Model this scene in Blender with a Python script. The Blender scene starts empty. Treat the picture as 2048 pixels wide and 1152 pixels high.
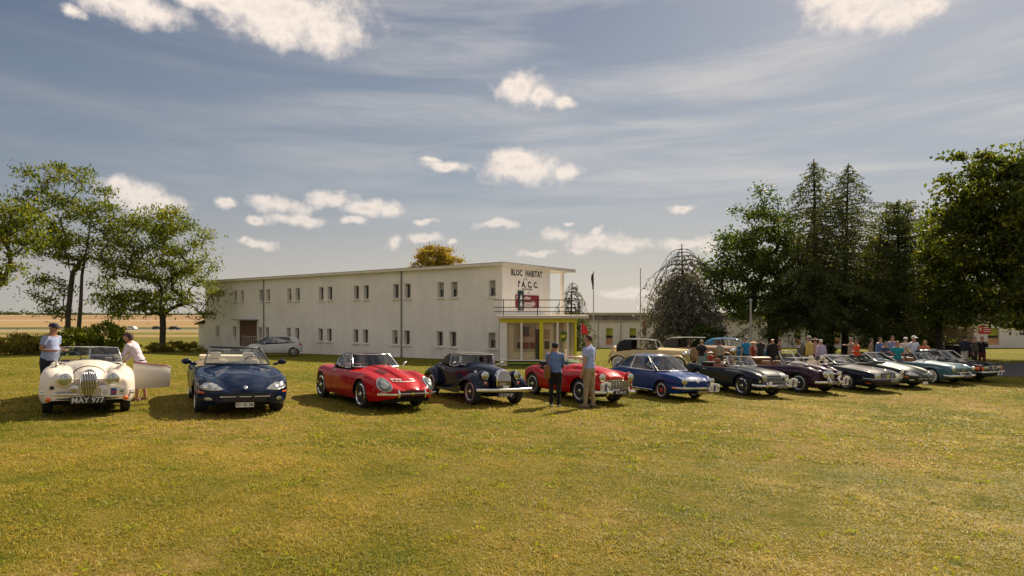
import bpy, bmesh, math, random
import numpy as np
from mathutils import Vector, Matrix, noise as mnoise
from mathutils.bvhtree import BVHTree
R = math.radians
sc = bpy.context.scene
COL = sc.collection

# ------------------------------------------------------------------ camera, light, sky
CAMZ = 2.3
FPX = 1230.0
cam_d = bpy.data.cameras.new('camera'); cam = bpy.data.objects.new('camera', cam_d); COL.objects.link(cam)
cam.location = (0, 0, CAMZ); cam.rotation_euler = (R(90), 0, 0)
cam_d.sensor_width = 36; cam_d.lens = 36 * FPX / 2048
cam_d.shift_y = 51 / 2048
cam_d.clip_start = .05; cam_d.clip_end = 9000
sc.camera = cam
sc.render.engine = 'CYCLES'
sc.cycles.max_bounces = 8; sc.cycles.transparent_max_bounces = 12
sc.view_settings.view_transform = 'Standard'; sc.view_settings.look = 'None'
sc.view_settings.gamma = 1; sc.view_settings.use_curve_mapping = False
sc.view_settings.exposure = 1.0

SUN_AZ = 35.3; SUN_EL = 40.0
sd = bpy.data.lights.new('sun', 'SUN'); sd.energy = 4.2; sd.angle = R(.6); sd.color = (1, .86, .66)
sun = bpy.data.objects.new('sun', sd); COL.objects.link(sun)
sv = Vector((math.sin(R(SUN_AZ)) * math.cos(R(SUN_EL)), math.cos(R(SUN_AZ)) * math.cos(R(SUN_EL)), math.sin(R(SUN_EL))))
sun.rotation_euler = sv.to_track_quat('Z', 'Y').to_euler(); sun.location = sv * 80

world = bpy.data.worlds.new('World'); sc.world = world; world.use_nodes = True
def build_world():
    nt = world.node_tree; nt.nodes.clear(); L = nt.links
    N = lambda t: nt.nodes.new(t)
    def mth(op, a, b=None, c=None, clamp=False):
        n = N('ShaderNodeMath'); n.operation = op; n.use_clamp = clamp
        for i, v in enumerate((a, b, c)):
            if v is None: continue
            if isinstance(v, (int, float)): n.inputs[i].default_value = v
            else: L.new(v, n.inputs[i])
        return n.outputs[0]
    def sstep(v, a, b, lo=0., hi=1.):
        n = N('ShaderNodeMapRange'); n.interpolation_type = 'SMOOTHSTEP'
        L.new(v, n.inputs[0]); n.inputs[1].default_value = a; n.inputs[2].default_value = b
        n.inputs[3].default_value = lo; n.inputs[4].default_value = hi
        return n.outputs[0]
    def mix(f, a, b):
        n = N('ShaderNodeMix'); n.data_type = 'RGBA'
        for s, v in ((0, f), (6, a), (7, b)):
            if isinstance(v, tuple): n.inputs[s].default_value = (*v, 1)
            elif isinstance(v, (int, float)): n.inputs[s].default_value = v
            else: L.new(v, n.inputs[s])
        return n.outputs[2]
    def noise(vec, scale, detail, rough=.55, dist=0):
        n = N('ShaderNodeTexNoise'); L.new(vec, n.inputs['Vector']); n.inputs['Scale'].default_value = scale
        n.inputs['Detail'].default_value = detail; n.inputs['Roughness'].default_value = rough
        n.inputs['Distortion'].default_value = dist
        return n.outputs['Fac']
    tc = N('ShaderNodeTexCoord'); sep = N('ShaderNodeSeparateXYZ'); L.new(tc.outputs['Generated'], sep.inputs[0])
    x, y, z = sep.outputs
    az = mth('ARCTAN2', x, y); el = mth('ARCSINE', z, clamp=False)
    comb = N('ShaderNodeCombineXYZ'); L.new(az, comb.inputs[0]); L.new(el, comb.inputs[1])
    azel = comb.outputs[0]
    sky = N('ShaderNodeTexSky'); sky.sky_type = 'NISHITA'; sky.sun_disc = False
    sky.sun_elevation = R(SUN_EL); sky.sun_rotation = R(SUN_AZ); sky.altitude = 100
    sky.air_density = 1.0; sky.dust_density = 2.2; sky.ozone_density = 1.2
    base = sky.outputs[0]
    K = 1 / .075
    # haze towards the horizon: all round, warm grey
    hz = sstep(el, .0, .42, .97, 0.90)
    towards = mth('COSINE', mth('SUBTRACT', az, R(SUN_AZ)))
    tw = sstep(towards, -.2, 1.0)
    g0 = mix(tw, (.190 * K, .182 * K, .172 * K), (.315 * K, .288 * K, .248 * K))
    g1 = mix(tw, (.082 * K, .108 * K, .146 * K), (.168 * K, .190 * K, .214 * K))
    g2 = mix(tw, (.026 * K, .042 * K, .082 * K), (.088 * K, .108 * K, .148 * K))
    grey = mix(sstep(el, .0, .22), g0, mix(sstep(el, .14, .52), g1, g2))
    base = mix(hz, base, grey)
    # high thin streaks
    mp = N('ShaderNodeMapping'); L.new(azel, mp.inputs[0]); mp.inputs['Rotation'].default_value = (0, 0, R(5))
    mp.inputs['Scale'].default_value = (1.1, 8.5, 1)
    s1 = noise(mp.outputs[0], 1.55, 6, .55, .55)
    mp2 = N('ShaderNodeMapping'); L.new(azel, mp2.inputs[0]); mp2.inputs['Rotation'].default_value = (0, 0, R(-7))
    mp2.inputs['Scale'].default_value = (3.2, 22, 1); mp2.inputs['Location'].default_value = (4.1, 2.2, 0)
    s2 = noise(mp2.outputs[0], 1.7, 5, .6, .8)
    st = mth('MULTIPLY', sstep(s1, .37, .66), sstep(s2, .20, .72, .35, 1.))
    lat = sstep(az, -.75, .45, .30, 1.0)
    band = mth('MULTIPLY', st, lat)
    band = mth('MULTIPLY', band, sstep(el, .10, .20))
    circ = mix(tw, (.16 * K, .165 * K, .18 * K), (.33 * K, .315 * K, .305 * K))
    base = mix(mth('MULTIPLY', band, .88), base, circ)
    # wide soft veil, upper right
    def ell(cx, cy, rx, ry):
        m = N('ShaderNodeVectorMath'); m.operation = 'SUBTRACT'; L.new(azw, m.inputs[0]); m.inputs[1].default_value = (cx, cy, 0)
        d = N('ShaderNodeVectorMath'); d.operation = 'MULTIPLY'; L.new(m.outputs[0], d.inputs[0]); d.inputs[1].default_value = (1 / rx, 1 / ry, 0)
        l = N('ShaderNodeVectorMath'); l.operation = 'LENGTH'; L.new(d.outputs[0], l.inputs[0])
        return l.outputs[1]
    # warp
    nw = N('ShaderNodeTexNoise'); L.new(azel, nw.inputs['Vector']); nw.inputs['Scale'].default_value = 16; nw.inputs['Detail'].default_value = 6; nw.inputs['Roughness'].default_value = .6
    w1 = N('ShaderNodeVectorMath'); w1.operation = 'SUBTRACT'; L.new(nw.outputs['Color'], w1.inputs[0]); w1.inputs[1].default_value = (.5, .5, .5)
    w2 = N('ShaderNodeVectorMath'); w2.operation = 'MULTIPLY'; L.new(w1.outputs[0], w2.inputs[0]); w2.inputs[1].default_value = (.060, .036, 0)
    w3 = N('ShaderNodeVectorMath'); w3.operation = 'ADD'; L.new(azel, w3.inputs[0]); L.new(w2.outputs[0], w3.inputs[1])
    azw = w3.outputs[0]
    def pe(px, py):
        u = (px - 1024) / FPX; v = (627 - py) / FPX
        a = math.atan2(u, 1); e = math.atan2(v, math.hypot(1, u)); return a, e
    CL = [(560, 20, 170, 55), (650, 60, 85, 42), (560, 70, 60, 28), (430, 5, 110, 22), (250, 5, 130, 30), (140, 22, 25, 12),
          (1040, 178, 50, 30), (1085, 195, 42, 18), (1130, 207, 22, 11), (1010, 165, 22, 14),
          (1050, 340, 88, 27), (1030, 322, 50, 20), (1130, 343, 32, 16), (895, 330, 44, 10), (865, 320, 20, 7),
          (275, 395, 70, 33), (330, 408, 45, 24), (245, 380, 36, 24), (555, 410, 55, 17), (590, 437, 55, 12), (525, 400, 28, 12),
          (665, 395, 48, 16), (730, 415, 52, 13), (780, 418, 26, 12), (510, 443, 24, 8), (455, 408, 22, 9), (705, 440, 26, 7),
          (520, 494, 40, 9), (487, 488, 12, 8), (857, 475, 30, 10), (850, 440, 22, 6), (790, 482, 16, 16), (905, 482, 10, 6),
          (997, 450, 40, 8), (1120, 466, 34, 12), (1180, 482, 60, 16), (1250, 492, 66, 12), (1160, 498, 30, 8), (1195, 460, 14, 7), (1142, 443, 12, 5),
          (1365, 416, 34, 7), (1375, 484, 52, 14), (1410, 492, 40, 13), (1250, 583, 60, 9), (1070, 506, 30, 6),
          (1720, 5, 105, 48), (1780, 30, 62, 34), (1660, 0, 60, 22), (1850, 8, 50, 20)]
    best = None
    for (px, py, rx, ry) in CL:
        a, e = pe(px, py); a2, _ = pe(px + rx, py); _, e2 = pe(px, py - ry)
        m = ell(a, e, max(abs(a2 - a), .006) * 1.12, max(abs(e2 - e), .004) * 1.25)
        best = m if best is None else mth('MINIMUM', best, m)
    # beyond the frame: unseen scattered cumulus, cover raised to light the shaded facade
    g = noise(azel, 3.1, 3, .5); outside = sstep(mth('ABSOLUTE', az), .72, .85)
    hi = sstep(el, .50, .58); outside = mth('MAXIMUM', outside, hi)
    gm = mth('SUBTRACT', 2.95, mth('MULTIPLY', g, 4.2))
    gm2 = mth('ADD', gm, mth('MULTIPLY', mth('SUBTRACT', 1.0, outside), 3))
    best = mth('MINIMUM', best, gm2)
    fn = noise(azel, 27, 8, .62, .1)
    fine = noise(azel, 90, 4, .6)
    val = mth('ADD', mth('SUBTRACT', 1.12, best), mth('MULTIPLY', mth('SUBTRACT', fn, .5), 1.75))
    dens = sstep(val, -.10, .92)
    core = sstep(val, .65, 1.9)
    bright = mix(tw, (.56 * K, .49 * K, .43 * K), (.50 * K, .435 * K, .38 * K))
    dim = mix(tw, (.24 * K, .215 * K, .205 * K), (.27 * K, .24 * K, .222 * K))
    shade = mth('ADD', mth('MULTIPLY', core, .95), mth('MULTIPLY', mth('SUBTRACT', .55, fine), .5), clamp=True)
    ccol = mix(shade, bright, dim)
    low = sstep(el, .0, .30, .55, .97)
    base = mix(mth('MULTIPLY', dens, low), base, ccol)
    # below the horizon: ground tone
    gr = sstep(z, -.02, .0)
    base = mix(gr, (.10 * K, .095 * K, .06 * K), base)
    bg = N('ShaderNodeBackground'); L.new(base, bg.inputs[0]); bg.inputs[1].default_value = .075
    out = N('ShaderNodeOutputWorld'); L.new(bg.outputs[0], out.inputs[0])
build_world()

# ------------------------------------------------------------------ placing helpers
def depth(X, Y):
    """how far the ground lies below the camera"""
    w = min(max((36 - Y) / 16, 0), 1); w = w * w * (3 - 2 * w) if False else w
    Xc = max(-25, min(25, X)); Yc = max(-10, Y)
    d = 1.94 + .035 * Xc * w + .026 * min(Yc, 70)
    if Y > 70: d += .0155 * (min(Y, 260) - 70)
    if Y > 420: d -= (min(Y, 2600) - 420) * .00300
    return d
def gz(X, Y): return CAMZ - depth(X, Y)
def gnormal(X, Y):
    e = .8
    return Vector((-(gz(X + e, Y) - gz(X - e, Y)) / (2 * e), -(gz(X, Y + e) - gz(X, Y - e)) / (2 * e), 1)).normalized()
def PX(px, Y): return (px - 1024) / FPX * Y
def ZY(py, Y): return CAMZ - (py - 627) / FPX * Y
def GP(px, py):
    lo, hi = 2., 600.
    q = (py - 627) / FPX
    for _ in range(60):
        m = (lo + hi) / 2
        if depth(PX(px, m), m) / m > q: lo = m
        else: hi = m
    return PX(px, lo), lo

# ------------------------------------------------------------------ materials
def lin(c):
    def f(v): v /= 255.; return v / 12.92 if v <= .04045 else ((v + .055) / 1.055) ** 2.4
    return tuple(f(v) for v in c)
_M = {}
def mat(name, col, rough=.6, metal=0., coat=0., spec=.5, var=0., vscale=4., bump=0., bscale=30., srgb=False, emit=None, flake=0):
    if name in _M: return _M[name]
    if srgb: col = lin(col)
    m = bpy.data.materials.new(name); m.use_nodes = True; nt = m.node_tree; b = nt.nodes['Principled BSDF']
    b.inputs['Base Color'].default_value = (*col, 1); b.inputs['Roughness'].default_value = rough
    b.inputs['Metallic'].default_value = metal; b.inputs['Coat Weight'].default_value = coat; b.inputs['Coat Roughness'].default_value = .04
    b.inputs['Specular IOR Level'].default_value = spec
    if var or bump:
        tc = nt.nodes.new('ShaderNodeTexCoord')
    if var:
        n = nt.nodes.new('ShaderNodeTexNoise'); nt.links.new(tc.outputs['Object'], n.inputs['Vector']); n.inputs['Scale'].default_value = vscale; n.inputs['Detail'].default_value = 6; n.inputs['Roughness'].default_value = .65
        mr = nt.nodes.new('ShaderNodeMapRange'); nt.links.new(n.outputs['Fac'], mr.inputs[0]); mr.inputs[1].default_value = .3; mr.inputs[2].default_value = .7
        mr.inputs[3].default_value = 1 - var; mr.inputs[4].default_value = 1 + var
        mx = nt.nodes.new('ShaderNodeVectorMath'); mx.operation = 'SCALE'; mx.inputs[0].default_value = col; nt.links.new(mr.outputs[0], mx.inputs['Scale'])
        nt.links.new(mx.outputs[0], b.inputs['Base Color'])
    if bump:
        n2 = nt.nodes.new('ShaderNodeTexNoise'); nt.links.new(tc.outputs['Object'], n2.inputs['Vector']); n2.inputs['Scale'].default_value = bscale; n2.inputs['Detail'].default_value = 4
        bp = nt.nodes.new('ShaderNodeBump'); bp.inputs['Strength'].default_value = bump; bp.inputs['Distance'].default_value = .02
        nt.links.new(n2.outputs['Fac'], bp.inputs['Height']); nt.links.new(bp.outputs[0], b.inputs['Normal'])
    if emit:
        b.inputs['Emission Color'].default_value = (*emit[0], 1); b.inputs['Emission Strength'].default_value = emit[1]
    _M[name] = m; return m
def glass(name, tint=(.75, .8, .78), alpha=.28, rough=.03, k=1.2):
    if name in _M: return _M[name]
    m = bpy.data.materials.new(name); m.use_nodes = True; nt = m.node_tree; nt.nodes.clear()
    o = nt.nodes.new('ShaderNodeOutputMaterial'); tr = nt.nodes.new('ShaderNodeBsdfTransparent'); tr.inputs[0].default_value = (*tint, 1)
    gl = nt.nodes.new('ShaderNodeBsdfGlossy'); gl.inputs['Roughness'].default_value = rough; gl.inputs[0].default_value = (.9, .9, .9, 1)
    fr = nt.nodes.new('ShaderNodeFresnel'); fr.inputs[0].default_value = 1.5
    ad = nt.nodes.new('ShaderNodeMath'); ad.operation = 'MULTIPLY_ADD'; ad.inputs[1].default_value = k; ad.inputs[2].default_value = alpha * .25; ad.use_clamp = True
    nt.links.new(fr.outputs[0], ad.inputs[0])
    mx = nt.nodes.new('ShaderNodeMixShader'); nt.links.new(ad.outputs[0], mx.inputs[0]); nt.links.new(tr.outputs[0], mx.inputs[1]); nt.links.new(gl.outputs[0], mx.inputs[2])
    nt.links.new(mx.outputs[0], o.inputs[0]); _M[name] = m; return m
def leafmat(name, ca, cb, cc=None, transl=.45):
    """foliage: random colour per leaf from the 'tone' attribute"""
    if name in _M: return _M[name]
    m = bpy.data.materials.new(name); m.use_nodes = True; nt = m.node_tree; nt.nodes.clear()
    o = nt.nodes.new('ShaderNodeOutputMaterial')
    at = nt.nodes.new('ShaderNodeAttribute'); at.attribute_name = 'tone'
    cr = nt.nodes.new('ShaderNodeValToRGB'); e = cr.color_ramp.elements
    e[0].position = 0; e[0].color = (*ca, 1); e[1].position = 1 if cc is None else .72; e[1].color = (*cb, 1)
    if cc is not None: x = e.new(1.); x.color = (*cc, 1)
    nt.links.new(at.outputs['Fac'], cr.inputs[0])
    df = nt.nodes.new('ShaderNodeBsdfPrincipled'); nt.links.new(cr.outputs[0], df.inputs['Base Color']); df.inputs['Roughness'].default_value = .55
    df.inputs['Specular IOR Level'].default_value = .3
    tl = nt.nodes.new('ShaderNodeBsdfTranslucent')
    hs = nt.nodes.new('ShaderNodeMix'); hs.data_type = 'RGBA'; hs.blend_type = 'MULTIPLY'; hs.inputs[0].default_value = 1
    nt.links.new(cr.outputs[0], hs.inputs[6]); hs.inputs[7].default_value = (1.9, 1.75, .75, 1)
    nt.links.new(hs.outputs[2], tl.inputs[0])
    mx = nt.nodes.new('ShaderNodeMixShader'); mx.inputs[0].default_value = transl
    nt.links.new(df.outputs[0], mx.inputs[1]); nt.links.new(tl.outputs[0], mx.inputs[2]); nt.links.new(mx.outputs[0], o.inputs[0])
    _M[name] = m; return m

CHROME = mat('chrome', (.72, .71, .69), .12, 1.)
STEEL = mat('brushed_steel', (.42, .41, .40), .35, 1.)
RUBBER = mat('rubber', (.018, .018, .018), .8, var=.3, vscale=20)
def wallmat(name, col, var=.08):
    m = mat(name, col, .9, var=var, vscale=.45, bump=.15, bscale=18); nt = m.node_tree; b = nt.nodes['Principled BSDF']; L = nt.links
    src = b.inputs['Base Color'].links[0].from_socket
    tc = nt.nodes.new('ShaderNodeTexCoord'); mp = nt.nodes.new('ShaderNodeMapping'); L.new(tc.outputs['Object'], mp.inputs[0]); mp.inputs['Scale'].default_value = (1.1, 1.1, .14)
    n = nt.nodes.new('ShaderNodeTexNoise'); L.new(mp.outputs[0], n.inputs['Vector']); n.inputs['Scale'].default_value = 1.4; n.inputs['Detail'].default_value = 8; n.inputs['Roughness'].default_value = .7
    mr = nt.nodes.new('ShaderNodeMapRange'); L.new(n.outputs['Fac'], mr.inputs[0]); mr.inputs[1].default_value = .35; mr.inputs[2].default_value = .62; mr.inputs[3].default_value = .93; mr.inputs[4].default_value = 1.02
    sc_ = nt.nodes.new('ShaderNodeVectorMath'); sc_.operation = 'SCALE'; L.new(src, sc_.inputs[0]); L.new(mr.outputs[0], sc_.inputs['Scale']); L.new(sc_.outputs[0], b.inputs['Base Color'])
    return m
BLACK = mat('black_trim', (.012, .012, .013), .5)
DARKIN = mat('dark_interior', (.02, .018, .017), .8)
UNDER = mat('underbody', (.008, .008, .008), .9)
GLASS = glass('clear_glass', (.90, .93, .91), .1)
GLASSD = glass('tinted_glass', (.30, .34, .33), .5)
ORANGE = mat('orange_lens', (.75, .12, .01), .15, coat=.6)
REDL = mat('red_lens', (.5, .01, .01), .15, coat=.6)
WHITE = mat('white_paint', (.75, .74, .71), .5)

# ------------------------------------------------------------------ mesh building
class MB:
    def __init__(s): s.v = []; s.f = []
    def add(s, vs, fs):
        o = len(s.v); s.v += [tuple(v) for v in vs]; s.f += [tuple(i + o for i in f) for f in fs]; return s
    def box(s, c, d, rz=0., rx=0., ry=0., taper=1.):
        m = Matrix.Rotation(rz, 3, 'Z') @ Matrix.Rotation(ry, 3, 'Y') @ Matrix.Rotation(rx, 3, 'X')
        vs = []
        for z in (-.5, .5):
            t = taper if z > 0 else 1
            for x, y in ((-.5, -.5), (.5, -.5), (.5, .5), (-.5, .5)):
                vs.append(Vector(c) + m @ Vector((x * d[0] * t, y * d[1] * t, z * d[2])))
        return s.add(vs, [(3, 2, 1, 0), (4, 5, 6, 7), (0, 1, 5, 4), (1, 2, 6, 5), (2, 3, 7, 6), (3, 0, 4, 7)])
    def rbox(s, c, d, r=.03, rz=0., rx=0., ry=0.):
        """box with chamfered edges"""
        bm = bmesh.new(); bmesh.ops.create_cube(bm, size=1)
        for v in bm.verts: v.co = Vector((v.co.x * d[0], v.co.y * d[1], v.co.z * d[2]))
        bmesh.ops.bevel(bm, geom=list(bm.edges), offset=min(r, min(d) * .45), segments=2, profile=.6, affect='EDGES')
        m = Matrix.Translation(c) @ Matrix.Rotation(rz, 4, 'Z') @ Matrix.Rotation(ry, 4, 'Y') @ Matrix.Rotation(rx, 4, 'X')
        bm.verts.ensure_lookup_table()
        vs = [m @ v.co for v in bm.verts]; fs = [[v.index for v in f.verts] for f in bm.faces]
        bm.free(); return s.add(vs, fs)
    def tube(s, pts, r, n=8, closed=False, caps=True, flat=1.):
        pts = [Vector(p) for p in pts]; k = len(pts)
        rs = r if isinstance(r, (list, tuple)) else [r] * k
        vs = []; fs = []
        up = None
        for i, p in enumerate(pts):
            a = pts[(i - 1) % k] if (closed or i > 0) else p; b = pts[(i + 1) % k] if (closed or i < k - 1) else p
            t = (b - a)
            t = t.normalized() if t.length > 1e-9 else Vector((0, 0, 1))
            if up is None:
                up = Vector((0, 0, 1)) if abs(t.z) < .9 else Vector((1, 0, 0))
            u = t.cross(up)
            if u.length < 1e-6: u = t.cross(Vector((1, .3, .2)))
            u.normalize(); w = u.cross(t).normalized(); up = w
            for j in range(n):
                an = 2 * math.pi * j / n
                vs.append(p + u * math.cos(an) * rs[i] + w * math.sin(an) * rs[i] * flat)
        for i in range(k if closed else k - 1):
            i2 = (i + 1) % k
            for j in range(n):
                j2 = (j + 1) % n
                fs.append((i * n + j, i2 * n + j, i2 * n + j2, i * n + j2))
        if caps and not closed:
            fs.append(tuple(range(n))); fs.append(tuple((k - 1) * n + j for j in reversed(range(n))))
        return s.add(vs, fs)
    def lathe(s, prof, c=(0, 0, 0), axis='z', n=24):
        """prof: list of (radius, height)"""
        vs = []; fs = []; c = Vector(c)
        for (r, h) in prof:
            for j in range(n):
                a = 2 * math.pi * j / n; x, y = r * math.cos(a), r * math.sin(a)
                vs.append(c + (Vector((x, y, h)) if axis == 'z' else Vector((h, x, y)) if axis == 'x' else Vector((y, h, x))))
        for i in range(len(prof) - 1):
            for j in range(n):
                j2 = (j + 1) % n; fs.append((i * n + j, i * n + j2, (i + 1) * n + j2, (i + 1) * n + j))
        if prof[0][0] > 1e-6: fs.append(tuple(reversed(range(n))))
        if prof[-1][0] > 1e-6: fs.append(tuple((len(prof) - 1) * n + j for j in range(n)))
        return s.add(vs, fs)
    def ellipsoid(s, c, r, nu=14, nv=8, rz=0, ry=0):
        m = Matrix.Rotation(rz, 3, 'Z') @ Matrix.Rotation(ry, 3, 'Y')
        vs = []; fs = []
        for i in range(nv + 1):
            th = math.pi * i / nv
            for j in range(nu):
                a = 2 * math.pi * j / nu
                vs.append(Vector(c) + m @ Vector((r[0] * math.sin(th) * math.cos(a), r[1] * math.sin(th) * math.sin(a), r[2] * math.cos(th))))
        for i in range(nv):
            for j in range(nu):
                j2 = (j + 1) % nu; fs.append((i * nu + j, (i + 1) * nu + j, (i + 1) * nu + j2, i * nu + j2))
        return s.add(vs, fs)
    def grid(s, rows):
        n = len(rows[0]); vs = [p for r in rows for p in r]; fs = []
        for i in range(len(rows) - 1):
            for j in range(n - 1): fs.append((i * n + j, i * n + j + 1, (i + 1) * n + j + 1, (i + 1) * n + j))
        return s.add(vs, fs)
    def prism(s, poly, h0, h1, axis='z'):
        k = len(poly)
        def P(p, h): return (p[0], p[1], h) if axis == 'z' else ((h, p[0], p[1]) if axis == 'x' else (p[0], h, p[1]))
        vs = [P(p, h0) for p in poly] + [P(p, h1) for p in poly]
        return s.add(vs, [tuple(reversed(range(k))), tuple(range(k, 2 * k))] + [(i, (i + 1) % k, k + (i + 1) % k, k + i) for i in range(k)])
    def build(s, name, m, parent=None, smooth=None, loc=None):
        me = bpy.data.meshes.new(name); me.from_pydata([tuple(v) for v in s.v], [], s.f); me.validate(); me.update()
        o = bpy.data.objects.new(name, me); COL.objects.link(o)
        if m: me.materials.append(m)
        bm = bmesh.new(); bm.from_mesh(me)
        bmesh.ops.remove_doubles(bm, verts=bm.verts, dist=1e-5)
        bmesh.ops.recalc_face_normals(bm, faces=bm.faces); bm.to_mesh(me); bm.free()
        if smooth is not None: shade(me, smooth)
        if parent: o.parent = parent
        if loc: o.location = loc
        return o
def shade(me, ang):
    me.polygons.foreach_set('use_smooth', [True] * len(me.polygons))
    if ang < 179:
        me.set_sharp_from_angle(angle=R(ang))
    me.update()
def tag(o, label=None, cat=None, group=None, kind=None):
    if label: o['label'] = label
    if cat: o['category'] = cat
    if group: o['group'] = group
    if kind: o['kind'] = kind
    return o
def thing(name, label, cat, loc=(0, 0, 0), rz=0, group=None):
    o = bpy.data.objects.new(name, None); COL.objects.link(o); o.location = loc; o.rotation_euler = (0, 0, rz); o.empty_display_size = .2
    return tag(o, label, cat, group)
def seat_on_ground(o, X, Y, head):
    """head: degrees from towards-the-camera (-Y) turning to +X; local +x is forward"""
    n = gnormal(X, Y); a = R(head); f = Vector((math.sin(a), -math.cos(a), 0)); f = (f - n * f.dot(n)).normalized(); l = n.cross(f)
    m = Matrix((f, l, n)).transposed().to_4x4(); m.translation = (X, Y, gz(X, Y)); o.matrix_world = m
def text_mesh(txt, size, depth_, m, name, parent, mw, align='CENTER', sx=1., bold=0., shear=0., spacing=1.):
    """lettering lying in local XY, placed by matrix mw in the parent's space"""
    cu = bpy.data.curves.new(name, 'FONT'); cu.body = txt; cu.size = size; cu.extrude = depth_; cu.align_x = align; cu.align_y = 'CENTER'; cu.offset = bold; cu.shear = shear
    cu.resolution_u = 2; cu.space_character = spacing
    t = bpy.data.objects.new(name, cu); COL.objects.link(t)
    dg = bpy.context.evaluated_depsgraph_get(); me = bpy.data.meshes.new_from_object(t.evaluated_get(dg))
    bpy.data.objects.remove(t); o = bpy.data.objects.new(name, me); COL.objects.link(o); me.materials.clear(); me.materials.append(m)
    me.transform(Matrix.Diagonal((sx, 1, 1, 1)))
    if parent: o.parent = parent
    o.matrix_local = mw
    return o
def pchip(pts):
    xs = [p[0] for p in pts]; ys = [p[1] for p in pts]; n = len(xs)
    if n == 1: return lambda x: ys[0]
    h = [xs[i + 1] - xs[i] for i in range(n - 1)]; dl = [(ys[i + 1] - ys[i]) / h[i] for i in range(n - 1)]
    m = [dl[0]] + [0 if dl[i - 1] * dl[i] <= 0 else 2 * dl[i - 1] * dl[i] / (dl[i - 1] + dl[i]) for i in range(1, n - 1)] + [dl[-1]]
    def f(x):
        if x <= xs[0]: return ys[0]
        if x >= xs[-1]: return ys[-1]
        i = 0
        while x > xs[i + 1]: i += 1
        t = (x - xs[i]) / h[i]
        return (2 * t**3 - 3 * t**2 + 1) * ys[i] + (t**3 - 2 * t**2 + t) * h[i] * m[i] + (-2 * t**3 + 3 * t**2) * ys[i + 1] + (t**3 - t**2) * h[i] * m[i + 1]
    return f
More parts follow.
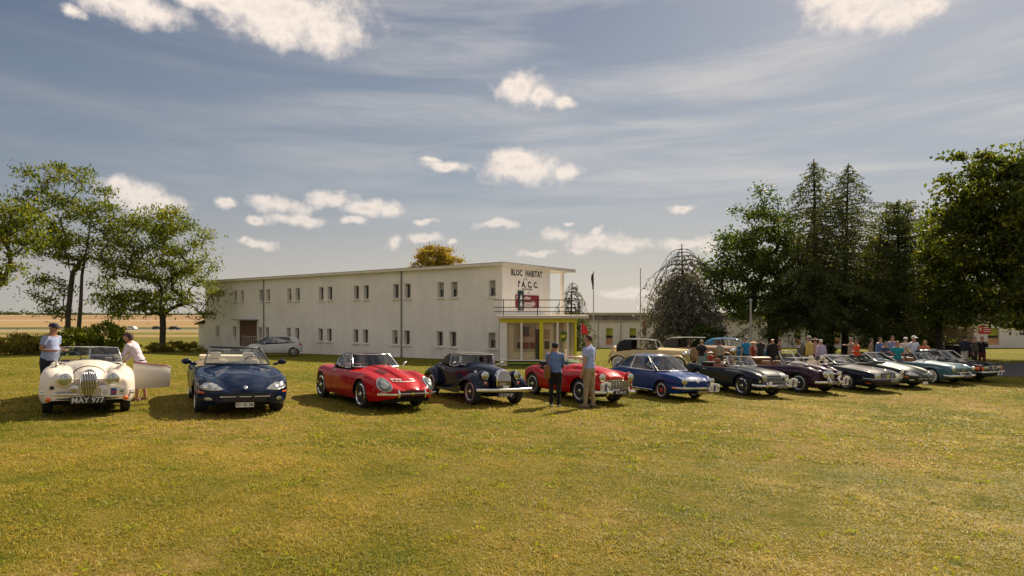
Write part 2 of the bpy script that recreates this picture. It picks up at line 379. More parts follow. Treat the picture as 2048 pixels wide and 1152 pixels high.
# ------------------------------------------------------------------ car builder
NS = 4
def catmull(P, i, t):
    p0 = P[max(i - 1, 0)]; p1 = P[i]; p2 = P[i + 1]; p3 = P[min(i + 2, len(P) - 1)]
    return tuple(.5 * (2 * b + (c - a) * t + (2 * a - 5 * b + 4 * c - d) * t * t + (3 * b - a - 3 * c + d) * t**3) for a, b, c, d in zip(p0, p1, p2, p3))
class Car:
    def __init__(s, name, label, cat, S, paint, X, Y, head, group=None, paint_in=None):
        s.root = thing(name, label, cat, group=group); s.S = S; s.paint = paint; s.XYH = (X, Y, head)
        s.make_body(paint_in or DARKIN)
    def fn(s, k, default=None):
        v = s.S.get(k, default)
        if isinstance(v, (int, float)): return lambda x: v
        return pchip(v)
    def section(s, x):
        W = s.fW(x); zb = s.fzb(x); zm = s.fzm(x); yc = s.fyc(x) * W; zc = s.fzc(x)
        cp = s.S.get('cockpit')
        inn = cp and cp[0] <= x <= cp[1]
        A = (W * s.S.get('tuck', .92), zb); B = (W * .975, zb + .35 * (zm - zb)); C = (W, zm)
        e = s.S.get('edge', .35)
        D = (yc + (W - yc) * (1 - e * .55), zm + (zc - zm) * (1 - e * .62)); E = (yc, zc)
        lo = [A, B, C, D, E]
        hi = [E, (s.fyv(x) * W, s.fzv(x)), (s.fyh(x) * W, s.fzh(x)), (s.fyh(x) * W * .5, s.fzh(x) + (s.fzt(x) - s.fzh(x)) * .78), (0, s.fzt(x))]
        P = lo + hi[1:]
        pts = []
        for i in range(len(P) - 1):
            for k in range(NS): pts.append(catmull(P, i, k / NS))
        pts.append(P[-1])
        if inn:
            iw = s.S.get('door_in', .86) * W; fl = s.S.get('floor', .34)
            Q = [E, (iw, zc - .006), (iw - .02, fl), (iw * .5, fl), (0, fl + .03)]
            base = 4 * NS
            for i in range(4):
                for k in range(NS + (1 if i == 3 else 0)):
                    t = k / NS; pts[base + i * NS + k] = tuple(a + (b - a) * t for a, b in zip(Q[i], Q[i + 1]))
        # rounded ends
        for key, sg in (('nose', 1), ('tail', -1)):
            ln, ky, kz, zmid = s.S[key]
            u = (x - (s.xf - ln)) / ln if sg > 0 else ((s.xr + ln) - x) / ln
            if u > 0:
                u = min(u, 1); k = math.sqrt(max(0, 1 - u * u)); a = ky + (1 - ky) * k; b = kz + (1 - kz) * k
                pts = [(p[0] * a, zmid + (p[1] - zmid) * b) for p in pts]
        # wheel arches
        for ax in s.ax:
            Ra = s.S['arch']; dx = abs(x - ax)
            if dx < Ra:
                za = s.S['wr'] + math.sqrt(max(0, Ra * Ra - dx * dx)) * s.S.get('archk', 1)
                side = pts[:4 * NS + 1]
                if za < side[0][1]: continue
                ztop = side[-1][1] - .03; za = min(za, ztop)
                k0 = 0
                while k0 < 4 * NS and side[k0 + 1][1] < za: k0 += 1
                if k0 >= 4 * NS: continue
                a, b = side[k0], side[k0 + 1]; t = (za - a[1]) / max(1e-6, b[1] - a[1])
                st = (a[0] + (b[0] - a[0]) * t, za)
                rest = [st] + side[k0 + 1:]
                L = [0]
                for i in range(1, len(rest)): L.append(L[-1] + math.dist(rest[i], rest[i - 1]))
                new = []
                for i in range(4 * NS + 1):
                    d = L[-1] * i / (4 * NS); j = 0
                    while j < len(L) - 2 and L[j + 1] < d: j += 1
                    tt = (d - L[j]) / max(1e-9, L[j + 1] - L[j]); new.append(tuple(p + (q - p) * tt for p, q in zip(rest[j], rest[j + 1])))
                pts = new + pts[4 * NS + 1:]
        return pts, inn
    def make_body(s, min_):
        S = s.S; s.xf = S['xf']; s.xr = S['xr']; s.ax = S['axles']
        for k, n_ in (('W', 'fW'), ('zb', 'fzb'), ('zm', 'fzm'), ('yc', 'fyc'), ('zc', 'fzc'), ('yv', 'fyv'), ('zv', 'fzv'), ('yh', 'fyh'), ('zh', 'fzh'), ('zt', 'fzt')):
            setattr(s, n_, s.fn(k))
        xs = set(np.round(np.linspace(s.xr, s.xf, 46), 4))
        nl, tl = S['nose'][0], S['tail'][0]
        for i in range(9):
            a = math.pi / 2 * i / 8
            xs.add(round(s.xf - nl + nl * math.sin(a), 4)); xs.add(round(s.xr + tl - tl * math.sin(a), 4))
        for ax in s.ax:
            for i in range(19):
                a = math.pi * i / 18; xs.add(round(ax + S['arch'] * math.cos(a), 4))
            xs.add(ax + S['arch'] + .003); xs.add(ax - S['arch'] - .003)
        cp = S.get('cockpit')
        if cp:
            for c in cp: xs.add(c - .006); xs.add(c + .006); xs.add(c)
            xs.discard(cp[0]); xs.discard(cp[1]); xs.add(cp[0] + 1e-4); xs.add(cp[1] - 1e-4)
        xs = sorted(x for x in xs if s.xr - 1e-6 <= x <= s.xf + 1e-6)
        xs = [x for i, x in enumerate(xs) if i == 0 or x - xs[i - 1] > 2e-4]
        rows = []; inn = []
        for x in xs:
            p, q = s.section(x); rows.append(p); inn.append(q)
        n = len(rows[0]); vs = []; fs = []; fi = []
        idx = {}
        for i, (x, r) in enumerate(zip(xs, rows)):
            for j, (y, z) in enumerate(r):
                idx[i, j, 1] = len(vs); vs.append((x, y, z))
                if j == n - 1: idx[i, j, -1] = idx[i, j, 1]
                else: idx[i, j, -1] = len(vs); vs.append((x, -y, z))
        for i in range(len(xs) - 1):
            for j in range(n - 1):
                isin = (inn[i] or inn[i + 1]) and j >= 5 * NS - 1
                for sg in (1, -1):
                    f = (idx[i, j, sg], idx[i + 1, j, sg], idx[i + 1, j + 1, sg], idx[i, j + 1, sg])
                    if sg < 0: f = f[::-1]
                    f = tuple(dict.fromkeys(f))
                    if len(f) > 2: (fi if isin else fs).append(f)
        for i, fl in ((0, 0), (len(xs) - 1, 1)):
            for j in range(n - 1):
                f = (idx[i, j, 1], idx[i, j + 1, 1], idx[i, j + 1, -1], idx[i, j, -1]); f = tuple(dict.fromkeys(f))
                if len(f) > 2: fs.append(f if fl else f[::-1])
        m = MB(); m.v = vs; m.f = fs; s.body = m.build('body', s.paint, s.root, smooth=38)
        s.bvh = BVHTree.FromPolygons([Vector(v) for v in vs], fs)
        if fi:
            used = sorted({k for f in fi for k in f}); mp = {k: a for a, k in enumerate(used)}
            m = MB(); m.v = [vs[k] for k in used]; m.f = [tuple(mp[k] for k in f) for f in fi]; s.cab = m.build('cabin_lining', min_, s.root, smooth=30)
        W = s.fW(0); u = MB(); hw = W - S['tw'] - .06
        u.box(((s.xf + s.xr) / 2, 0, .29), (s.xf - s.xr - .5, 2 * hw, .16))
        for ax in s.ax:
            u.box((ax, 0, S['wr']), (.07, 2 * (W - S['tw'] * 1.3), .07))
        u.build('underbody', UNDER, s.root)
    # project on the bodywork
    def hit(s, a, b, ax, sg=1):
        if ax == 'x': o = Vector((sg * 5, a, b)); d = Vector((-sg, 0, 0))
        elif ax == 'y': o = Vector((a, sg * 3, b)); d = Vector((0, -sg, 0))
        else: o = Vector((a, b, 4)); d = Vector((0, 0, -1))
        h = s.bvh.ray_cast(o, d)
        if h[0] is None: return None, None
        nn = h[1] if h[1].dot(d) < 0 else -h[1]
        return h[0], nn
    def patch(s, name, poly, ax, m, off=.008, sg=1, parent=None, thick=0.012, rings=4, dome=0., label=None):
        """a shape lying on the bodywork: poly in (y,z), (x,z) or (x,y)"""
        k = len(poly); cx = sum(p[0] for p in poly) / k; cy = sum(p[1] for p in poly) / k
        fine = []
        for i in range(k):
            a, b = poly[i], poly[(i + 1) % k]; q = max(1, int(math.dist(a, b) / .06))
            for t in range(q): fine.append((a[0] + (b[0] - a[0]) * t / q, a[1] + (b[1] - a[1]) * t / q))
        k = len(fine); vs = []; fs = []; last = None
        def add(a, b, o_):
            nonlocal last
            h, nn = s.hit(a, b, ax, sg)
            if h is None: h, nn = last if last else (Vector((0, 0, 0)), Vector((1, 0, 0)))
            last = (h, nn); vs.append(h + nn * o_)
        add(cx, cy, off + dome)
        for r in range(1, rings + 1):
            t = r / rings
            for (a, b) in fine: add(cx + (a - cx) * t, cy + (b - cy) * t, off + dome * math.sqrt(max(0, 1 - t * t)))
        for (a, b) in fine: add(a, b, off - thick)
        for i in range(k): fs.append((0, 1 + i, 1 + (i + 1) % k))
        for r in range(rings):
            for i in range(k):
                a = 1 + r * k + i; b = 1 + r * k + (i + 1) % k; fs.append((a, b, b + k, a + k))
        M_ = MB(); M_.v = vs; M_.f = fs
        o = M_.build(name, m, parent or s.root, smooth=50)
        if label: o['label'] = label
        return o
    def seam(s, name, pts, ax, m, r=.006, sg=1, parent=None, off=0., closed=False, build=True):
        out = []
        n = len(pts)
        for i in range(n if closed else n - 1):
            a, b = pts[i], pts[(i + 1) % n]; q = max(1, int(math.dist(a, b) / .05))
            for t in range(q): out.append((a[0] + (b[0] - a[0]) * t / q, a[1] + (b[1] - a[1]) * t / q))
        if not closed: out.append(pts[-1])
        P = []
        for a, b in out:
            h, nn = s.hit(a, b, ax, sg)
            if h is not None: P.append(h + nn * off)
        if len(P) < 2: return None
        return MB().tube(P, r, 6, closed=closed).build(name, m, parent or s.root, smooth=60)
    def wheels(s, style, rimr, twid=None, caps=None, whitewall=False, cm=None, spoke_m=None):
        S = s.S; r = S['wr']; w = S['tw']
        key = (style, round(r, 3), round(rimr, 3), w)
        tm = MB().lathe([(rimr, -w * .42), (rimr + .015, -w * .5), (r * .93, -w * .5), (r, -w * .36), (r, w * .36), (r * .93, w * .5), (rimr + .015, w * .5), (rimr, w * .42)], axis='y', n=32)
        rim = MB(); hub = MB()
        sm = spoke_m or CHROME
        rim.lathe([(rimr, -w * .42), (rimr + .012, w * .46), (rimr - .012, w * .52), (rimr - .035, w * .40), (rimr - .045, -w * .2)], axis='y', n=32)
        if style == 'wire':
            for k in range(26):
                a = 2 * math.pi * k / 26; b = a + (.35 if k % 2 else -.35)
                p = (math.cos(a) * (rimr - .02), w * .1, math.sin(a) * (rimr - .02)); q = (math.cos(b) * .045, w * (.42 if k % 2 else .1), math.sin(b) * .045)
                rim.tube([p, q], .0075, 4, caps=False)
            hub.lathe([(.05, -w * .1), (.055, w * .38), (.035, w * .5), (.02, w * .56), (0, w * .57)], axis='y', n=12)
            hub.box((0, w * .5, 0), (.17, .02, .03)); 
        elif style == 'disc':
            rim.lathe([(rimr - .03, w * .3), (rimr * .72, w * .22), (rimr * .55, w * .36), (rimr * .3, w * .38)], axis='y', n=32)
            hub.lathe([(rimr * .5, w * .36), (rimr * .47, w * .46), (rimr * .2, w * .53), (0, w * .55)], axis='y', n=20)
        elif style == 'alloy':
            for k in range(5):
                a = 2 * math.pi * k / 5
                for d_ in (-.13, .13):
                    rim.tube([(math.cos(a + d_) * (rimr - .02), w * .33, math.sin(a + d_) * (rimr - .02)), (math.cos(a + d_ * .4) * .05, w * .42, math.sin(a + d_ * .4) * .05)], [.018, .024], 5)
            hub.lathe([(.055, w * .3), (.055, w * .44), (.03, w * .47), (0, w * .47)], axis='y', n=16)
        elif style == 'perf':
            rim.lathe([(rimr - .03, w * .3), (rimr * .8, w * .18), (rimr * .6, w * .34), (rimr * .35, w * .36)], axis='y', n=32)
            hub.lathe([(rimr * .42, w * .35), (rimr * .36, w * .45), (0, w * .48)], axis='y', n=20)
        back = MB().lathe([(rimr - .03, -w * .1), (0, -w * .1)], axis='y', n=20)
        W = s.fW(0)
        src = None
        for ax in s.ax:
            for sg in (1, -1):
                yw = s.S.get('track', W - w / 2 - .03)
                if src is None:
                    t = tm.build('wheel', RUBBER, s.root, smooth=40)
                    kids = [rim.build('rim', sm, t, smooth=40), hub.build('hub_cap', cm or CHROME, t, smooth=40), back.build('brake_drum', UNDER, t)]
                    if whitewall: kids.append(MB().lathe([(rimr + .03, w * .505), (rimr + .032, w * .515), (rimr + .085, w * .515), (rimr + .087, w * .505)], axis='y', n=32).build('whitewall', WHITE, t))
                    src = (t, kids)
                else:
                    t = src[0].copy(); COL.objects.link(t); t.parent = s.root
                    for k_ in src[1]:
                        c = k_.copy(); COL.objects.link(c); c.parent = t
                t.location = (ax, sg * yw, r); t.rotation_euler = (0, 0, 0 if sg > 0 else math.pi)
        return src
    def windscreen(s, B, T, curve=.1, split=False, fr=.014, fm=None, gm=None, flat_top=0.):
        """B=(x,y,z) bottom corner, T=(x,y,z) top corner; curve: how far the middle bows forward"""
        n = 13; rows = []
        def pt(u, v):
            x = B[0] + (T[0] - B[0]) * v; y = (B[1] + (T[1] - B[1]) * v) * u; z = B[2] + (T[2] - B[2]) * v
            if split: x += curve * (1 - abs(u))
            else: x += curve * (1 - u * u)
            z += flat_top * (1 - u * u) * v
            return Vector((x, y, z))
        for v in np.linspace(0, 1, 5): rows.append([pt(u, v) for u in np.linspace(-1, 1, n)])
        g = MB().grid(rows).build('windscreen', gm or GLASS, s.root, smooth=30 if split else 180)
        per = [pt(u, 0) for u in np.linspace(-1, 1, n)] + [pt(1, v) for v in (.33, .66)] + [pt(u, 1) for u in np.linspace(1, -1, n)] + [pt(-1, v) for v in (.66, .33)]
        f = MB().tube(per, fr, 6, closed=True)
        if split: f.tube([pt(0, 0), pt(0, 1)], fr * 1.2, 6)
        f.build('windscreen_frame', fm or CHROME, g, smooth=60)
        s.ws = pt
        for u in ((-.5, -.12), (.25, .62)):
            MB().tube([pt(u[0], .03) + Vector((.02, 0, .0)), pt(u[1], .12 if not split else .3) + Vector((.025, 0, 0))], .006, 4).build('wiper', BLACK, g)
        return g
    def seats(s, xs, y, z0, m, w=.5, h=.55, lean=12, head=False, back_only=False, pipe=None):
        for x in xs:
            for sg in (1, -1):
                q = MB().rbox((x + .25, sg * y, z0 + .08), (.5, w, .18), .05)
                q.rbox((x - .04, sg * y, z0 + .12 + h / 2), (.14, w, h), .06, ry=R(-lean))
                if head: q.rbox((x - .12, sg * y, z0 + .2 + h), (.1, w * .5, .16), .04, ry=R(-lean))
                q.build('seat', m, s.root, smooth=50)
    def steering(s, x, y, z, r=.19, m=None):
        P = []
        for k in range(20):
            a = 2 * math.pi * k / 20; P.append((x - math.sin(a) * r * .35, y + math.cos(a) * r, z + math.sin(a) * r * .93))
        q = MB().tube(P, .012, 6, closed=True)
        for k in (0, 10, 15): q.tube([P[k], (x + .03, y, z)], .008, 4)
        q.tube([(x + .03, y, z), (x + .4, y, z - .2)], .02, 6)
        q.build('steering_wheel', m or BLACK, s.root, smooth=60)
    def lamp(s, name, c, r, d=(1, 0, 0), bez=CHROME, lens=None, depth_=.10, lensk=.82, parent=None, bulge=.35, label=None):
        """round lamp pointing along d: shell + lens"""
        d = Vector(d).normalized(); q = d.to_track_quat('Z', 'Y').to_matrix()
        sh = MB().lathe([(r * .55, -depth_), (r * .95, -depth_ * .3), (r, 0), (r * .98, .012), (r * .86, .016)], n=20)
        ln = MB().lathe([(r * .87, .008), (r * .8, .02), (r * .5, .02 + r * bulge * .35), (0, .02 + r * bulge * .5)], n=20)
        for mb in (sh, ln): mb.v = [tuple(Vector(c) + q @ Vector(v)) for v in mb.v]
        o = sh.build(name, bez, parent or s.root, smooth=50); ln.build('lens', lens or s.lensm(), o, smooth=60)
        if label: o['label'] = label
        return o
    @staticmethod
    def lensm():
        return mat('lamp_lens', (.42, .44, .38), .08, .75, coat=1.)
    def bumper(s, pts, h=.10, t=.03, m=None, name='bumper'):
        pts = [Vector(p) for p in pts]
        k = len(pts); vs = []; fs = []; prof = [(-.5, 0), (-.35, .8), (0, 1.), (.35, .8), (.5, 0), (.3, -.4), (-.3, -.4)]
        for i, p in enumerate(pts):
            a = pts[max(i - 1, 0)]; b = pts[min(i + 1, k - 1)]; tg = (b - a).normalized(); nn = Vector((tg.y, -tg.x, 0)).normalized()
            if nn.x * s._bd < 0: nn = -nn
            for (u, v) in prof: vs.append(p + Vector((0, 0, u * h)) + nn * (v * t))
        n = len(prof)
        for i in range(k - 1):
            for j in range(n): fs.append((i * n + j, (i + 1) * n + j, (i + 1) * n + (j + 1) % n, i * n + (j + 1) % n))
        fs.append(tuple(range(n))); fs.append(tuple((k - 1) * n + j for j in reversed(range(n))))
        return MB().add(vs, fs).build(name, m or CHROME, s.root, smooth=50)
    _bd = 1
    def bumper_arc(s, x, w, z, bow=.12, ret=.25, h=.1, t=.03, m=None, name='bumper', y0=None, y1=None):
        """wraps round the nose: from side to side, or between y0 and y1"""
        ys = np.linspace(-w, w, 15) if y0 is None else np.linspace(y0, y1, 9)
        P = [(x - bow * (y / w)**2, y, z) for y in ys]
        if y0 is None:
            P = [(x - bow - ret, -w - .02, z)] + P + [(x - bow - ret, w + .02, z)]
        return s.bumper(P, h, t, m, name)
    def plate(s, txt, c, w=.50, h=.11, bg=None, fg=None, tilt=0, size=None, sx=.8, rz=0, name='number_plate', label=None):
        p = MB().rbox((0, 0, 0), (.014, w, h), .006).build(name, bg or BLACK, s.root)
        p.matrix_local = Matrix.Translation(c) @ Matrix.Rotation(R(rz), 4, 'Z') @ Matrix.Rotation(R(-tilt), 4, 'Y')
        if txt: text_mesh(txt, size or h * .98, .001, fg or WHITE, 'lettering', p, Matrix.Translation((.0085, 0, -.002)) @ Matrix(((0, 0, 1, 0), (1, 0, 0, 0), (0, 1, 0, 0), (0, 0, 0, 1))), sx=sx, bold=.0018)
        if label: p['label'] = label
        return p
    def rally_plate(s, c, w=.42, h=.2, tilt=-8, rz=0):
        p = MB().rbox((0, 0, 0), (.012, w, h), .004); p.box((0, 0, h * .56), (.012, w * .5, h * .16))
        p = p.build('rally_plate', WHITE, s.root)
        p.matrix_local = Matrix.Translation(c) @ Matrix.Rotation(R(rz), 4, 'Z') @ Matrix.Rotation(R(-tilt), 4, 'Y')
        bl = mat('rally_blue', (.03, .08, .28), .5); gr = mat('rally_grey', (.25, .27, .27), .5)
        MB().box((.0095, 0, 0), (.004, w * .24, h * .8)).build('blue_panel', bl, p)
        q = MB()
        for yy in (-.34, .34):
            for zz in (-.25, -.05, .15): q.box((.0095, yy * w, zz * h), (.004, w * .2, h * .07))
        tag(q.build('printed_lines', gr, p), kind='stuff')
        MB().ellipsoid((.010, w * .33, h * .02), (.003, h * .13, h * .13)).build('emblem', mat('emblem_green', (.10, .2, .06), .5), p)
        MB().box((.013, 0, -h * .05), (.003, w * .2, h * .22)).build('emblem', mat('emblem_red', (.4, .03, .05), .5), p)
        return p
    def mirror(s, c, sg, m=None, sz=(.06, .17, .11), stalk=True):
        q = MB().ellipsoid(c, tuple(v / 2 for v in sz), 12, 8)
        if stalk: q.tube([c, (c[0] + .03, c[1] - sg * .1, c[2] - .07)], .014, 6)
        return q.build('door_mirror', m or CHROME, s.root, smooth=60)
    def finish(s):
        bpy.context.view_layer.update()
        seat_on_ground(s.root, *s.XYH)
        return s.root
    def handle(s, x, z, sg=1, m=None):
        h, n = s.hit(x, z, 'y', sg)
        if h is not None: MB().tube([h + n * .005 + Vector((.07, 0, 0)), h + n * .03 + Vector((.04, 0, 0)), h + n * .03 - Vector((.05, 0, 0)), h + n * .005 - Vector((.08, 0, 0))], .009, 6).build('door_handle', m or CHROME, s.root, smooth=60)
    def door_lines(s, x0, x1, z0, z1, m=None, lean=0.):
        for sg in (1, -1):
            s.seam('door_seam', [(x0, z1), (x0 + lean, z0), (x1 + lean, z0), (x1, z1)], 'y', m or BLACK, .005, sg)
    def roof(s, rows, m, name='roof', off=0.):
        """rows of (x, yrail, zrail, zcrown, ybelt|None, zbelt|None): loft of a hood or steel roof"""
        G = []
        for (x, yr, zr, zc, yb, zb) in rows:
            half = []
            if yb is None: yb, zb = yr + .004, zr - .012
            P = [(yb, zb), (yr + (yb - yr) * .45 + .012, zb + (zr - zb) * .6), (yr, zr), (yr * .72, zr + (zc - zr) * .72), (yr * .35, zr + (zc - zr) * .97), (0, zc)]
            for i in range(len(P) - 1):
                for k in range(3): half.append(catmull(P, i, k / 3))
            half.append(P[-1])
            G.append([(x, y, z) for y, z in half] + [(x, -y, z) for y, z in reversed(half[:-1])])
        o = MB().grid(G).build(name, m, s.root, smooth=45)
        so = o.modifiers.new('thickness', 'SOLIDIFY'); so.thickness = .02; so.offset = -1
        return o
    def side_glass(s, low, up, gm=None, fm=None, pillars=(), fr=.010):
        """low/up: matching lists of (x,y,z) for the left side; mirrored"""
        for sg in (1, -1):
            l = [(x, y * sg, z) for x, y, z in low]; u = [(x, y * sg, z) for x, y, z in up]
            mid = [tuple((a + b) / 2 + (0.012 * sg if i == 1 else 0) for i, (a, b) in enumerate(zip(p, q))) for p, q in zip(l, u)]
            g = MB().grid([l, mid, u]).build('side_window', gm or GLASS, s.root, smooth=180)
            f = MB().tube(l + u[::-1], fr, 6, closed=True)
            for k in pillars: f.tube([l[k], mid[k], u[k]], fr * 1.6, 6)
            f.build('window_frame', fm or CHROME, g, smooth=60)
# ------------------------------------------------------------------ paints
def paint(name, col, metal=0., rough=.42, srgb=False):
    return mat(name, lin(col) if srgb else col, rough, 0, coat=.6, spec=.03)
CREAM = paint('cream_paint', (.70, .63, .53)); DBLUE = paint('deep_blue_paint', (.0015, .010, .036))
RED = paint('red_paint', (.40, .004, .007)); NAVY = paint('navy_paint', (.008, .014, .032)); MIDBLUE = paint('mid_blue_paint', (.003, .034, .17))
TRNAVY = paint('dark_navy_paint', (.007, .012, .024)); PLUM = paint('plum_paint', (.030, .008, .022)); GREENB = paint('dark_green_paint', (.010, .020, .017))
SLATE = paint('slate_blue_paint', (.06, .13, .17)); NIGHT = paint('night_blue_paint', (.005, .009, .022)); SILVER = paint('silver_paint', (.55, .55, .54), .7, .35)
PALEC = paint('pale_yellow_paint', (.60, .48, .25)); TAN = paint('tan_paint', (.26, .16, .085)); SEDANB = paint('sky_blue_paint', (.03, .14, .25))
BEIGE = mat('beige_leather', (.50, .40, .27), .5); REDLE = mat('red_leather', (.18, .02, .02), .5); BLKLE = mat('black_leather', (.02, .02, .02), .5)
TANLE = mat('tan_leather', (.20, .09, .03), .5); CLOTH = mat('black_hood_cloth', (.014, .015, .020), .85, bump=.15, bscale=60)
BRN = mat('brown_leather', (.10, .035, .02), .6); YPL = mat('yellow_plate', (.62, .45, .05), .5); INK = mat('black_ink', (.01, .01, .01), .6)
CREAML = mat('cream_leather', (.62, .55, .42), .55); REDR = mat('red_wheel', (.40, .01, .01), .3); GREYH = mat('grey_hood_cloth', (.045, .044, .038), .85, bump=.15, bscale=60)
SILP = mat('plate_silver', (.62, .62, .60), .45); SPOKE = mat('wheel_silver', (.55, .54, .52), .32, .7)
def circ(cx, cy, rx, ry, n=18, p=2.): 
    o = []
    for k in range(n):
        a = 2 * math.pi * k / n; c, s_ = math.cos(a), math.sin(a)
        o.append((cx + rx * math.copysign(abs(c)**(2 / p), c), cy + ry * math.copysign(abs(s_)**(2 / p), s_)))
    return o
def grille_bars(c, name, pts_fn, n, ax, m, par, r=.007, off=.012):
    b = MB()
    for k in range(n):
        P = []
        for (a, q) in pts_fn(k / (n - 1)):
            h, nn = c.hit(a, q, ax)
            if h is not None: P.append(h + nn * off)
        if len(P) > 1: b.tube(P, r, 5)
    o = b.build(name, m, par, smooth=60); tag(o, kind='stuff'); return o
def line(a, b, n=7): return [(a[0] + (b[0] - a[0]) * t, a[1] + (b[1] - a[1]) * t) for t in np.linspace(0, 1, n)]

def car_cream_roadster():
    S = dict(xf=2.02, xr=-2.32, axles=(1.30, -1.29), wr=.335, tw=.16, arch=.385, W=[(-2.32, .50), (-1.9, .68), (-1.3, .765), (-.3, .745), (.5, .755), (1.3, .785), (1.75, .775), (2.02, .74)],
             zb=[(-2.3, .34), (-1.8, .24), (0, .20), (1.6, .24), (2.02, .25)], zm=[(-2.3, .5), (1.2, .52), (2.02, .48)], yc=[(-2.3, .7), (-1, .78), (0, .90), (.6, .80), (1.2, .66), (2.02, .64)],
             zc=[(-2.32, .58), (-1.9, .78), (-1.3, .87), (-.6, .80), (0, .80), (.5, .86), (1.15, .925), (1.6, .90), (2.02, .79)],
             yv=[(-2.3, .5), (-.9, .6), (.5, .70), (1.1, .44), (2.02, .40)], zv=[(-2.3, .55), (-1.3, .84), (-.9, .87), (.5, .88), (1.1, .81), (1.6, .74), (2.02, .62)],
             yh=[(-2.3, .3), (.5, .5), (1.1, .29), (2.02, .24)], zh=[(-2.3, .6), (-.9, .90), (.5, .94), (1.1, .89), (1.6, .85), (2.02, .77)],
             zt=[(-2.32, .62), (-1.6, .87), (-.9, .93), (.5, 1.0), (1.1, .965), (1.6, .92), (2.02, .87)], cockpit=(-.82, .42), nose=(.42, .80, .72, .50), tail=(.6, .3, .3, .5), door_in=.88)
    c = Car('vintage_roadster', 'cream open roadster with its door swung out, leftmost car of the front row', 'car', S, CREAM, *POS['xk120'], group='classic cars in the front row', paint_in=BRN)
    c.wheels('disc', .21, cm=CREAM, spoke_m=CREAM)
    g = c.patch('grille', circ(0, .62, .125, .245, 22, 2.2), 'x', mat('grille_dark', (.05, .045, .05), .4, .6), off=.012)
    c.seam('grille_surround', circ(0, .62, .13, .25, 22, 2.2), 'x', CHROME, .014, off=.012, closed=True, parent=g)
    for k in range(9):
        y = -.1 + .2 * k / 8; hh = .245 * math.sqrt(max(0, 1 - (abs(y) / .135)**2.2))
        c.seam('grille_bar', line((y, .62 - hh), (y, .62 + hh)), 'x', CHROME, .006, off=.018, parent=g)
    for sg in (1, -1):
        c.patch('lamp_fairing', circ(sg * .375, .715, .150, .155), 'x', CREAM, off=.03, dome=.045, thick=.05)
        h, _ = c.hit(sg * .375, .715, 'x'); c.lamp('headlight', (h.x + .075, sg * .375, .715), .118, (1, 0, 0))
        h, _ = c.hit(sg * .22, .53, 'x'); c.lamp('fog_lamp', (h.x + .10, sg * .225, .545), .062, (1, 0, 0))
        q = MB().ellipsoid((1.42, sg * .52, .945), (.13, .035, .045)).build('side_lamp', CREAM, c.root, smooth=60)
        MB().ellipsoid((1.52, sg * .52, .945), (.04, .03, .035)).build('lens', c.lensm(), q, smooth=60)
        c.patch('indicator', circ(sg * .60, .345, .035, .035), 'x', ORANGE, off=.03, dome=.02, thick=.03)
        c.bumper_arc(2.10, .78, .435, bow=.20, h=.045, t=.02, y0=sg * .17, y1=sg * .74)
        c.bumper_arc(2.10, .78, .480, bow=.20, h=.02, t=.018, y0=sg * .17, y1=sg * .74)
    c.patch('horn', circ(-.56, .56, .035, .035), 'x', BLACK, off=.01, dome=.02)
    c.patch('air_slot', circ(0, .345, .5, .022), 'x', BLACK, off=.006)
    c.plate('MAY 977', (2.13, .0, .325), .56, .125, BLACK, SILP, size=.145, sx=.92)
    c.rally_plate((2.14, .40, .48), .40, .17)
    # leather strap over the bonnet, bonnet lines
    st = []
    for y in np.linspace(-.36, .36, 15): st.append((1.50 + .05 * (1 - (y / .36)**2), y))
    c.seam('bonnet_strap', st, 'z', BRN, .014, off=.004)
    for sg in (1, -1): c.seam('bonnet_seam', [(1.9, sg * .20), (1.2, sg * .31), (.55, sg * .44)], 'z', BLACK, .004)
    ch = c.hit(1.86, 0, 'z')
    c.windscreen((.50, .58, .94), (.30, .50, 1.24), .16, True, .014, flat_top=.02)
    c.seats([-.42], .30, .34, REDLE, .46, .48); c.steering(.10, -.34, .95, .20)
    MB().rbox((-.25, .28, .98), (.4, .55, .16), .06, rz=.2).build('folded_jacket', mat('dark_cloth', (.03, .03, .05), .8), c.root)
    for i, (yy, zz) in enumerate(((.34, .99), (.50, 1.04), (.52, .94))):
        c.plate('', (.17, yy, zz), .13, .085, SILP, name='paper_tag', tilt=-30)
    # open door, hinged at the front edge
    d = MB(); th = .05; rows = []
    for t in np.linspace(0, 1, 9):
        y = .80 + .73 * t; top = .92 - .08 * math.sin(t * math.pi * .55); bot = .34 + .03 * t * t
        if t > .97: top -= .05
        rows.append([(.40 + .06 * math.sin(k / 7 * math.pi) - t * .10, y, bot + (top - bot) * k / 7) for k in range(8)] + [(.36 - t * .10, y, top), (.34 - t * .1, y, bot)])
    d.grid(rows); n = len(rows[0])
    d.f.append(tuple(range(n))); d.f.append(tuple(range((8) * n + n - 1, 8 * n - 1, -1)))
    door = d.build('door', CREAM, c.root, smooth=40)
    MB().tube([(r[7][0] - .02, r[7][1], r[7][2] + .012) for r in rows], .022, 6).build('door_trim', REDLE, door, smooth=60)
    MB().box((.30, 1.13, .58), (.02, .55, .30)).build('door_lining', REDLE, door)
    c.finish()

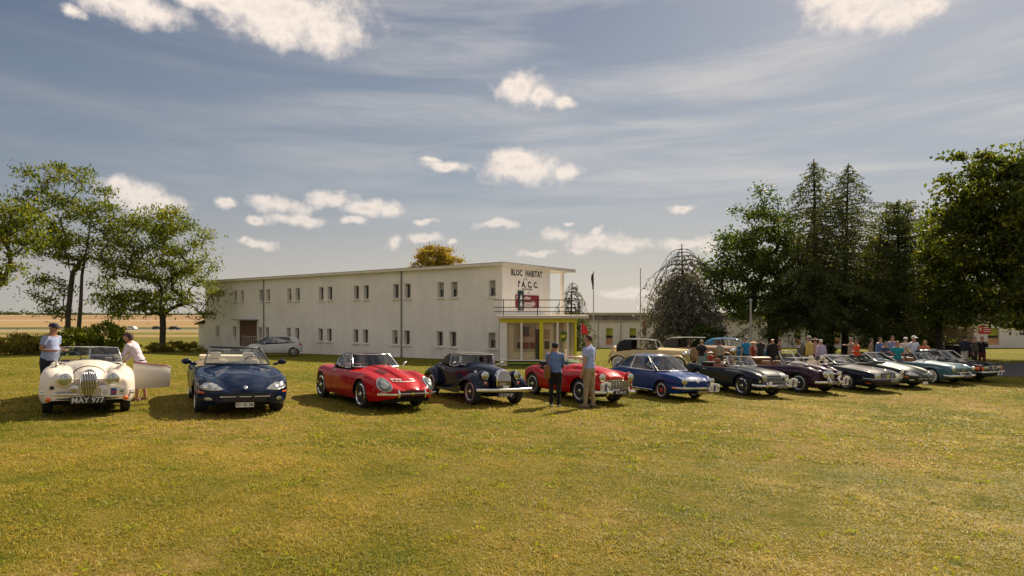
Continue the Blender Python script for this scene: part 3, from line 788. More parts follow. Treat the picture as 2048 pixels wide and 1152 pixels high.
def car_blue_convertible(pos, paint_, label, plate, head_leather, front=True, green=False):
    S = dict(xf=2.28, xr=-2.48, axles=(1.36, -1.23), wr=.325, tw=.235, arch=.375, W=[(-2.48, .62), (-2.1, .80), (-1.2, .905), (0, .88), (1.3, .905), (1.9, .87), (2.28, .76)],
             zb=[(-2.4, .30), (-1.8, .20), (0, .18), (1.8, .19), (2.28, .22)], zm=[(-2.4, .55), (0, .55), (2.28, .48)], yc=[(-2.4, .75), (0, .86), (.8, .84), (2.28, .78)],
             zc=[(-2.48, .72), (-1.9, .86), (-1.1, .90), (-.5, .87), (.5, .885), (1.3, .83), (1.9, .74), (2.28, .60)],
             yv=[(-2.4, .6), (.6, .66), (1.2, .60), (2.28, .58)], zv=[(-2.48, .76), (-1.4, .94), (.55, .93), (1.2, .82), (1.9, .715), (2.28, .58)],
             yh=[(-2.4, .4), (.6, .40), (2.28, .34)], zh=[(-2.48, .78), (-1.4, .97), (.55, .98), (1.2, .88), (1.9, .76), (2.28, .62)],
             zt=[(-2.48, .78), (-1.4, .98), (.55, 1.0), (1.2, .915), (1.9, .795), (2.28, .65)], cockpit=(-1.15, .38), nose=(.60, .55, .48, .40), tail=(.6, .5, .45, .55), door_in=.90)
    c = Car('convertible', label, 'car', S, paint_, *pos, group='classic cars in the front row', paint_in=CREAML)
    c.wheels('alloy', .235, spoke_m=SPOKE, cm=SPOKE)
    m = c.patch('grille', circ(0, .385, .53, .105, 26, 2.4), 'x', BLACK, off=.004)
    c.seam('grille_rim', circ(0, .385, .54, .11, 26, 2.4), 'x', paint_, .012, off=.002, closed=True, parent=m)
    c.seam('grille_bar', line((-.46, .415), (.46, .415), 12), 'x', CHROME, .010, off=.02, parent=m)
    for y in (-.14, .14): c.patch('overrider', circ(y, .40, .028, .075, 12, 3), 'x', BLACK, off=.035, dome=.01, parent=m)
    c.patch('badge', circ(0, .585, .035, .035, 12), 'x', CHROME, off=.008, dome=.008)
    for sg in (1, -1):
        pl = [(sg * .40, .55), (sg * .60, .535), (sg * .77, .555), (sg * .80, .60), (sg * .73, .66), (sg * .60, .67), (sg * .50, .62)]
        h = c.patch('headlight', pl, 'x', c.lensm(), off=.006, dome=.012)
        c.seam('headlight_rim', pl, 'x', CHROME, .009, off=.004, closed=True, parent=h)
        for yy in (.58, .70): c.patch('reflector', circ(sg * yy, .605, .038, .038, 12), 'x', mat('reflector', (.8, .8, .78), .1, 1.), off=.022, dome=.006, parent=h)
        f = c.patch('fog_lamp', circ(sg * .66, .36, .07, .035, 14), 'x', c.lensm(), off=.006, dome=.008)
        c.patch('side_marker', [(1.93, .47), (2.08, .47), (2.08, .50), (1.93, .505)], 'y', ORANGE, sg=sg, off=.004)
        c.mirror((.30, sg * 1.00, .99), sg, paint_, (.12, .2, .13), False)
        MB().tube([(.36, sg * .80, .93), (.32, sg * .92, .96)], .03, 6).build('mirror_arm', paint_, c.root, smooth=60)
        c.seam('bonnet_seam', [(1.95, sg * .45), (1.2, sg * .56), (.55, sg * .62)], 'z', BLACK, .004)
        c.seam('sill_trim', line((-.8, .24), (.9, .24)), 'y', BLACK, .008, sg); c.handle(-.55, .74, sg, CHROME)
    c.door_lines(-.72, .58, .27, .84)
    c.plate(plate, (2.27, -.0, .25), .34, .10, WHITE, INK, size=.085, sx=.8)
    c.windscreen((.72, .66, .965), (.06, .53, 1.30), .20, False, .022, BLACK if not green else CHROME)
    c.seats([-.45], .36, .30, head_leather, .50, .58, head=True); c.seats([-1.12], .33, .42, head_leather, .5, .34)
    c.steering(.12, .38 if not green else -.38, .93, .19)
    MB().rbox((-1.45, 0, .985), (.55, 1.3, .12), .05).build('folded_hood', head_leather if not green else CLOTH, c.root, smooth=50)
    MB().rbox((.12, 0, 1.24), (.03, .2, .06), .01).build('rear_view_mirror', BLACK, c.root)
    c.finish(); return c

def car_red_etype():
    S = dict(xf=2.30, xr=-2.12, axles=(1.24, -1.20), wr=.325, tw=.165, arch=.365, W=[(-2.12, .46), (-1.8, .66), (-1.2, .80), (-.4, .80), (.6, .80), (1.3, .81), (1.9, .74), (2.30, .58)],
             zb=[(-2.1, .34), (-1.6, .22), (0, .19), (1.6, .21), (2.3, .28)], zm=[(-2.1, .52), (0, .52), (1.3, .50), (2.3, .46)], yc=[(-2.1, .6), (-1.2, .76), (0, .86), (1.2, .72), (2.3, .66)],
             zc=[(-2.12, .66), (-1.7, .80), (-1.2, .86), (-.4, .82), (.5, .83), (1.2, .85), (1.7, .77), (2.30, .56)],
             yv=[(-2.1, .4), (0, .6), (.9, .52), (2.3, .5)], zv=[(-2.12, .68), (-1.2, .86), (-.5, .86), (.5, .87), (1.2, .79), (1.8, .69), (2.30, .54)],
             yh=[(-2.1, .25), (.5, .4), (2.3, .30)], zh=[(-2.12, .68), (-1.2, .87), (.5, .91), (1.2, .84), (1.8, .73), (2.3, .57)],
             zt=[(-2.12, .68), (-1.2, .88), (-.5, .88), (.5, .94), (1.2, .90), (1.8, .77), (2.3, .60)], cockpit=(-.62, .40), nose=(.50, .52, .42, .44), tail=(.5, .4, .35, .55), door_in=.88)
    c = Car('sports_car', 'red long-nosed sports car with its black hood up', 'car', S, RED, *POS['etype'], group='classic cars in the front row', paint_in=BLKLE)
    c.wheels('wire', .235)
    m = c.patch('grille', circ(0, .42, .34, .072, 24, 2.2), 'x', BLACK, off=.004)
    c.seam('grille_bar', line((-.36, .425), (.36, .425), 12), 'x', CHROME, .011, off=.02, parent=m); c.patch('badge', circ(0, .425, .04, .03, 12), 'x', CHROME, off=.035, parent=m)
    for sg in (1, -1):
        cx, cz = sg * .565, .60
        pl = circ(cx, cz, .125, .135, 20)
        h = c.patch('headlight', pl, 'x', mat('headlight_cover', (.12, .16, .16), .04, .5, coat=1.), off=.004, dome=.02)
        c.seam('headlight_rim', pl, 'x', CHROME, .014, off=.008, closed=True, parent=h)
        c.patch('lens', circ(cx, cz, .07, .07, 14), 'x', c.lensm(), off=.034, dome=.01, parent=h)
        c.bumper_arc(2.33, .66, .405, bow=.20, h=.055, t=.025, y0=sg * .30, y1=sg * .74)
        c.bumper([(2.12, sg * .74, .405), (1.95, sg * .81, .41), (1.78, sg * .835, .415)], .05, .02) if False else None
        MB().tube([(2.30, sg * .33, .34), (2.34, sg * .33, .41), (2.29, sg * .33, .50)], [.022, .028, .022], 8).build('overrider', CHROME, c.root, smooth=60)
        c.patch('indicator', circ(sg * .60, .44, .06, .025, 14), 'x', ORANGE, off=.008, dome=.006)
        c.handle(-.30, .76, sg); c.seam('bonnet_seam', [(.86, .30), (.84, .50), (.82, .72)], 'y', BLACK, .005, sg)
        c.seam('chrome_strip', line((-.62, .865), (.30, .86)), 'y', CHROME, .007, sg, off=.003)
    c.door_lines(-.42, .48, .26, .80)
    bl = [(y, x) for x, y in ()]
    bu = [(2.05, -.09), (1.6, -.15), (1.0, -.19), (.6, -.2), (.6, .2), (1.0, .19), (1.6, .15), (2.05, .09)]
    c.patch('bonnet_bulge', bu, 'z', RED, off=.012, dome=.028, thick=.03, rings=6)
    for sg in (1, -1): c.patch('louvres', [(1.45, sg * .20), (1.05, sg * .23), (1.05, sg * .34), (1.45, sg * .30)], 'z', mat('louvre_dark', (.12, .004, .006), .4), off=.006)
    n = c.patch('number_plate', [(-.30, .715), (.24, .715), (.24, .66), (-.30, .66)], 'x', WHITE, off=.012)
    for k in range(7): c.patch('lettering', [(-.27 + k * .07, .70), (-.225 + k * .07, .70), (-.225 + k * .07, .675), (-.27 + k * .07, .675)], 'x', RED, off=.020, rings=1, parent=n) if k != 3 else None
    c.patch('indicator', circ(0, .47, .01, .01, 6), 'x', RED, off=.001)
    c.windscreen((.44, .62, .90), (.10, .50, 1.19), .16, False, .016)
    c.roof([(.10, .50, 1.185, 1.215, None, None), (-.10, .52, 1.195, 1.235, None, None), (-.28, .53, 1.19, 1.235, None, None), (-.30, .53, 1.19, 1.235, .60, .89), (-.45, .52, 1.16, 1.215, .62, .89), (-.65, .48, 1.08, 1.15, .62, .885), (-.82, .42, .97, 1.03, .58, .875), (-.92, .34, .90, .905, .46, .875)], CLOTH, 'soft_top')
    c.side_glass([(.36, .65, .87), (.1, .66, .87), (-.2, .66, .87), (-.30, .66, .87)], [(.09, .52, 1.17), (-.02, .53, 1.18), (-.2, .54, 1.18), (-.30, .54, 1.175)], pillars=())
    q = MB(); q.grid([[(-.74, y, 1.135) for y in (-.26, 0, .26)], [(-.91, y * 1.1, .945) for y in (-.26, 0, .26)]]); q.build('rear_window', mat('milky_window', (.5, .55, .55), .3), c.root)
    for sg in (1, -1):
        MB().grid([[(-.34, sg * .612, .90), (-.50, sg * .622, .90), (-.60, sg * .622, .90)], [(-.34, sg * .555, 1.13), (-.48, sg * .555, 1.11), (-.58, sg * .575, 1.03)]]).build('quarter_window', mat('hazy_window', (.32, .40, .44), .25), c.root)
    c.seats([-.30], .30, .32, BLKLE, .44, .48); c.steering(.1, -.32, .93, .18); c.mirror((.42, .80, .97), 1, None, (.05, .1, .1))
    c.finish()

def car_morgan():
    S = dict(xf=1.60, xr=-1.80, axles=(1.20, -1.22), wr=.335, tw=.17, arch=.355, W=[(-1.8, .46), (-1.3, .58), (-.6, .60), (.3, .50), (1.0, .34), (1.60, .24)],
             zb=[(-1.8, .36), (-1.4, .30), (1.6, .34)], zm=[(-1.8, .6), (1.6, .62)], yc=[(-1.8, .85), (-.6, .95), (.5, .88), (1.6, .80)],
             zc=[(-1.8, .62), (-1.5, .80), (-1.0, .92), (-.3, .86), (.15, .90), (.5, .92), (1.2, .88), (1.6, .84)],
             yv=.75, zv=[(-1.8, .64), (-1.0, .95), (.15, .94), (.5, .96), (1.2, .92), (1.6, .875)], yh=.55, zh=[(-1.8, .66), (-1.0, .96), (.5, .99), (1.2, .945), (1.6, .905)],
             zt=[(-1.8, .66), (-1.0, .97), (.5, 1.02), (1.2, .97), (1.6, .925)], cockpit=(-.78, .20), nose=(.10, .90, .94, .6), tail=(.5, .5, .3, .5), door_in=.90)
    S['arch'] = .01; S['W_'] = 1
    c = Car('sports_tourer', 'navy tourer with separate wings, upright grille and dark hood up', 'car', S, NAVY, *POS['morgan'], group='classic cars in the front row', paint_in=BLKLE)
    c.S['track'] = .62
    c.wheels('wire', .225, spoke_m=SPOKE)
    # wings: a swept band following a curve over each wheel and down into the running board
    two = mat('wing_inner', (.01, .01, .012), .7)
    def wing(path, y_in, y_out, nm):
        for sg in (1, -1):
            rows = []
            for i, (x, z, yi, yo, cr) in enumerate(path):
                r = []
                for k in range(9):
                    t = k / 8; y = yi + (yo - yi) * t
                    zz = z + cr * (1 - (2 * t - .75)**2 / 1.5) - (0.10 * max(0, t - .8) / .2 * (cr * 12 if cr > .04 else .5))
                    r.append((x, y * sg, zz))
                rows.append(r)
            o = MB().grid(rows).build(nm, NAVY, c.root, smooth=50); so = o.modifiers.new('thickness', 'SOLIDIFY'); so.thickness = .012; so.offset = -1
    F_ = [(1.62, .38, .40, .74, .02), (1.60, .50, .36, .78, .05), (1.52, .63, .32, .80, .07), (1.38, .715, .30, .81, .08), (1.20, .74, .32, .81, .08), (1.02, .715, .34, .81, .075), (.86, .64, .38, .80, .06), (.70, .54, .42, .79, .045), (.50, .45, .46, .78, .03), (.25, .37, .50, .77, .02), (-.05, .325, .54, .76, .012), (-.40, .30, .56, .76, .01), (-.72, .29, .56, .76, .01)]
    B_ = [(-.72, .33, .54, .78, .01), (-.78, .48, .52, .79, .03), (-.88, .62, .50, .80, .05), (-1.02, .71, .50, .80, .06), (-1.22, .745, .50, .80, .065), (-1.42, .70, .48, .80, .06), (-1.58, .59, .44, .78, .05), (-1.68, .44, .42, .74, .03)]
    wing(F_, 0, 0, 'front_wing'); wing(B_, 0, 0, 'rear_wing')
    for sg in (1, -1):
        # inner valance closing the wing to the body
        v = MB(); v.prism([(.78, .36), (1.0, .66), (1.2, .72), (1.4, .68), (1.55, .50), (1.55, .34)], sg * .33, sg * .345, 'y'); v.build('inner_wing', two, c.root)
        # side valance below the sweep seen between the wheels
        v = MB(); v.prism([(.82, .42), (.62, .47), (.3, .36), (-.2, .30), (-.7, .285), (-.7, .24), (.5, .24), (.72, .27)], sg * .755, sg * .765, 'y'); v.build('running_board', NAVY, c.root)
        q = MB().ellipsoid((1.40, sg * .47, .755), (.19, .115, .12), ry=.0).build('lamp_pod', NAVY, c.root, smooth=60)
        c.lamp('headlight', (1.565, sg * .47, .76), .105, (1, 0, -.02))
        c.lamp('indicator', (1.60, sg * .47, .575), .042, (1, 0, 0), CHROME, ORANGE, .04)
        MB().lathe([(.001, 0), (.035, .01), (.02, .05), (0, .06)], (1.28, sg * .60, .815), n=12).build('side_lamp', CHROME, c.root, smooth=60)
        c.seam('bonnet_seam', line((.2, .40), (1.45, .45)), 'y', BLACK, .004, sg); c.handle(-.62, .80, sg)
        for k in range(10):
            x = .55 + k * .07; c.seam('louvre', line((x, .55), (x, .74), 3), 'y', mat('louvre_navy', (.003, .005, .01), .4), .008, sg)
        c.mirror((.32, sg * .72, 1.0), sg, CHROME, (.04, .1, .1), False); MB().tube([(.28, sg * .52, .94), (.32, sg * .7, 1.0)], .008, 5).build('mirror_arm', CHROME, c.root)
    # grille shell
    g = MB(); shell = circ(0, .64, .235, .285, 24, 2.6)
    rows = [[(1.60, y, z) for y, z in shell + shell[:1]], [(1.70, y * .93, .64 + (z - .64) * .95) for y, z in shell + shell[:1]], [(1.71, y * .82, .64 + (z - .64) * .88) for y, z in shell + shell[:1]]]
    g.grid(rows); sh = g.build('grille', CHROME, c.root, smooth=40)
    MB().prism([(y * .84, .64 + (z - .64) * .88) for y, z in shell], 1.66, 1.67, 'x').build('grille_backing', BLACK, sh)
    for k in range(13):
        y = -.18 + .36 * k / 12; hh = .25 * (1 - (abs(y) / .205)**2.6)**(1 / 2.6)
        MB().tube([(1.69, y, .64 - hh), (1.715, y, .64), (1.69, y, .64 + hh)], .0065, 5).build('grille_bar', CHROME, sh)
    c.bumper_arc(1.88, .78, .42, bow=.10, ret=.02, h=.085, t=.022, m=mat('polished_alloy', (.7, .69, .66), .3, 1.))
    MB().box((1.75, 0, .42), (.25, .5, .03)).build('bumper_bracket', BLACK, c.root)
    c.plate('', (1.90, -.05, .50), .17, .07, SILP, name='badge')
    c.plate('CE·559·EP', (1.86, -.02, .30), .50, .10, BLACK, SILP, size=.11, sx=.85)
    c.windscreen((.24, .50, .95), (.20, .48, 1.22), .02, False, .012)
    c.roof([(.22, .49, 1.21, 1.23, None, None), (.0, .52, 1.23, 1.27, None, None), (-.25, .53, 1.23, 1.28, None, None), (-.27, .53, 1.23, 1.28, .585, .92), (-.5, .52, 1.20, 1.26, .59, .92), (-.75, .50, 1.12, 1.18, .58, .93), (-.95, .46, 1.0, 1.04, .52, .93), (-1.02, .40, .94, .95, .44, .93)], GREYH, 'soft_top')
    c.side_glass([(.22, .55, .93), (0, .58, .90), (-.25, .59, .90)], [(.2, .50, 1.20), (0, .53, 1.22), (-.25, .54, 1.22)])
    c.seats([-.42], .27, .40, BLKLE, .42, .48); c.steering(-.0, .27, .98, .18)
    sp = MB().lathe([(.18, -.08), (.30, -.06), (.31, 0), (.30, .07), (.18, .08)], (0, 0, 0), 'x', 24).build('spare_wheel', RUBBER, c.root, smooth=40); sp.location = (-1.62, 0, .78); sp.rotation_euler = (0, R(35), 0)
    c.finish()

def car_tr3():
    S = dict(xf=1.86, xr=-1.95, axles=(1.12, -1.11), wr=.33, tw=.155, arch=.37, W=[(-1.95, .45), (-1.6, .62), (-1.1, .70), (0, .685), (1.1, .70), (1.6, .70), (1.86, .67)],
             zb=[(-1.9, .36), (-1.5, .26), (0, .24), (1.5, .26), (1.86, .28)], zm=[(-1.9, .52), (1.86, .52)], yc=[(-1.9, .7), (0, .90), (.5, .82), (1.1, .76), (1.86, .76)],
             zc=[(-1.95, .60), (-1.6, .80), (-1.1, .88), (-.6, .76), (-.2, .70), (.3, .84), (1.1, .90), (1.55, .87), (1.86, .76)],
             yv=[(-1.9, .5), (.3, .75), (.9, .55), (1.86, .53)], zv=[(-1.95, .62), (-.9, .92), (.3, .90), (.9, .86), (1.5, .80), (1.86, .70)], yh=[(-1.9, .3), (.3, .5), (1.86, .38)],
             zh=[(-1.95, .64), (-.9, .96), (.3, .99), (.9, .96), (1.5, .89), (1.86, .78)], zt=[(-1.95, .64), (-.9, .98), (.3, 1.03), (.9, 1.0), (1.5, .925), (1.86, .81)], cockpit=(-.85, .20), nose=(.30, .86, .80, .5), tail=(.5, .4, .35, .5), door_in=.86)
    c = Car('sports_roadster', 'open red roadster with egg-crate grille, two men standing beside it', 'car', S, RED, *POS['tr3'], group='classic cars in the front row', paint_in=BLKLE)
    c.wheels('wire', .23, spoke_m=SPOKE)
    g = c.patch('grille', circ(0, .545, .47, .12, 26, 4.), 'x', BLACK, off=.006)
    c.seam('grille_surround', circ(0, .545, .48, .125, 26, 4.), 'x', CHROME, .012, off=.01, closed=True, parent=g)
    for k in range(17):
        y = -.44 + .88 * k / 16; c.seam('grille_bar', line((y, .435), (y, .655)), 'x', CHROME, .006, off=.02, parent=g)
    for k in range(4): c.seam('grille_bar', line((-.46, .465 + k * .053), (.46, .465 + k * .053), 12), 'x', CHROME, .006, off=.022, parent=g)
    for sg in (1, -1):
        h, _ = c.hit(sg * .50, .74, 'x'); q = MB().lathe([(.13, -.10), (.12, -.02), (.11, 0)], n=18); q.v = [(h.x + .04 + v[2], sg * .50 + v[0], .745 + v[1]) for v in q.v]; q.build('lamp_nacelle', RED, c.root, smooth=60)
        c.lamp('headlight', (h.x + .055, sg * .50, .745), .108, (1, 0, 0))
        c.patch('indicator', circ(sg * .545, .545, .03, .05, 12), 'x', c.lensm(), off=.02, dome=.02)
        MB().tube([(1.94, sg * .38, .26), (1.99, sg * .38, .38), (1.94, sg * .38, .49)], [.025, .034, .025], 8).build('overrider', CHROME, c.root, smooth=60)
        c.seam('wing_beading', [(1.75, sg * .40), (1.1, sg * .42), (.4, sg * .52)], 'z', mat('beading', (.25, .004, .006), .4), .006)
    c.seam('scuttle_line', line((.42, .60), (.45, .90), 5), 'y', BLACK, .005, -1)
    c.patch('badge', [(0, .86), (.035, .80), (-.035, .80)], 'x', CHROME, off=.012)
    lt = MB()
    for k in range(7):
        y = -.21 + .07 * k; h, n = c.hit(y, .70, 'x'); lt.box(h + n * .008, (.012, .035, .022))
    lt.build('lettering', CHROME, c.root)
    c.bumper_arc(1.96, .72, .36, bow=.09, ret=.16, h=.10, t=.03)
    c.plate('EC-360-TL', (2.0, .06, .365), .50, .11, BLACK, SILP, size=.105, sx=.8); c.rally_plate((1.97, -.46, .50), .34, .22)
    c.windscreen((.30, .56, .97), (.20, .53, 1.22), .05, False, .014)
    c.seats([-.45], .28, .36, BLKLE, .42, .42); c.steering(-.02, .30, .98, .2)
    MB().rbox((-.95, 0, .96), (.25, .95, .12), .05).build('folded_hood', CLOTH, c.root, smooth=50)
    b = MB().ellipsoid((-.1, .1, 1.02), (.16, .2, .07)); b.build('flower_posy', mat('mixed_flowers', (.12, .22, .04), .8, var=.6, vscale=30), c.root)
    c.finish()

def car_coupe850():
    S = dict(xf=1.80, xr=-1.82, axles=(1.02, -1.02), wr=.275, tw=.15, arch=.315, W=[(-1.82, .62), (-1.4, .72), (0, .745), (1.0, .745), (1.5, .72), (1.80, .66)],
             zb=[(-1.8, .30), (-1.4, .20), (1.4, .20), (1.8, .26)], zm=[(-1.8, .62), (1.8, .58)], yc=[(-1.8, .86), (0, .93), (1.0, .88), (1.8, .82)],
             zc=[(-1.82, .66), (-1.4, .78), (-.6, .82), (.5, .80), (1.2, .77), (1.6, .73), (1.80, .64)], yv=[(-1.8, .6), (1.8, .60)], zv=[(-1.82, .68), (-1.2, .80), (.6, .80), (1.2, .73), (1.6, .68), (1.80, .60)],
             yh=[(-1.8, .4), (1.8, .38)], zh=[(-1.82, .70), (-1.2, .82), (.6, .83), (1.2, .755), (1.6, .70), (1.80, .62)], zt=[(-1.82, .70), (-1.2, .82), (.6, .85), (1.2, .77), (1.6, .715), (1.8, .635)],
             cockpit=(-.95, .60), nose=(.30, .82, .74, .46), tail=(.25, .85, .85, .5), door_in=.93, edge=.5)
    c = Car('small_coupe', 'small mid blue fastback coupe with round headlights and red hubcaps', 'car', S, MIDBLUE, *POS['seat'], group='classic cars in the front row', paint_in=REDLE)
    c.wheels('perf', .19, spoke_m=SPOKE, cm=REDR)
    for sg in (1, -1):
        h, _ = c.hit(sg * .53, .60, 'x'); c.lamp('headlight', (h.x + .04, sg * .535, .60), .098, (1, 0, 0))
        c.patch('indicator', circ(sg * .52, .455, .035, .025, 12), 'x', c.lensm(), off=.015, dome=.01)
        c.seam('sill_strip', line((-1.25, .245), (.62, .245)), 'y', CHROME, .012, sg, off=.004); c.seam('waist_crease', line((-1.6, .70), (1.6, .64), 12), 'y', MIDBLUE, .007, sg)
        c.handle(-.50, .70, sg)
    c.door_lines(-.62, .50, .30, .78)
    c.seam('nose_bar', line((-.36, .60), (.36, .60), 10), 'x', CHROME, .010, off=.006); c.patch('badge', circ(0, .60, .05, .05, 14), 'x', CHROME, off=.016)
    c.bumper_arc(1.86, .72, .40, bow=.09, ret=.22, h=.07, t=.025)
    c.plate('833 RE 62', (1.89, .15, .28), .46, .11, mat('dark_plate', (.05, .045, .03), .5), YPL, size=.115, sx=.8); c.rally_plate((1.90, .58, .40), .40, .22)
    c.windscreen((.72, .60, .83), (.16, .50, 1.25), .12, False, .015)
    c.roof([(.17, .50, 1.245, 1.275, None, None), (0, .52, 1.265, 1.30, None, None), (-.4, .53, 1.265, 1.31, None, None), (-.75, .52, 1.22, 1.275, None, None), (-1.0, .50, 1.14, 1.19, .535, 1.11), (-1.25, .50, 1.02, 1.05, .60, .93), (-1.5, .50, .87, .89, .62, .80), (-1.62, .50, .80, .81, .60, .77)], MIDBLUE, 'roof')
    low = [(.62, .64, .83), (.3, .665, .83), (-.1, .67, .83), (-.5, .67, .83), (-.52, .67, .83), (-.9, .66, .835), (-1.22, .63, .85)]
    up = [(.17, .52, 1.24), (.05, .53, 1.255), (-.1, .54, 1.26), (-.42, .545, 1.255), (-.45, .545, 1.25), (-.78, .545, 1.19), (-1.10, .57, .99)]
    c.side_glass(low, up, fr=.014, pillars=(3,), fm=CHROME)
    c.side_glass([(.44, .66, .835), (.42, .66, .835)], [(.17, .535, 1.235), (.15, .535, 1.235)], fr=.008) if False else None
    c.patch('rear_window', [(-.98, -.42), (-1.4, -.46), (-1.4, .46), (-.98, .42)], 'z', BLACK, off=.25) if False else None
    c.seats([-.25], .30, .30, BLKLE, .46, .52); c.seats([-.85], .28, .40, BLKLE, .46, .3); c.steering(.30, .32, .87, .18)
    MB().ellipsoid((-1.05, -.1, .92), (.15, .2, .10)).build('sun_hat', CREAML, c.root, smooth=60)
    c.finish()

def car_tr4():
    S = dict(xf=1.84, xr=-2.02, axles=(1.12, -1.12), wr=.335, tw=.165, arch=.375, W=[(-2.02, .62), (-1.5, .71), (0, .73), (1.1, .735), (1.6, .72), (1.84, .68)],
             zb=[(-2.0, .34), (-1.5, .24), (1.5, .25), (1.84, .28)], zm=[(-2, .66), (1.84, .62)], yc=[(-2, .88), (0, .93), (1.0, .86), (1.84, .80)],
             zc=[(-2.02, .82), (-1.5, .87), (-.6, .83), (.3, .86), (1.1, .86), (1.5, .82), (1.84, .72)], yv=.62, zv=[(-2.02, .80), (-1.2, .87), (.3, .88), (1.1, .85), (1.5, .80), (1.84, .68)],
             yh=.42, zh=[(-2.02, .82), (-1.2, .89), (.3, .93), (1.1, .90), (1.5, .85), (1.84, .74)], zt=[(-2.02, .82), (-1.2, .90), (.3, .95), (1.1, .92), (1.5, .865), (1.84, .75)], cockpit=(-.95, .20), nose=(.22, .92, .84, .52), tail=(.25, .85, .85, .6), door_in=.88, edge=.55)
    c = Car('roadster', 'dark navy open roadster with a wide slatted grille, beside the small blue coupe', 'car', S, TRNAVY, *POS['tr4'], group='classic cars in the front row', paint_in=REDLE)
    c.wheels('wire', .235)
    g = c.patch('grille', circ(0, .585, .56, .115, 26, 5.), 'x', BLACK, off=.004)
    for k in range(5): c.seam('grille_bar', line((-.55, .495 + k * .046), (.55, .495 + k * .046), 14), 'x', CHROME, .0075, off=.012, parent=g)
    for sg in (1, -1):
        h, _ = c.hit(sg * .44, .66, 'x'); c.lamp('headlight', (h.x + .045, sg * .46, .665), .095, (1, 0, 0))
        c.patch('indicator', [(sg * .58, .50), (sg * .64, .50), (sg * .64, .57), (sg * .58, .57)], 'x', c.lensm(), off=.02)
        MB().tube([(1.92, sg * .40, .32), (1.98, sg * .40, .42), (1.93, sg * .40, .52)], [.022, .03, .022], 8).build('overrider', CHROME, c.root, smooth=60)
        c.seam('wing_trim', line((.4, .80), (1.05, .79)), 'y', CHROME, .008, sg, off=.004); c.handle(-.75, .74, sg); c.seam('wheel_arch_lip', [(1.12 + .39 * math.cos(a), .335 + .39 * math.sin(a)) for a in np.linspace(.15, 3.0, 18)], 'y', TRNAVY, .016, sg, off=.004)
    c.door_lines(-.86, .22, .30, .80)
    c.bumper_arc(1.95, .74, .40, bow=.08, ret=.2, h=.09, t=.03)
    c.plate('TR 250 TM', (1.99, .22, .385), .42, .10, BLACK, SILP, size=.09) if False else c.plate('', (1.99, .22, .385), .46, .10, mat('plate_grey', (.18, .17, .15), .5))
    c.rally_plate((1.98, .66, .50), .36, .24); c.plate('', (1.985, -.30, .47), .12, .12, WHITE, name='club_badge')
    c.windscreen((.42, .60, .93), (.16, .52, 1.25), .12, False, .018)
    MB().tube([(-.58, -.62, .86), (-.60, -.56, 1.2), (-.62, -.48, 1.25), (-.62, .48, 1.25), (-.60, .56, 1.2), (-.58, .62, .86)], .03, 8).build('roll_hoop', TRNAVY, c.root, smooth=60) if False else None
    c.seats([-.40], .30, .36, TANLE, .45, .48, head=True); c.steering(.02, .32, .96, .19); c.mirror((.34, -.76, 1.0), -1, CHROME, (.05, .12, .1))
    MB().rbox((-.95, 0, .92), (.35, 1.1, .12), .05).build('folded_hood', CLOTH, c.root, smooth=50)
    c.finish()

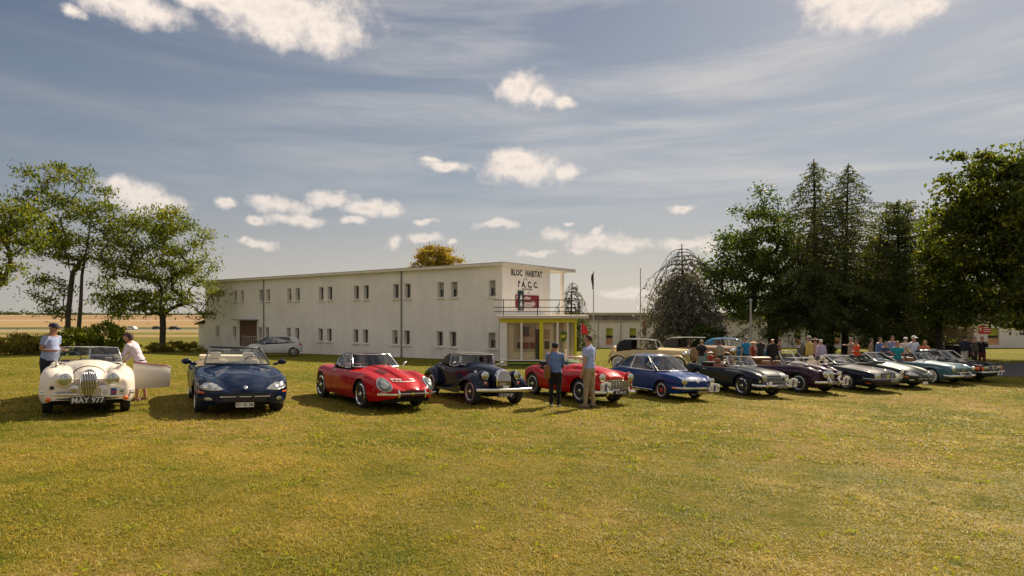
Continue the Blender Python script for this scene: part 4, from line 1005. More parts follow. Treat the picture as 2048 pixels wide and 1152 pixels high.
def car_xk140():
    S = dict(xf=2.02, xr=-2.40, axles=(1.32, -1.28), wr=.345, tw=.16, arch=.39, W=[(-2.40, .50), (-1.9, .70), (-1.3, .80), (-.3, .775), (.5, .785), (1.3, .81), (1.75, .80), (2.02, .76)],
             zb=[(-2.3, .34), (-1.8, .24), (0, .22), (1.6, .25), (2.02, .27)], zm=[(-2.3, .5), (1.2, .54), (2.02, .50)], yc=[(-2.3, .7), (-1, .78), (0, .88), (.6, .78), (1.2, .66), (2.02, .64)],
             zc=[(-2.4, .58), (-1.9, .82), (-1.3, .92), (-.6, .84), (0, .86), (.5, .92), (1.15, .97), (1.6, .93), (2.02, .80)],
             yv=[(-2.3, .5), (-.9, .6), (.5, .68), (1.1, .44), (2.02, .40)], zv=[(-2.3, .55), (-1.3, .9), (-.9, .93), (.5, .97), (1.1, .87), (1.6, .77), (2.02, .64)],
             yh=[(-2.3, .3), (.5, .48), (1.1, .29), (2.02, .24)], zh=[(-2.3, .6), (-.9, .98), (.5, 1.03), (1.1, .96), (1.6, .89), (2.02, .79)],
             zt=[(-2.4, .62), (-1.6, .93), (-.9, 1.02), (.5, 1.08), (1.1, 1.03), (1.6, .965), (2.02, .89)], cockpit=(-.95, .42), nose=(.40, .80, .72, .52), tail=(.6, .3, .3, .5), door_in=.88)
    c = Car('vintage_roadster', 'dark plum open roadster with split windscreen and tall narrow grille', 'car', S, PLUM, *POS['xk140'], group='classic cars in the front row', paint_in=TANLE)
    c.wheels('wire', .24, spoke_m=SPOKE)
    g = c.patch('grille', circ(0, .63, .135, .25, 22, 2.2), 'x', mat('grille_dark', (.05, .045, .05), .4, .6), off=.012)
    c.seam('grille_surround', circ(0, .63, .14, .255, 22, 2.2), 'x', CHROME, .018, off=.014, closed=True, parent=g)
    for k in range(7):
        y = -.1 + .2 * k / 6; hh = .25 * math.sqrt(max(0, 1 - (abs(y) / .145)**2.2)); c.seam('grille_bar', line((y, .63 - hh), (y, .63 + hh)), 'x', CHROME, .008, off=.02, parent=g)
    for sg in (1, -1):
        c.patch('lamp_fairing', circ(sg * .385, .71, .150, .155), 'x', PLUM, off=.03, dome=.045, thick=.05)
        h, _ = c.hit(sg * .385, .71, 'x'); c.lamp('headlight', (h.x + .085, sg * .385, .71), .112, (1, 0, 0))
        h, _ = c.hit(sg * .25, .54, 'x'); c.lamp('fog_lamp', (h.x + .13, sg * .27, .55), .075, (1, 0, 0))
        c.bumper_arc(2.16, .78, .43, bow=.16, h=.10, t=.03, y0=sg * .20, y1=sg * .78)
        MB().tube([(2.14, sg * .24, .33), (2.24, sg * .24, .44), (2.14, sg * .24, .60)], [.03, .04, .028], 8).build('overrider', CHROME, c.root, smooth=60)
        c.patch('indicator', circ(sg * .60, .40, .03, .03), 'x', ORANGE, off=.03, dome=.02)
        MB().ellipsoid((1.42, sg * .53, .99), (.12, .035, .045)).build('side_lamp', CHROME, c.root, smooth=60)
    c.door_lines(-.5, .42, .30, .80)
    c.plate('', (2.2, .02, .42), .40, .11, mat('plate_grey', (.18, .17, .15), .5)); c.rally_plate((2.22, .56, .47), .34, .28)
    c.windscreen((.52, .60, 1.03), (.24, .50, 1.40), .14, True, .016, flat_top=.02)
    c.seats([-.42], .30, .36, TANLE, .46, .52); c.steering(.12, -.34, 1.0, .2)
    MB().rbox((-1.1, 0, 1.02), (.45, 1.0, .16), .07).build('folded_hood', TANLE, c.root, smooth=50)
    c.finish()

def car_xjs():
    S = dict(xf=2.38, xr=-2.38, axles=(1.33, -1.27), wr=.325, tw=.20, arch=.37, W=[(-2.38, .76), (-1.9, .86), (0, .895), (1.3, .895), (2.0, .87), (2.38, .80)],
             zb=[(-2.3, .32), (-1.8, .21), (1.8, .21), (2.38, .26)], zm=.58, yc=[(-2.3, .90), (0, .93), (1.4, .90), (2.38, .86)],
             zc=[(-2.38, .78), (-1.6, .88), (-.6, .86), (.4, .87), (1.3, .83), (2.0, .775), (2.38, .70)], yv=.66, zv=[(-2.38, .78), (-1.2, .88), (.5, .90), (1.3, .835), (2.0, .78), (2.38, .69)],
             yh=.42, zh=[(-2.38, .79), (-1.2, .90), (.5, .93), (1.3, .86), (2.0, .80), (2.38, .71)], zt=[(-2.38, .79), (-1.2, .90), (.5, .95), (1.3, .885), (2.0, .815), (2.38, .72)], cockpit=(-1.2, .40), nose=(.14, .95, .88, .5), tail=(.2, .9, .85, .55), door_in=.90, edge=.6)
    c = Car('convertible', 'black-blue long convertible with rectangular lamps and a raked chrome windscreen', 'car', S, NIGHT, *POS['xjs'], group='classic cars in the front row', paint_in=CREAML)
    c.wheels('wire', .225, spoke_m=SPOKE)
    g = c.patch('grille', circ(0, .60, .36, .07, 24, 5), 'x', BLACK, off=.004)
    for k in range(4): c.seam('grille_bar', line((-.35, .55 + k * .033), (.35, .55 + k * .033), 8), 'x', CHROME, .006, off=.012, parent=g)
    c.patch('badge', [(-.07, .54), (.07, .54), (.07, .67), (-.07, .67)], 'x', CHROME, off=.02)
    for sg in (1, -1):
        pl = circ(sg * .60, .60, .155, .085, 20, 3.2); h = c.patch('headlight', pl, 'x', c.lensm(), off=.01, dome=.02); c.seam('headlight_rim', pl, 'x', CHROME, .012, off=.01, closed=True, parent=h)
        c.patch('indicator', [(2.10, .33), (2.28, .33), (2.28, .37), (2.10, .37)], 'y', ORANGE, off=.02, sg=sg)
        c.mirror((.35, sg * .97, .98), sg, NIGHT, (.1, .18, .12)); c.handle(-.6, .74, sg)
    c.bumper_arc(2.46, .86, .44, bow=.10, ret=.35, h=.15, t=.04, m=BLACK); c.bumper_arc(2.485, .875, .515, bow=.10, ret=.35, h=.025, t=.03)
    c.door_lines(-.85, .55, .28, .82)
    c.plate('', (2.52, .20, .44), .46, .11, mat('plate_grey', (.18, .17, .15), .5)); c.rally_plate((2.5, .66, .66), .2, .24)
    c.windscreen((.78, .66, .93), (.16, .54, 1.25), .18, False, .018)
    c.seats([-.45], .36, .30, CREAML, .5, .56, head=True); c.steering(.14, -.36, .92, .19)
    MB().rbox((-1.35, 0, .94), (.6, 1.3, .14), .06).build('folded_hood', CLOTH, c.root, smooth=50)
    c.finish()

def car_190sl():
    S = dict(xf=2.02, xr=-2.18, axles=(1.22, -1.18), wr=.315, tw=.16, arch=.36, W=[(-2.18, .60), (-1.7, .80), (-1.1, .86), (0, .84), (1.2, .865), (1.7, .83), (2.02, .76)],
             zb=[(-2.1, .32), (-1.6, .22), (1.6, .23), (2.02, .28)], zm=.52, yc=[(-2.1, .78), (0, .88), (1.2, .78), (2.02, .76)],
             zc=[(-2.18, .66), (-1.6, .82), (-1.1, .86), (-.5, .80), (.4, .84), (1.2, .86), (1.7, .83), (2.02, .74)], yv=[(-2.1, .5), (0, .6), (2.02, .52)], zv=[(-2.18, .66), (-1.2, .86), (.4, .87), (1.2, .80), (1.7, .72), (2.02, .62)],
             yh=.36, zh=[(-2.18, .68), (-1.2, .88), (.4, .92), (1.2, .86), (1.7, .79), (2.02, .68)], zt=[(-2.18, .68), (-1.2, .89), (.4, .94), (1.2, .88), (1.7, .81), (2.02, .70)], cockpit=(-.95, .30), nose=(.22, .88, .86, .5), tail=(.4, .55, .5, .5), door_in=.88)
    c = Car('roadster', 'slate blue open roadster with oval grille and white-ringed hubcaps', 'car', S, SLATE, *POS['190sl'], group='classic cars in the front row', paint_in=TANLE)
    c.wheels('disc', .175, whitewall=True)
    g = c.patch('grille', circ(0, .53, .40, .12, 24, 2.6), 'x', BLACK, off=.004); c.seam('grille_surround', circ(0, .53, .41, .125, 24, 2.6), 'x', CHROME, .012, off=.008, closed=True, parent=g)
    c.seam('grille_bar', line((-.38, .53), (.38, .53), 8), 'x', CHROME, .018, off=.03, parent=g)
    c.seam('star_ring', circ(0, .53, .085, .085, 16), 'x', CHROME, .012, off=.05, closed=True, parent=g)
    for a in (90, 210, 330): c.seam('star_arm', line((0, .53), (.08 * math.cos(R(a)), .53 + .08 * math.sin(R(a))), 3), 'x', CHROME, .010, off=.05, parent=g)
    for sg in (1, -1):
        h, _ = c.hit(sg * .63, .68, 'x'); c.lamp('headlight', (h.x + .04, sg * .63, .68), .11, (1, 0, 0))
        c.seam('wing_brow', [(.85, .70), (1.3, .715), (1.62, .68)], 'y', CHROME, .012, sg, off=.008); c.handle(-.55, .72, sg)
        MB().tube([(2.1, sg * .32, .33), (2.19, sg * .32, .44), (2.1, sg * .32, .56)], [.022, .03, .022], 8).build('overrider', CHROME, c.root, smooth=60)
    c.door_lines(-.62, .3, .28, .78)
    c.bumper_arc(2.13, .84, .39, bow=.10, ret=.22, h=.10, t=.03); c.plate('', (2.18, .1, .39), .42, .10, mat('plate_grey', (.18, .17, .15), .5))
    c.windscreen((.52, .62, .92), (.22, .52, 1.23), .18, False, .016)
    c.seats([-.42], .32, .34, TANLE, .48, .5); c.steering(.08, .34, .95, .2); MB().rbox((-1.05, 0, .90), (.4, 1.1, .12), .05).build('folded_hood', CLOTH, c.root, smooth=50)
    c.finish()

def car_r107():
    S = dict(xf=2.18, xr=-2.20, axles=(1.26, -1.20), wr=.32, tw=.20, arch=.365, W=[(-2.2, .80), (-1.8, .87), (0, .895), (1.8, .885), (2.18, .83)],
             zb=[(-2.2, .32), (-1.7, .22), (1.7, .22), (2.18, .27)], zm=.60, yc=[(-2.2, .93), (2.18, .90)], zc=[(-2.2, .80), (-1.5, .86), (0, .87), (1.4, .83), (2.18, .76)], yv=.66, zv=[(-2.2, .80), (-1.2, .87), (.5, .90), (1.4, .84), (2.18, .755)],
             yh=.42, zh=[(-2.2, .80), (-1.2, .88), (.5, .92), (1.4, .86), (2.18, .765)], zt=[(-2.2, .80), (-1.2, .88), (.5, .93), (1.4, .87), (2.18, .77)], cockpit=(-1.0, .40), nose=(.10, .96, .92, .5), tail=(.15, .95, .9, .55), door_in=.90, edge=.65)
    c = Car('sports_coupe', 'dark blue hard-top two-seater with orange corner lamps, rightmost of the front row', 'car', S, NIGHT, *POS['r107'], group='classic cars in the front row', paint_in=BLKLE)
    c.wheels('disc', .185, spoke_m=SPOKE)
    g = c.patch('grille', circ(0, .63, .30, .085, 24, 5), 'x', BLACK, off=.004); c.seam('grille_surround', circ(0, .63, .31, .09, 24, 5), 'x', CHROME, .012, off=.01, closed=True, parent=g); c.seam('grille_bar', line((-.3, .63), (.3, .63), 8), 'x', CHROME, .012, off=.02, parent=g)
    c.seam('star_ring', circ(0, .63, .085, .085, 16), 'x', CHROME, .012, off=.03, closed=True, parent=g)
    for a in (90, 210, 330): c.seam('star_arm', line((0, .63), (.08 * math.cos(R(a)), .63 + .08 * math.sin(R(a))), 3), 'x', CHROME, .010, off=.03, parent=g)
    for sg in (1, -1):
        c.patch('headlight', [(sg * .34, .55), (sg * .66, .55), (sg * .66, .71), (sg * .34, .71)], 'x', c.lensm(), off=.012, dome=.01)
        c.patch('indicator', [(sg * .67, .55), (sg * .80, .55), (sg * .80, .71), (sg * .67, .71)], 'x', ORANGE, off=.012); c.patch('indicator', [(1.93, .57), (2.10, .57), (2.10, .71), (1.93, .71)], 'y', ORANGE, sg=sg, off=.012)
        c.seam('side_strip', line((-1.9, .40), (1.9, .40), 14), 'y', CHROME, .010, sg, off=.006); c.mirror((.42, sg * .97, .98), sg, CHROME, (.1, .16, .1)); c.handle(-.5, .74, sg)
    c.door_lines(-.75, .5, .28, .82)
    c.bumper_arc(2.29, .88, .46, bow=.07, ret=.3, h=.10, t=.035); c.bumper_arc(2.295, .88, .46, bow=.07, ret=.3, h=.03, t=.045, m=BLACK)
    c.rally_plate((2.33, .34, .42), .4, .2)
    c.windscreen((.72, .66, .92), (.24, .56, 1.26), .14, False, .016)
    c.roof([(.25, .56, 1.25, 1.275, None, None), (0, .58, 1.265, 1.295, None, None), (-.4, .58, 1.26, 1.29, None, None), (-.55, .58, 1.25, 1.28, None, None), (-.57, .58, 1.25, 1.28, .68, .90), (-.75, .58, 1.23, 1.26, .70, .89), (-.98, .58, .98, 1.0, .70, .88), (-1.05, .55, .90, .91, .64, .87)], NIGHT, 'hard_top')
    c.side_glass([(.60, .70, .90), (.3, .72, .90), (-.1, .72, .90), (-.55, .72, .90)], [(.25, .58, 1.24), (.12, .59, 1.25), (-.1, .60, 1.25), (-.55, .60, 1.24)])
    c.seats([-.40], .34, .32, BLKLE, .5, .5, head=True); c.steering(.14, .36, .93, .2)
    c.finish()

def car_hatch():
    S = dict(xf=1.98, xr=-1.98, axles=(1.20, -1.34), wr=.315, tw=.20, arch=.36, W=[(-1.98, .68), (-1.6, .83), (0, .865), (1.2, .86), (1.7, .80), (1.98, .62)],
             zb=[(-1.9, .26), (1.9, .24)], zm=[(-1.9, .62), (1.98, .52)], yc=[(-1.9, .88), (1.98, .82)], zc=[(-1.98, .92), (-1.3, .97), (0, .93), (.8, .90), (1.4, .84), (1.98, .62)],
             yv=.66, zv=[(-1.98, .94), (-1.2, .98), (.4, .97), (1.0, .95), (1.5, .86), (1.98, .62)], yh=.42, zh=[(-1.98, .95), (-1.2, .98), (.4, 1.0), (1.0, .98), (1.5, .88), (1.98, .64)],
             zt=[(-1.98, .95), (-1.2, .98), (.4, 1.02), (1.0, .99), (1.5, .89), (1.98, .64)], cockpit=(-1.4, .85), nose=(.4, .60, .50, .45), tail=(.3, .8, .75, .6), door_in=.93, edge=.4)
    c = Car('hatchback', 'silver modern hatchback parked against the long white building', 'car', S, SILVER, *POS['hatch'])
    c.wheels('alloy', .215, spoke_m=SPOKE, cm=SPOKE)
    for sg in (1, -1):
        c.patch('headlight', [(1.78, .66), (1.40, .76), (1.28, .82), (1.50, .80), (1.80, .72)], 'y', c.lensm(), off=.006, sg=sg); c.handle(-.55, .84, sg, SILVER)
        c.seam('waist_crease', line((-1.6, .82), (1.0, .74), 12), 'y', SILVER, .012, sg); c.mirror((.62, sg * .97, 1.0), sg, SILVER, (.12, .18, .12)); c.patch('tail_lamp', [(-1.93, .78), (-1.62, .88), (-1.66, .97), (-1.9, .95)], 'y', REDL, off=.008, sg=sg)
    c.patch('grille', circ(0, .50, .35, .12, 20, 3), 'x', BLACK, off=.006); c.plate('', (2.0, 0, .40), .48, .11, WHITE); c.door_lines(-.62, .62, .30, .90)
    c.windscreen((1.22, .66, .98), (.38, .56, 1.40), .12, False, .02, BLACK, GLASSD)
    c.roof([(.40, .56, 1.385, 1.42, None, None), (.1, .58, 1.42, 1.46, None, None), (-.6, .57, 1.42, 1.46, None, None), (-1.05, .56, 1.38, 1.42, None, None), (-1.1, .56, 1.38, 1.42, .66, 1.10), (-1.45, .53, 1.34, 1.38, .68, 1.0), (-1.62, .52, 1.28, 1.31, .69, .96), (-1.82, .52, 1.0, 1.02, .68, .93)], SILVER, 'roof')
    c.side_glass([(1.05, .74, .96), (.5, .76, .96), (-.2, .76, .98), (-.25, .76, .98), (-.8, .75, 1.01), (-1.15, .73, 1.10)], [(.40, .60, 1.375), (.2, .61, 1.405), (-.2, .62, 1.41), (-.25, .62, 1.41), (-.8, .61, 1.385), (-1.05, .60, 1.35)], gm=GLASSD, fm=BLACK, pillars=(2,), fr=.014)
    c.seats([-.1, -.85], .36, .36, DARKIN, .5, .6, head=True); c.finish()

def car_prewar(key, label, P_, hood, xr, L):
    S = dict(xf=L[0], xr=xr, axles=(L[1], L[2]), wr=.36, tw=.15, arch=.01, W=[(xr, .50), (xr + .5, .64), (0, .68), (.6, .60), (L[0], .30)], zb=.36, zm=.62, yc=.90,
             zc=[(xr, .62), (xr + .3, .88), (-.6, 1.02), (.6, 1.04), (L[0], .98)], yv=.7, zv=[(xr, .64), (xr + .4, .92), (.6, 1.08), (L[0], 1.03)], yh=.45, zh=[(xr, .64), (xr + .4, .94), (.6, 1.12), (L[0], 1.08)],
             zt=[(xr, .64), (xr + .4, .96), (.6, 1.14), (L[0], 1.10)], cockpit=(-1.0, .45), nose=(.08, .92, .95, .7), tail=(.5, .5, .3, .6), door_in=.9)
    c = Car('vintage_tourer', label, 'car', S, P_, *POS[key], group='cars parked behind the front row', paint_in=BRN); c.S['track'] = .66
    c.wheels('disc', .23, whitewall=(key == 'prewar_cream'))
    for ax in (L[1], L[2]):
        for sg in (1, -1):
            rows = []
            for a in np.linspace(-.25, 3.3, 14):
                x = ax + .46 * math.cos(a) * (1 if a < 1.6 else 1.12); z = .36 + .44 * math.sin(a)
                rows.append([(x, sg * y, z + (.03 if 2 <= i <= 4 else 0) - (.06 if i == 6 else 0)) for i, y in enumerate((.46, .52, .58, .66, .74, .80, .82))])
            o = MB().grid(rows).build('wing', P_, c.root, smooth=60); so = o.modifiers.new('thickness', 'SOLIDIFY'); so.thickness = .012
            
    for sg in (1, -1):
        MB().box(((L[1] + L[2]) / 2, sg * .70, .33), (L[1] - L[2] - .8, .22, .04)).build('running_board', P_, c.root)
        MB().ellipsoid((L[0] - .15, sg * .42, .88), (.16, .12, .12)).build('headlight', CHROME, c.root, smooth=60); c.handle(-.3, .9, sg)
    MB().rbox((L[0] + .02, 0, .80), (.10, .5, .62), .04).build('grille', CHROME, c.root, smooth=50)
    c.bumper_arc(L[0] + .35, .78, .45, bow=.05, ret=.05, h=.07, t=.02)
    c.windscreen((.52, .56, 1.08), (.42, .54, 1.46), .02, False, .018)
    H = 1.52
    c.roof([(.44, .55, H - .06, H - .02, None, None), (.1, .58, H - .02, H + .03, None, None), (-.5, .60, H - .01, H + .05, None, None), (-.72, .60, H - .01, H + .05, None, None), (-.74, .60, H - .01, H + .05, .66, 1.02), (-1.1, .59, H - .03, H + .03, .66, .98), (-1.38, .57, H - .14, H - .08, .64, .93), (-1.5, .52, 1.15, 1.18, .58, .90)], hood, 'soft_top')
    if key != 'prewar_cream':
        MB().rbox((.05, 0, H + .02), (1.2, 1.24, .03), .01).build('roof_panel', hood, c.root)
    for sg in (1, -1): MB().tube([(-.15, sg * .62, 1.04), (-.17, sg * .60, H - .03)], .02, 6).build('pillar', P_, c.root)
    c.seats([-.2, -.95], .32, .5, BRN, .5, .45); c.steering(.2, .3, 1.15, .2, None)
    if key == 'prewar_cream':
        sp = MB().lathe([(.20, -.08), (.33, -.06), (.35, 0), (.33, .07), (.20, .08)], (0, 0, 0), 'x', 24).build('spare_wheel', PALEC, c.root, smooth=40); sp.location = (xr + .12, 0, .85); sp.rotation_euler = (0, R(25), 0)
    c.finish()

def car_sedan():
    S = dict(xf=2.3, xr=-2.3, axles=(1.35, -1.35), wr=.34, tw=.18, arch=.38, W=[(-2.3, .70), (-1.8, .84), (0, .88), (1.8, .86), (2.3, .74)], zb=.25, zm=.62, yc=[(-2.3, .86), (2.3, .84)], zc=[(-2.3, .80), (-1.2, .97), (.5, .96), (1.5, .93), (2.3, .78)],
             yv=.62, zv=[(-2.3, .82), (-1.2, .97), (.6, .98), (1.5, .93), (2.3, .76)], yh=.4, zh=[(-2.3, .84), (-1.2, .99), (.6, 1.02), (1.5, .97), (2.3, .80)], zt=[(-2.3, .84), (-1.2, 1.0), (.6, 1.04), (1.5, .99), (2.3, .82)], cockpit=(-1.3, .65), nose=(.25, .85, .75, .55), tail=(.3, .8, .7, .55), door_in=.92)
    c = Car('saloon_car', 'sky blue rounded saloon behind the man in the grey T-shirt', 'car', S, SEDANB, *POS['sedan'], group='cars parked behind the front row')
    c.wheels('disc', .2)
    for sg in (1, -1):
        c.seam('side_strip', line((-2.0, .80), (2.0, .80), 16), 'y', CHROME, .012, sg, off=.006); h, _ = c.hit(sg * .6, .7, 'x'); c.lamp('headlight', (h.x + .04, sg * .6, .7), .1); c.handle(-.3, .86, sg)
    c.door_lines(-.55, .6, .3, .92); c.bumper_arc(2.4, .84, .45, h=.12)
    c.windscreen((.85, .66, 1.02), (.42, .58, 1.42), .16, False, .02)
    c.roof([(.43, .58, 1.41, 1.44, None, None), (.1, .60, 1.44, 1.49, None, None), (-.6, .60, 1.44, 1.49, None, None), (-.95, .59, 1.40, 1.45, None, None), (-1.0, .59, 1.39, 1.44, .70, 1.0), (-1.25, .57, 1.27, 1.31, .70, .99), (-1.5, .55, 1.08, 1.10, .66, .98)], SEDANB, 'roof')
    c.side_glass([(.78, .72, 1.0), (.3, .74, 1.0), (-.15, .74, 1.0), (-.2, .74, 1.0), (-.95, .73, 1.01)], [(.42, .60, 1.39), (.2, .61, 1.42), (-.15, .62, 1.42), (-.2, .62, 1.42), (-.9, .61, 1.39)], pillars=(2,))
    c.seats([-.1, -.85], .34, .4, BEIGE, .5, .5); c.finish()

def far_car(X, Y, head, col, label):
    P_ = paint('far_paint_' + col[0], col[1], .3)
    a = MB(); pr = [(2.1, .35), (2.15, .6), (1.9, .8), (1.0, .95), (.4, 1.40), (-1.2, 1.42), (-1.9, 1.0), (-2.1, .9), (-2.1, .35)]
    t = thing('distant_car', label, 'car', group='cars on the far road')
    b = MB().prism(pr, -.85, .85, 'y').build('body', P_, t)
    g = MB().prism([(.92, .97), (.36, 1.34), (-1.15, 1.36), (-1.75, 1.0)], -.865, .865, 'y').build('side_window', GLASSD if False else mat('far_glass', (.03, .035, .04), .1), t)
    for x in (1.3, -1.3):
        for y in (-.8, .8): MB().lathe([(.33, -.1), (.33, .1)], (x, y, .33), 'y', 14).build('wheel', RUBBER, t)
    bpy.context.view_layer.update(); seat_on_ground(t, X, Y, head)

POS = {'xk120': (-9.22, 13.35, 34.5), 'xk8': (-6.48, 14.25, 30), 'etype': (-3.67, 15.6, 38), 'morgan': (-1.1, 16.9, 31), 'tr3': (1.75, 18.0, 33), 'seat': (4.66, 19.8, 27), 'tr4': (7.85, 21.75, 22),
       'xk140': (10.3, 23.5, 27), 'xjs': (12.85, 24.95, 27), 'xkr': (15.3, 26.3, 26), '190sl': (18.3, 27.9, 22), 'r107': (20.3, 29.2, 26),
       'hatch': (-17.3, 44.6, -68), 'prewar_cream': (6.8, 30.6, 66), 'prewar_tan': (10.0, 34.0, 70), 'sedan': (12.6, 35.5, 78)}
car_cream_roadster()
car_blue_convertible(POS['xk8'], DBLUE, 'deep blue open convertible with cream seats, second from the left in the row', 'VD·102 385', CREAML)
car_red_etype(); car_morgan(); car_tr3(); car_coupe850(); car_tr4(); car_xk140(); car_xjs()
car_blue_convertible(POS['xkr'], GREENB, 'dark green open convertible between the black-blue convertible and the slate blue roadster', '', BLKLE, green=True)
car_190sl(); car_r107(); car_hatch()
car_prewar('prewar_cream', 'pale yellow prewar cabriolet with black hood, behind the red roadster', PALEC, CLOTH, -1.95, (1.95, 1.5, -1.35))
car_prewar('prewar_tan', 'tan prewar tourer with flat grey roof, behind the small blue coupe', TAN, GREYH, -2.0, (2.2, 1.7, -1.35))
car_sedan()
for (px, py, Y, hd, c_, lb) in ((262, 661, 235, -95, ('white', (.7, .7, .7)), 'white car on the far road, seen between the two bushes and the tree'), (350, 662, 240, 88, ('dark', (.03, .04, .05)), 'dark car on the far road, just right of the single tree trunk'), (316, 662, 250, 88, ('grey', (.05, .06, .07)), 'dark car on the far road, just left of the single tree trunk')):
    far_car(PX(px, Y), Y, hd, c_, lb)
# ------------------------------------------------------------------ ground
rng = np.random.default_rng(7)
def ground_material():
    m = bpy.data.materials.new('meadow'); m.use_nodes = True; nt = m.node_tree; b = nt.nodes['Principled BSDF']; L = nt.links
    tc = nt.nodes.new('ShaderNodeTexCoord')
    def noise(s, d=5, r=.6, sc_=(1, 1, 1)):
        mp = nt.nodes.new('ShaderNodeMapping'); L.new(tc.outputs['Object'], mp.inputs[0]); mp.inputs['Scale'].default_value = sc_
        n = nt.nodes.new('ShaderNodeTexNoise'); L.new(mp.outputs[0], n.inputs['Vector']); n.inputs['Scale'].default_value = s; n.inputs['Detail'].default_value = d; n.inputs['Roughness'].default_value = r
        return n.outputs['Fac']
    def ramp(v, st):
        c = nt.nodes.new('ShaderNodeValToRGB'); L.new(v, c.inputs[0]); e = c.color_ramp.elements
        e[0].position, e[0].color = st[0][0], (*st[0][1], 1); e[1].position, e[1].color = st[-1][0], (*st[-1][1], 1)
        for p, q in st[1:-1]: x = e.new(p); x.color = (*q, 1)
        return c.outputs[0]
    def mx(f, a, c_, mode='MIX'):
        n = nt.nodes.new('ShaderNodeMix'); n.data_type = 'RGBA'; n.blend_type = mode
        for s, v in ((0, f), (6, a), (7, c_)):
            if isinstance(v, tuple): n.inputs[s].default_value = (*v, 1)
            elif isinstance(v, (int, float)): n.inputs[s].default_value = v
            else: L.new(v, n.inputs[s])
        return n.outputs[2]
    big = noise(.22, 6, .66); mid = noise(2.1, 6, .75); fine = noise(26, 5, .75)
    a = nt.nodes.new('ShaderNodeMath'); a.operation = 'MULTIPLY_ADD'; L.new(mid, a.inputs[0]); a.inputs[1].default_value = .9
    a2 = nt.nodes.new('ShaderNodeMath'); a2.operation = 'MULTIPLY_ADD'; L.new(big, a2.inputs[0]); a2.inputs[1].default_value = 1.1; a2.inputs[2].default_value = -.5
    L.new(a2.outputs[0], a.inputs[2])
    col = ramp(a.outputs[0], [(.30, (.060, .082, .006)), (.46, (.145, .130, .015)), (.58, (.225, .165, .042)), (.74, (.31, .20, .09))])
    # greener further back
    sp = nt.nodes.new('ShaderNodeSeparateXYZ'); L.new(tc.outputs['Object'], sp.inputs[0])
    mr = nt.nodes.new('ShaderNodeMapRange'); mr.interpolation_type = 'SMOOTHSTEP'; L.new(sp.outputs[1], mr.inputs[0]); mr.inputs[1].default_value = 17; mr.inputs[2].default_value = 34; mr.inputs[3].default_value = 0; mr.inputs[4].default_value = .75
    col = mx(mr.outputs[0], col, mx(mid, (.11, .125, .010), (.21, .185, .024)))
    dk = nt.nodes.new('ShaderNodeMapRange'); L.new(fine, dk.inputs[0]); dk.inputs[1].default_value = .3; dk.inputs[2].default_value = .7; dk.inputs[3].default_value = .45; dk.inputs[4].default_value = 1.25
    sc_ = nt.nodes.new('ShaderNodeVectorMath'); sc_.operation = 'SCALE'; L.new(col, sc_.inputs[0]); L.new(dk.outputs[0], sc_.inputs['Scale'])
    L.new(sc_.outputs[0], b.inputs['Base Color']); b.inputs['Roughness'].default_value = 1; b.inputs['Specular IOR Level'].default_value = .05
    bp = nt.nodes.new('ShaderNodeBump'); bp.inputs['Strength'].default_value = .8; bp.inputs['Distance'].default_value = .04; L.new(fine, bp.inputs['Height']); L.new(bp.outputs[0], b.inputs['Normal'])
    return m
MEADOW = ground_material()
def smooth_h(X, Y):
    return gz(X, Y) + .012 * mnoise.noise(Vector((X * .6, Y * .6, 0))) * min(1, Y / 6 if Y > 0 else 0)
def sheet(name, xs, ys, m, dz=0., kind='structure', label=None):
    o = MB().grid([[(x, y, gz(x, y) + dz) for y in ys] for x in xs]).build(name, m, None, smooth=180); tag(o, label, kind=kind); return o
xs = np.unique(np.concatenate([np.linspace(-120, 120, 121), [-600, -400, -250, -180, 180, 250, 400, 600]]))
ys = np.unique(np.concatenate([np.linspace(-60, 0, 7), np.linspace(0, 90, 91)]))
sheet('ground', xs, ys, MEADOW)
# far country beyond the meadow: stubble fields in strips
def field_mat(name, st, scale, stretch=(1, .12, 1), bump=0):
    m = bpy.data.materials.new(name); m.use_nodes = True; nt = m.node_tree; b = nt.nodes['Principled BSDF']; L = nt.links
    tc = nt.nodes.new('ShaderNodeTexCoord'); mp = nt.nodes.new('ShaderNodeMapping'); L.new(tc.outputs['Object'], mp.inputs[0]); mp.inputs['Scale'].default_value = stretch
    n = nt.nodes.new('ShaderNodeTexNoise'); L.new(mp.outputs[0], n.inputs['Vector']); n.inputs['Scale'].default_value = scale; n.inputs['Detail'].default_value = 7; n.inputs['Roughness'].default_value = .65
    c = nt.nodes.new('ShaderNodeValToRGB'); L.new(n.outputs['Fac'], c.inputs[0]); e = c.color_ramp.elements
    e[0].position = .35; e[0].color = (*st[0], 1); e[1].position = .65; e[1].color = (*st[1], 1)
    L.new(c.outputs[0], b.inputs['Base Color']); b.inputs['Roughness'].default_value = 1; b.inputs['Specular IOR Level'].default_value = .05
    return m
bands = [(90, 118, 'far_meadow', ((.10, .10, .02), (.17, .14, .04))), (118, 140, 'dry_field', ((.20, .145, .06), (.27, .19, .085))), (140, 170, 'far_meadow', ((.08, .09, .02), (.15, .13, .035))),
         (170, 222, 'dry_field', ((.20, .15, .06), (.27, .20, .09))), (248, 300, 'green_verge', ((.06, .07, .02), (.11, .10, .035))), (300, 520, 'stubble_field', ((.24, .165, .08), (.30, .205, .10))),
         (520, 610, 'stubble_field', ((.30, .21, .14), (.34, .24, .16))), (610, 1200, 'stubble_field', ((.22, .15, .08), (.27, .18, .095))), (1200, 2600, 'far_field', ((.26, .18, .11), (.32, .22, .14)))]
XF = np.linspace(-2600, 2600, 53)
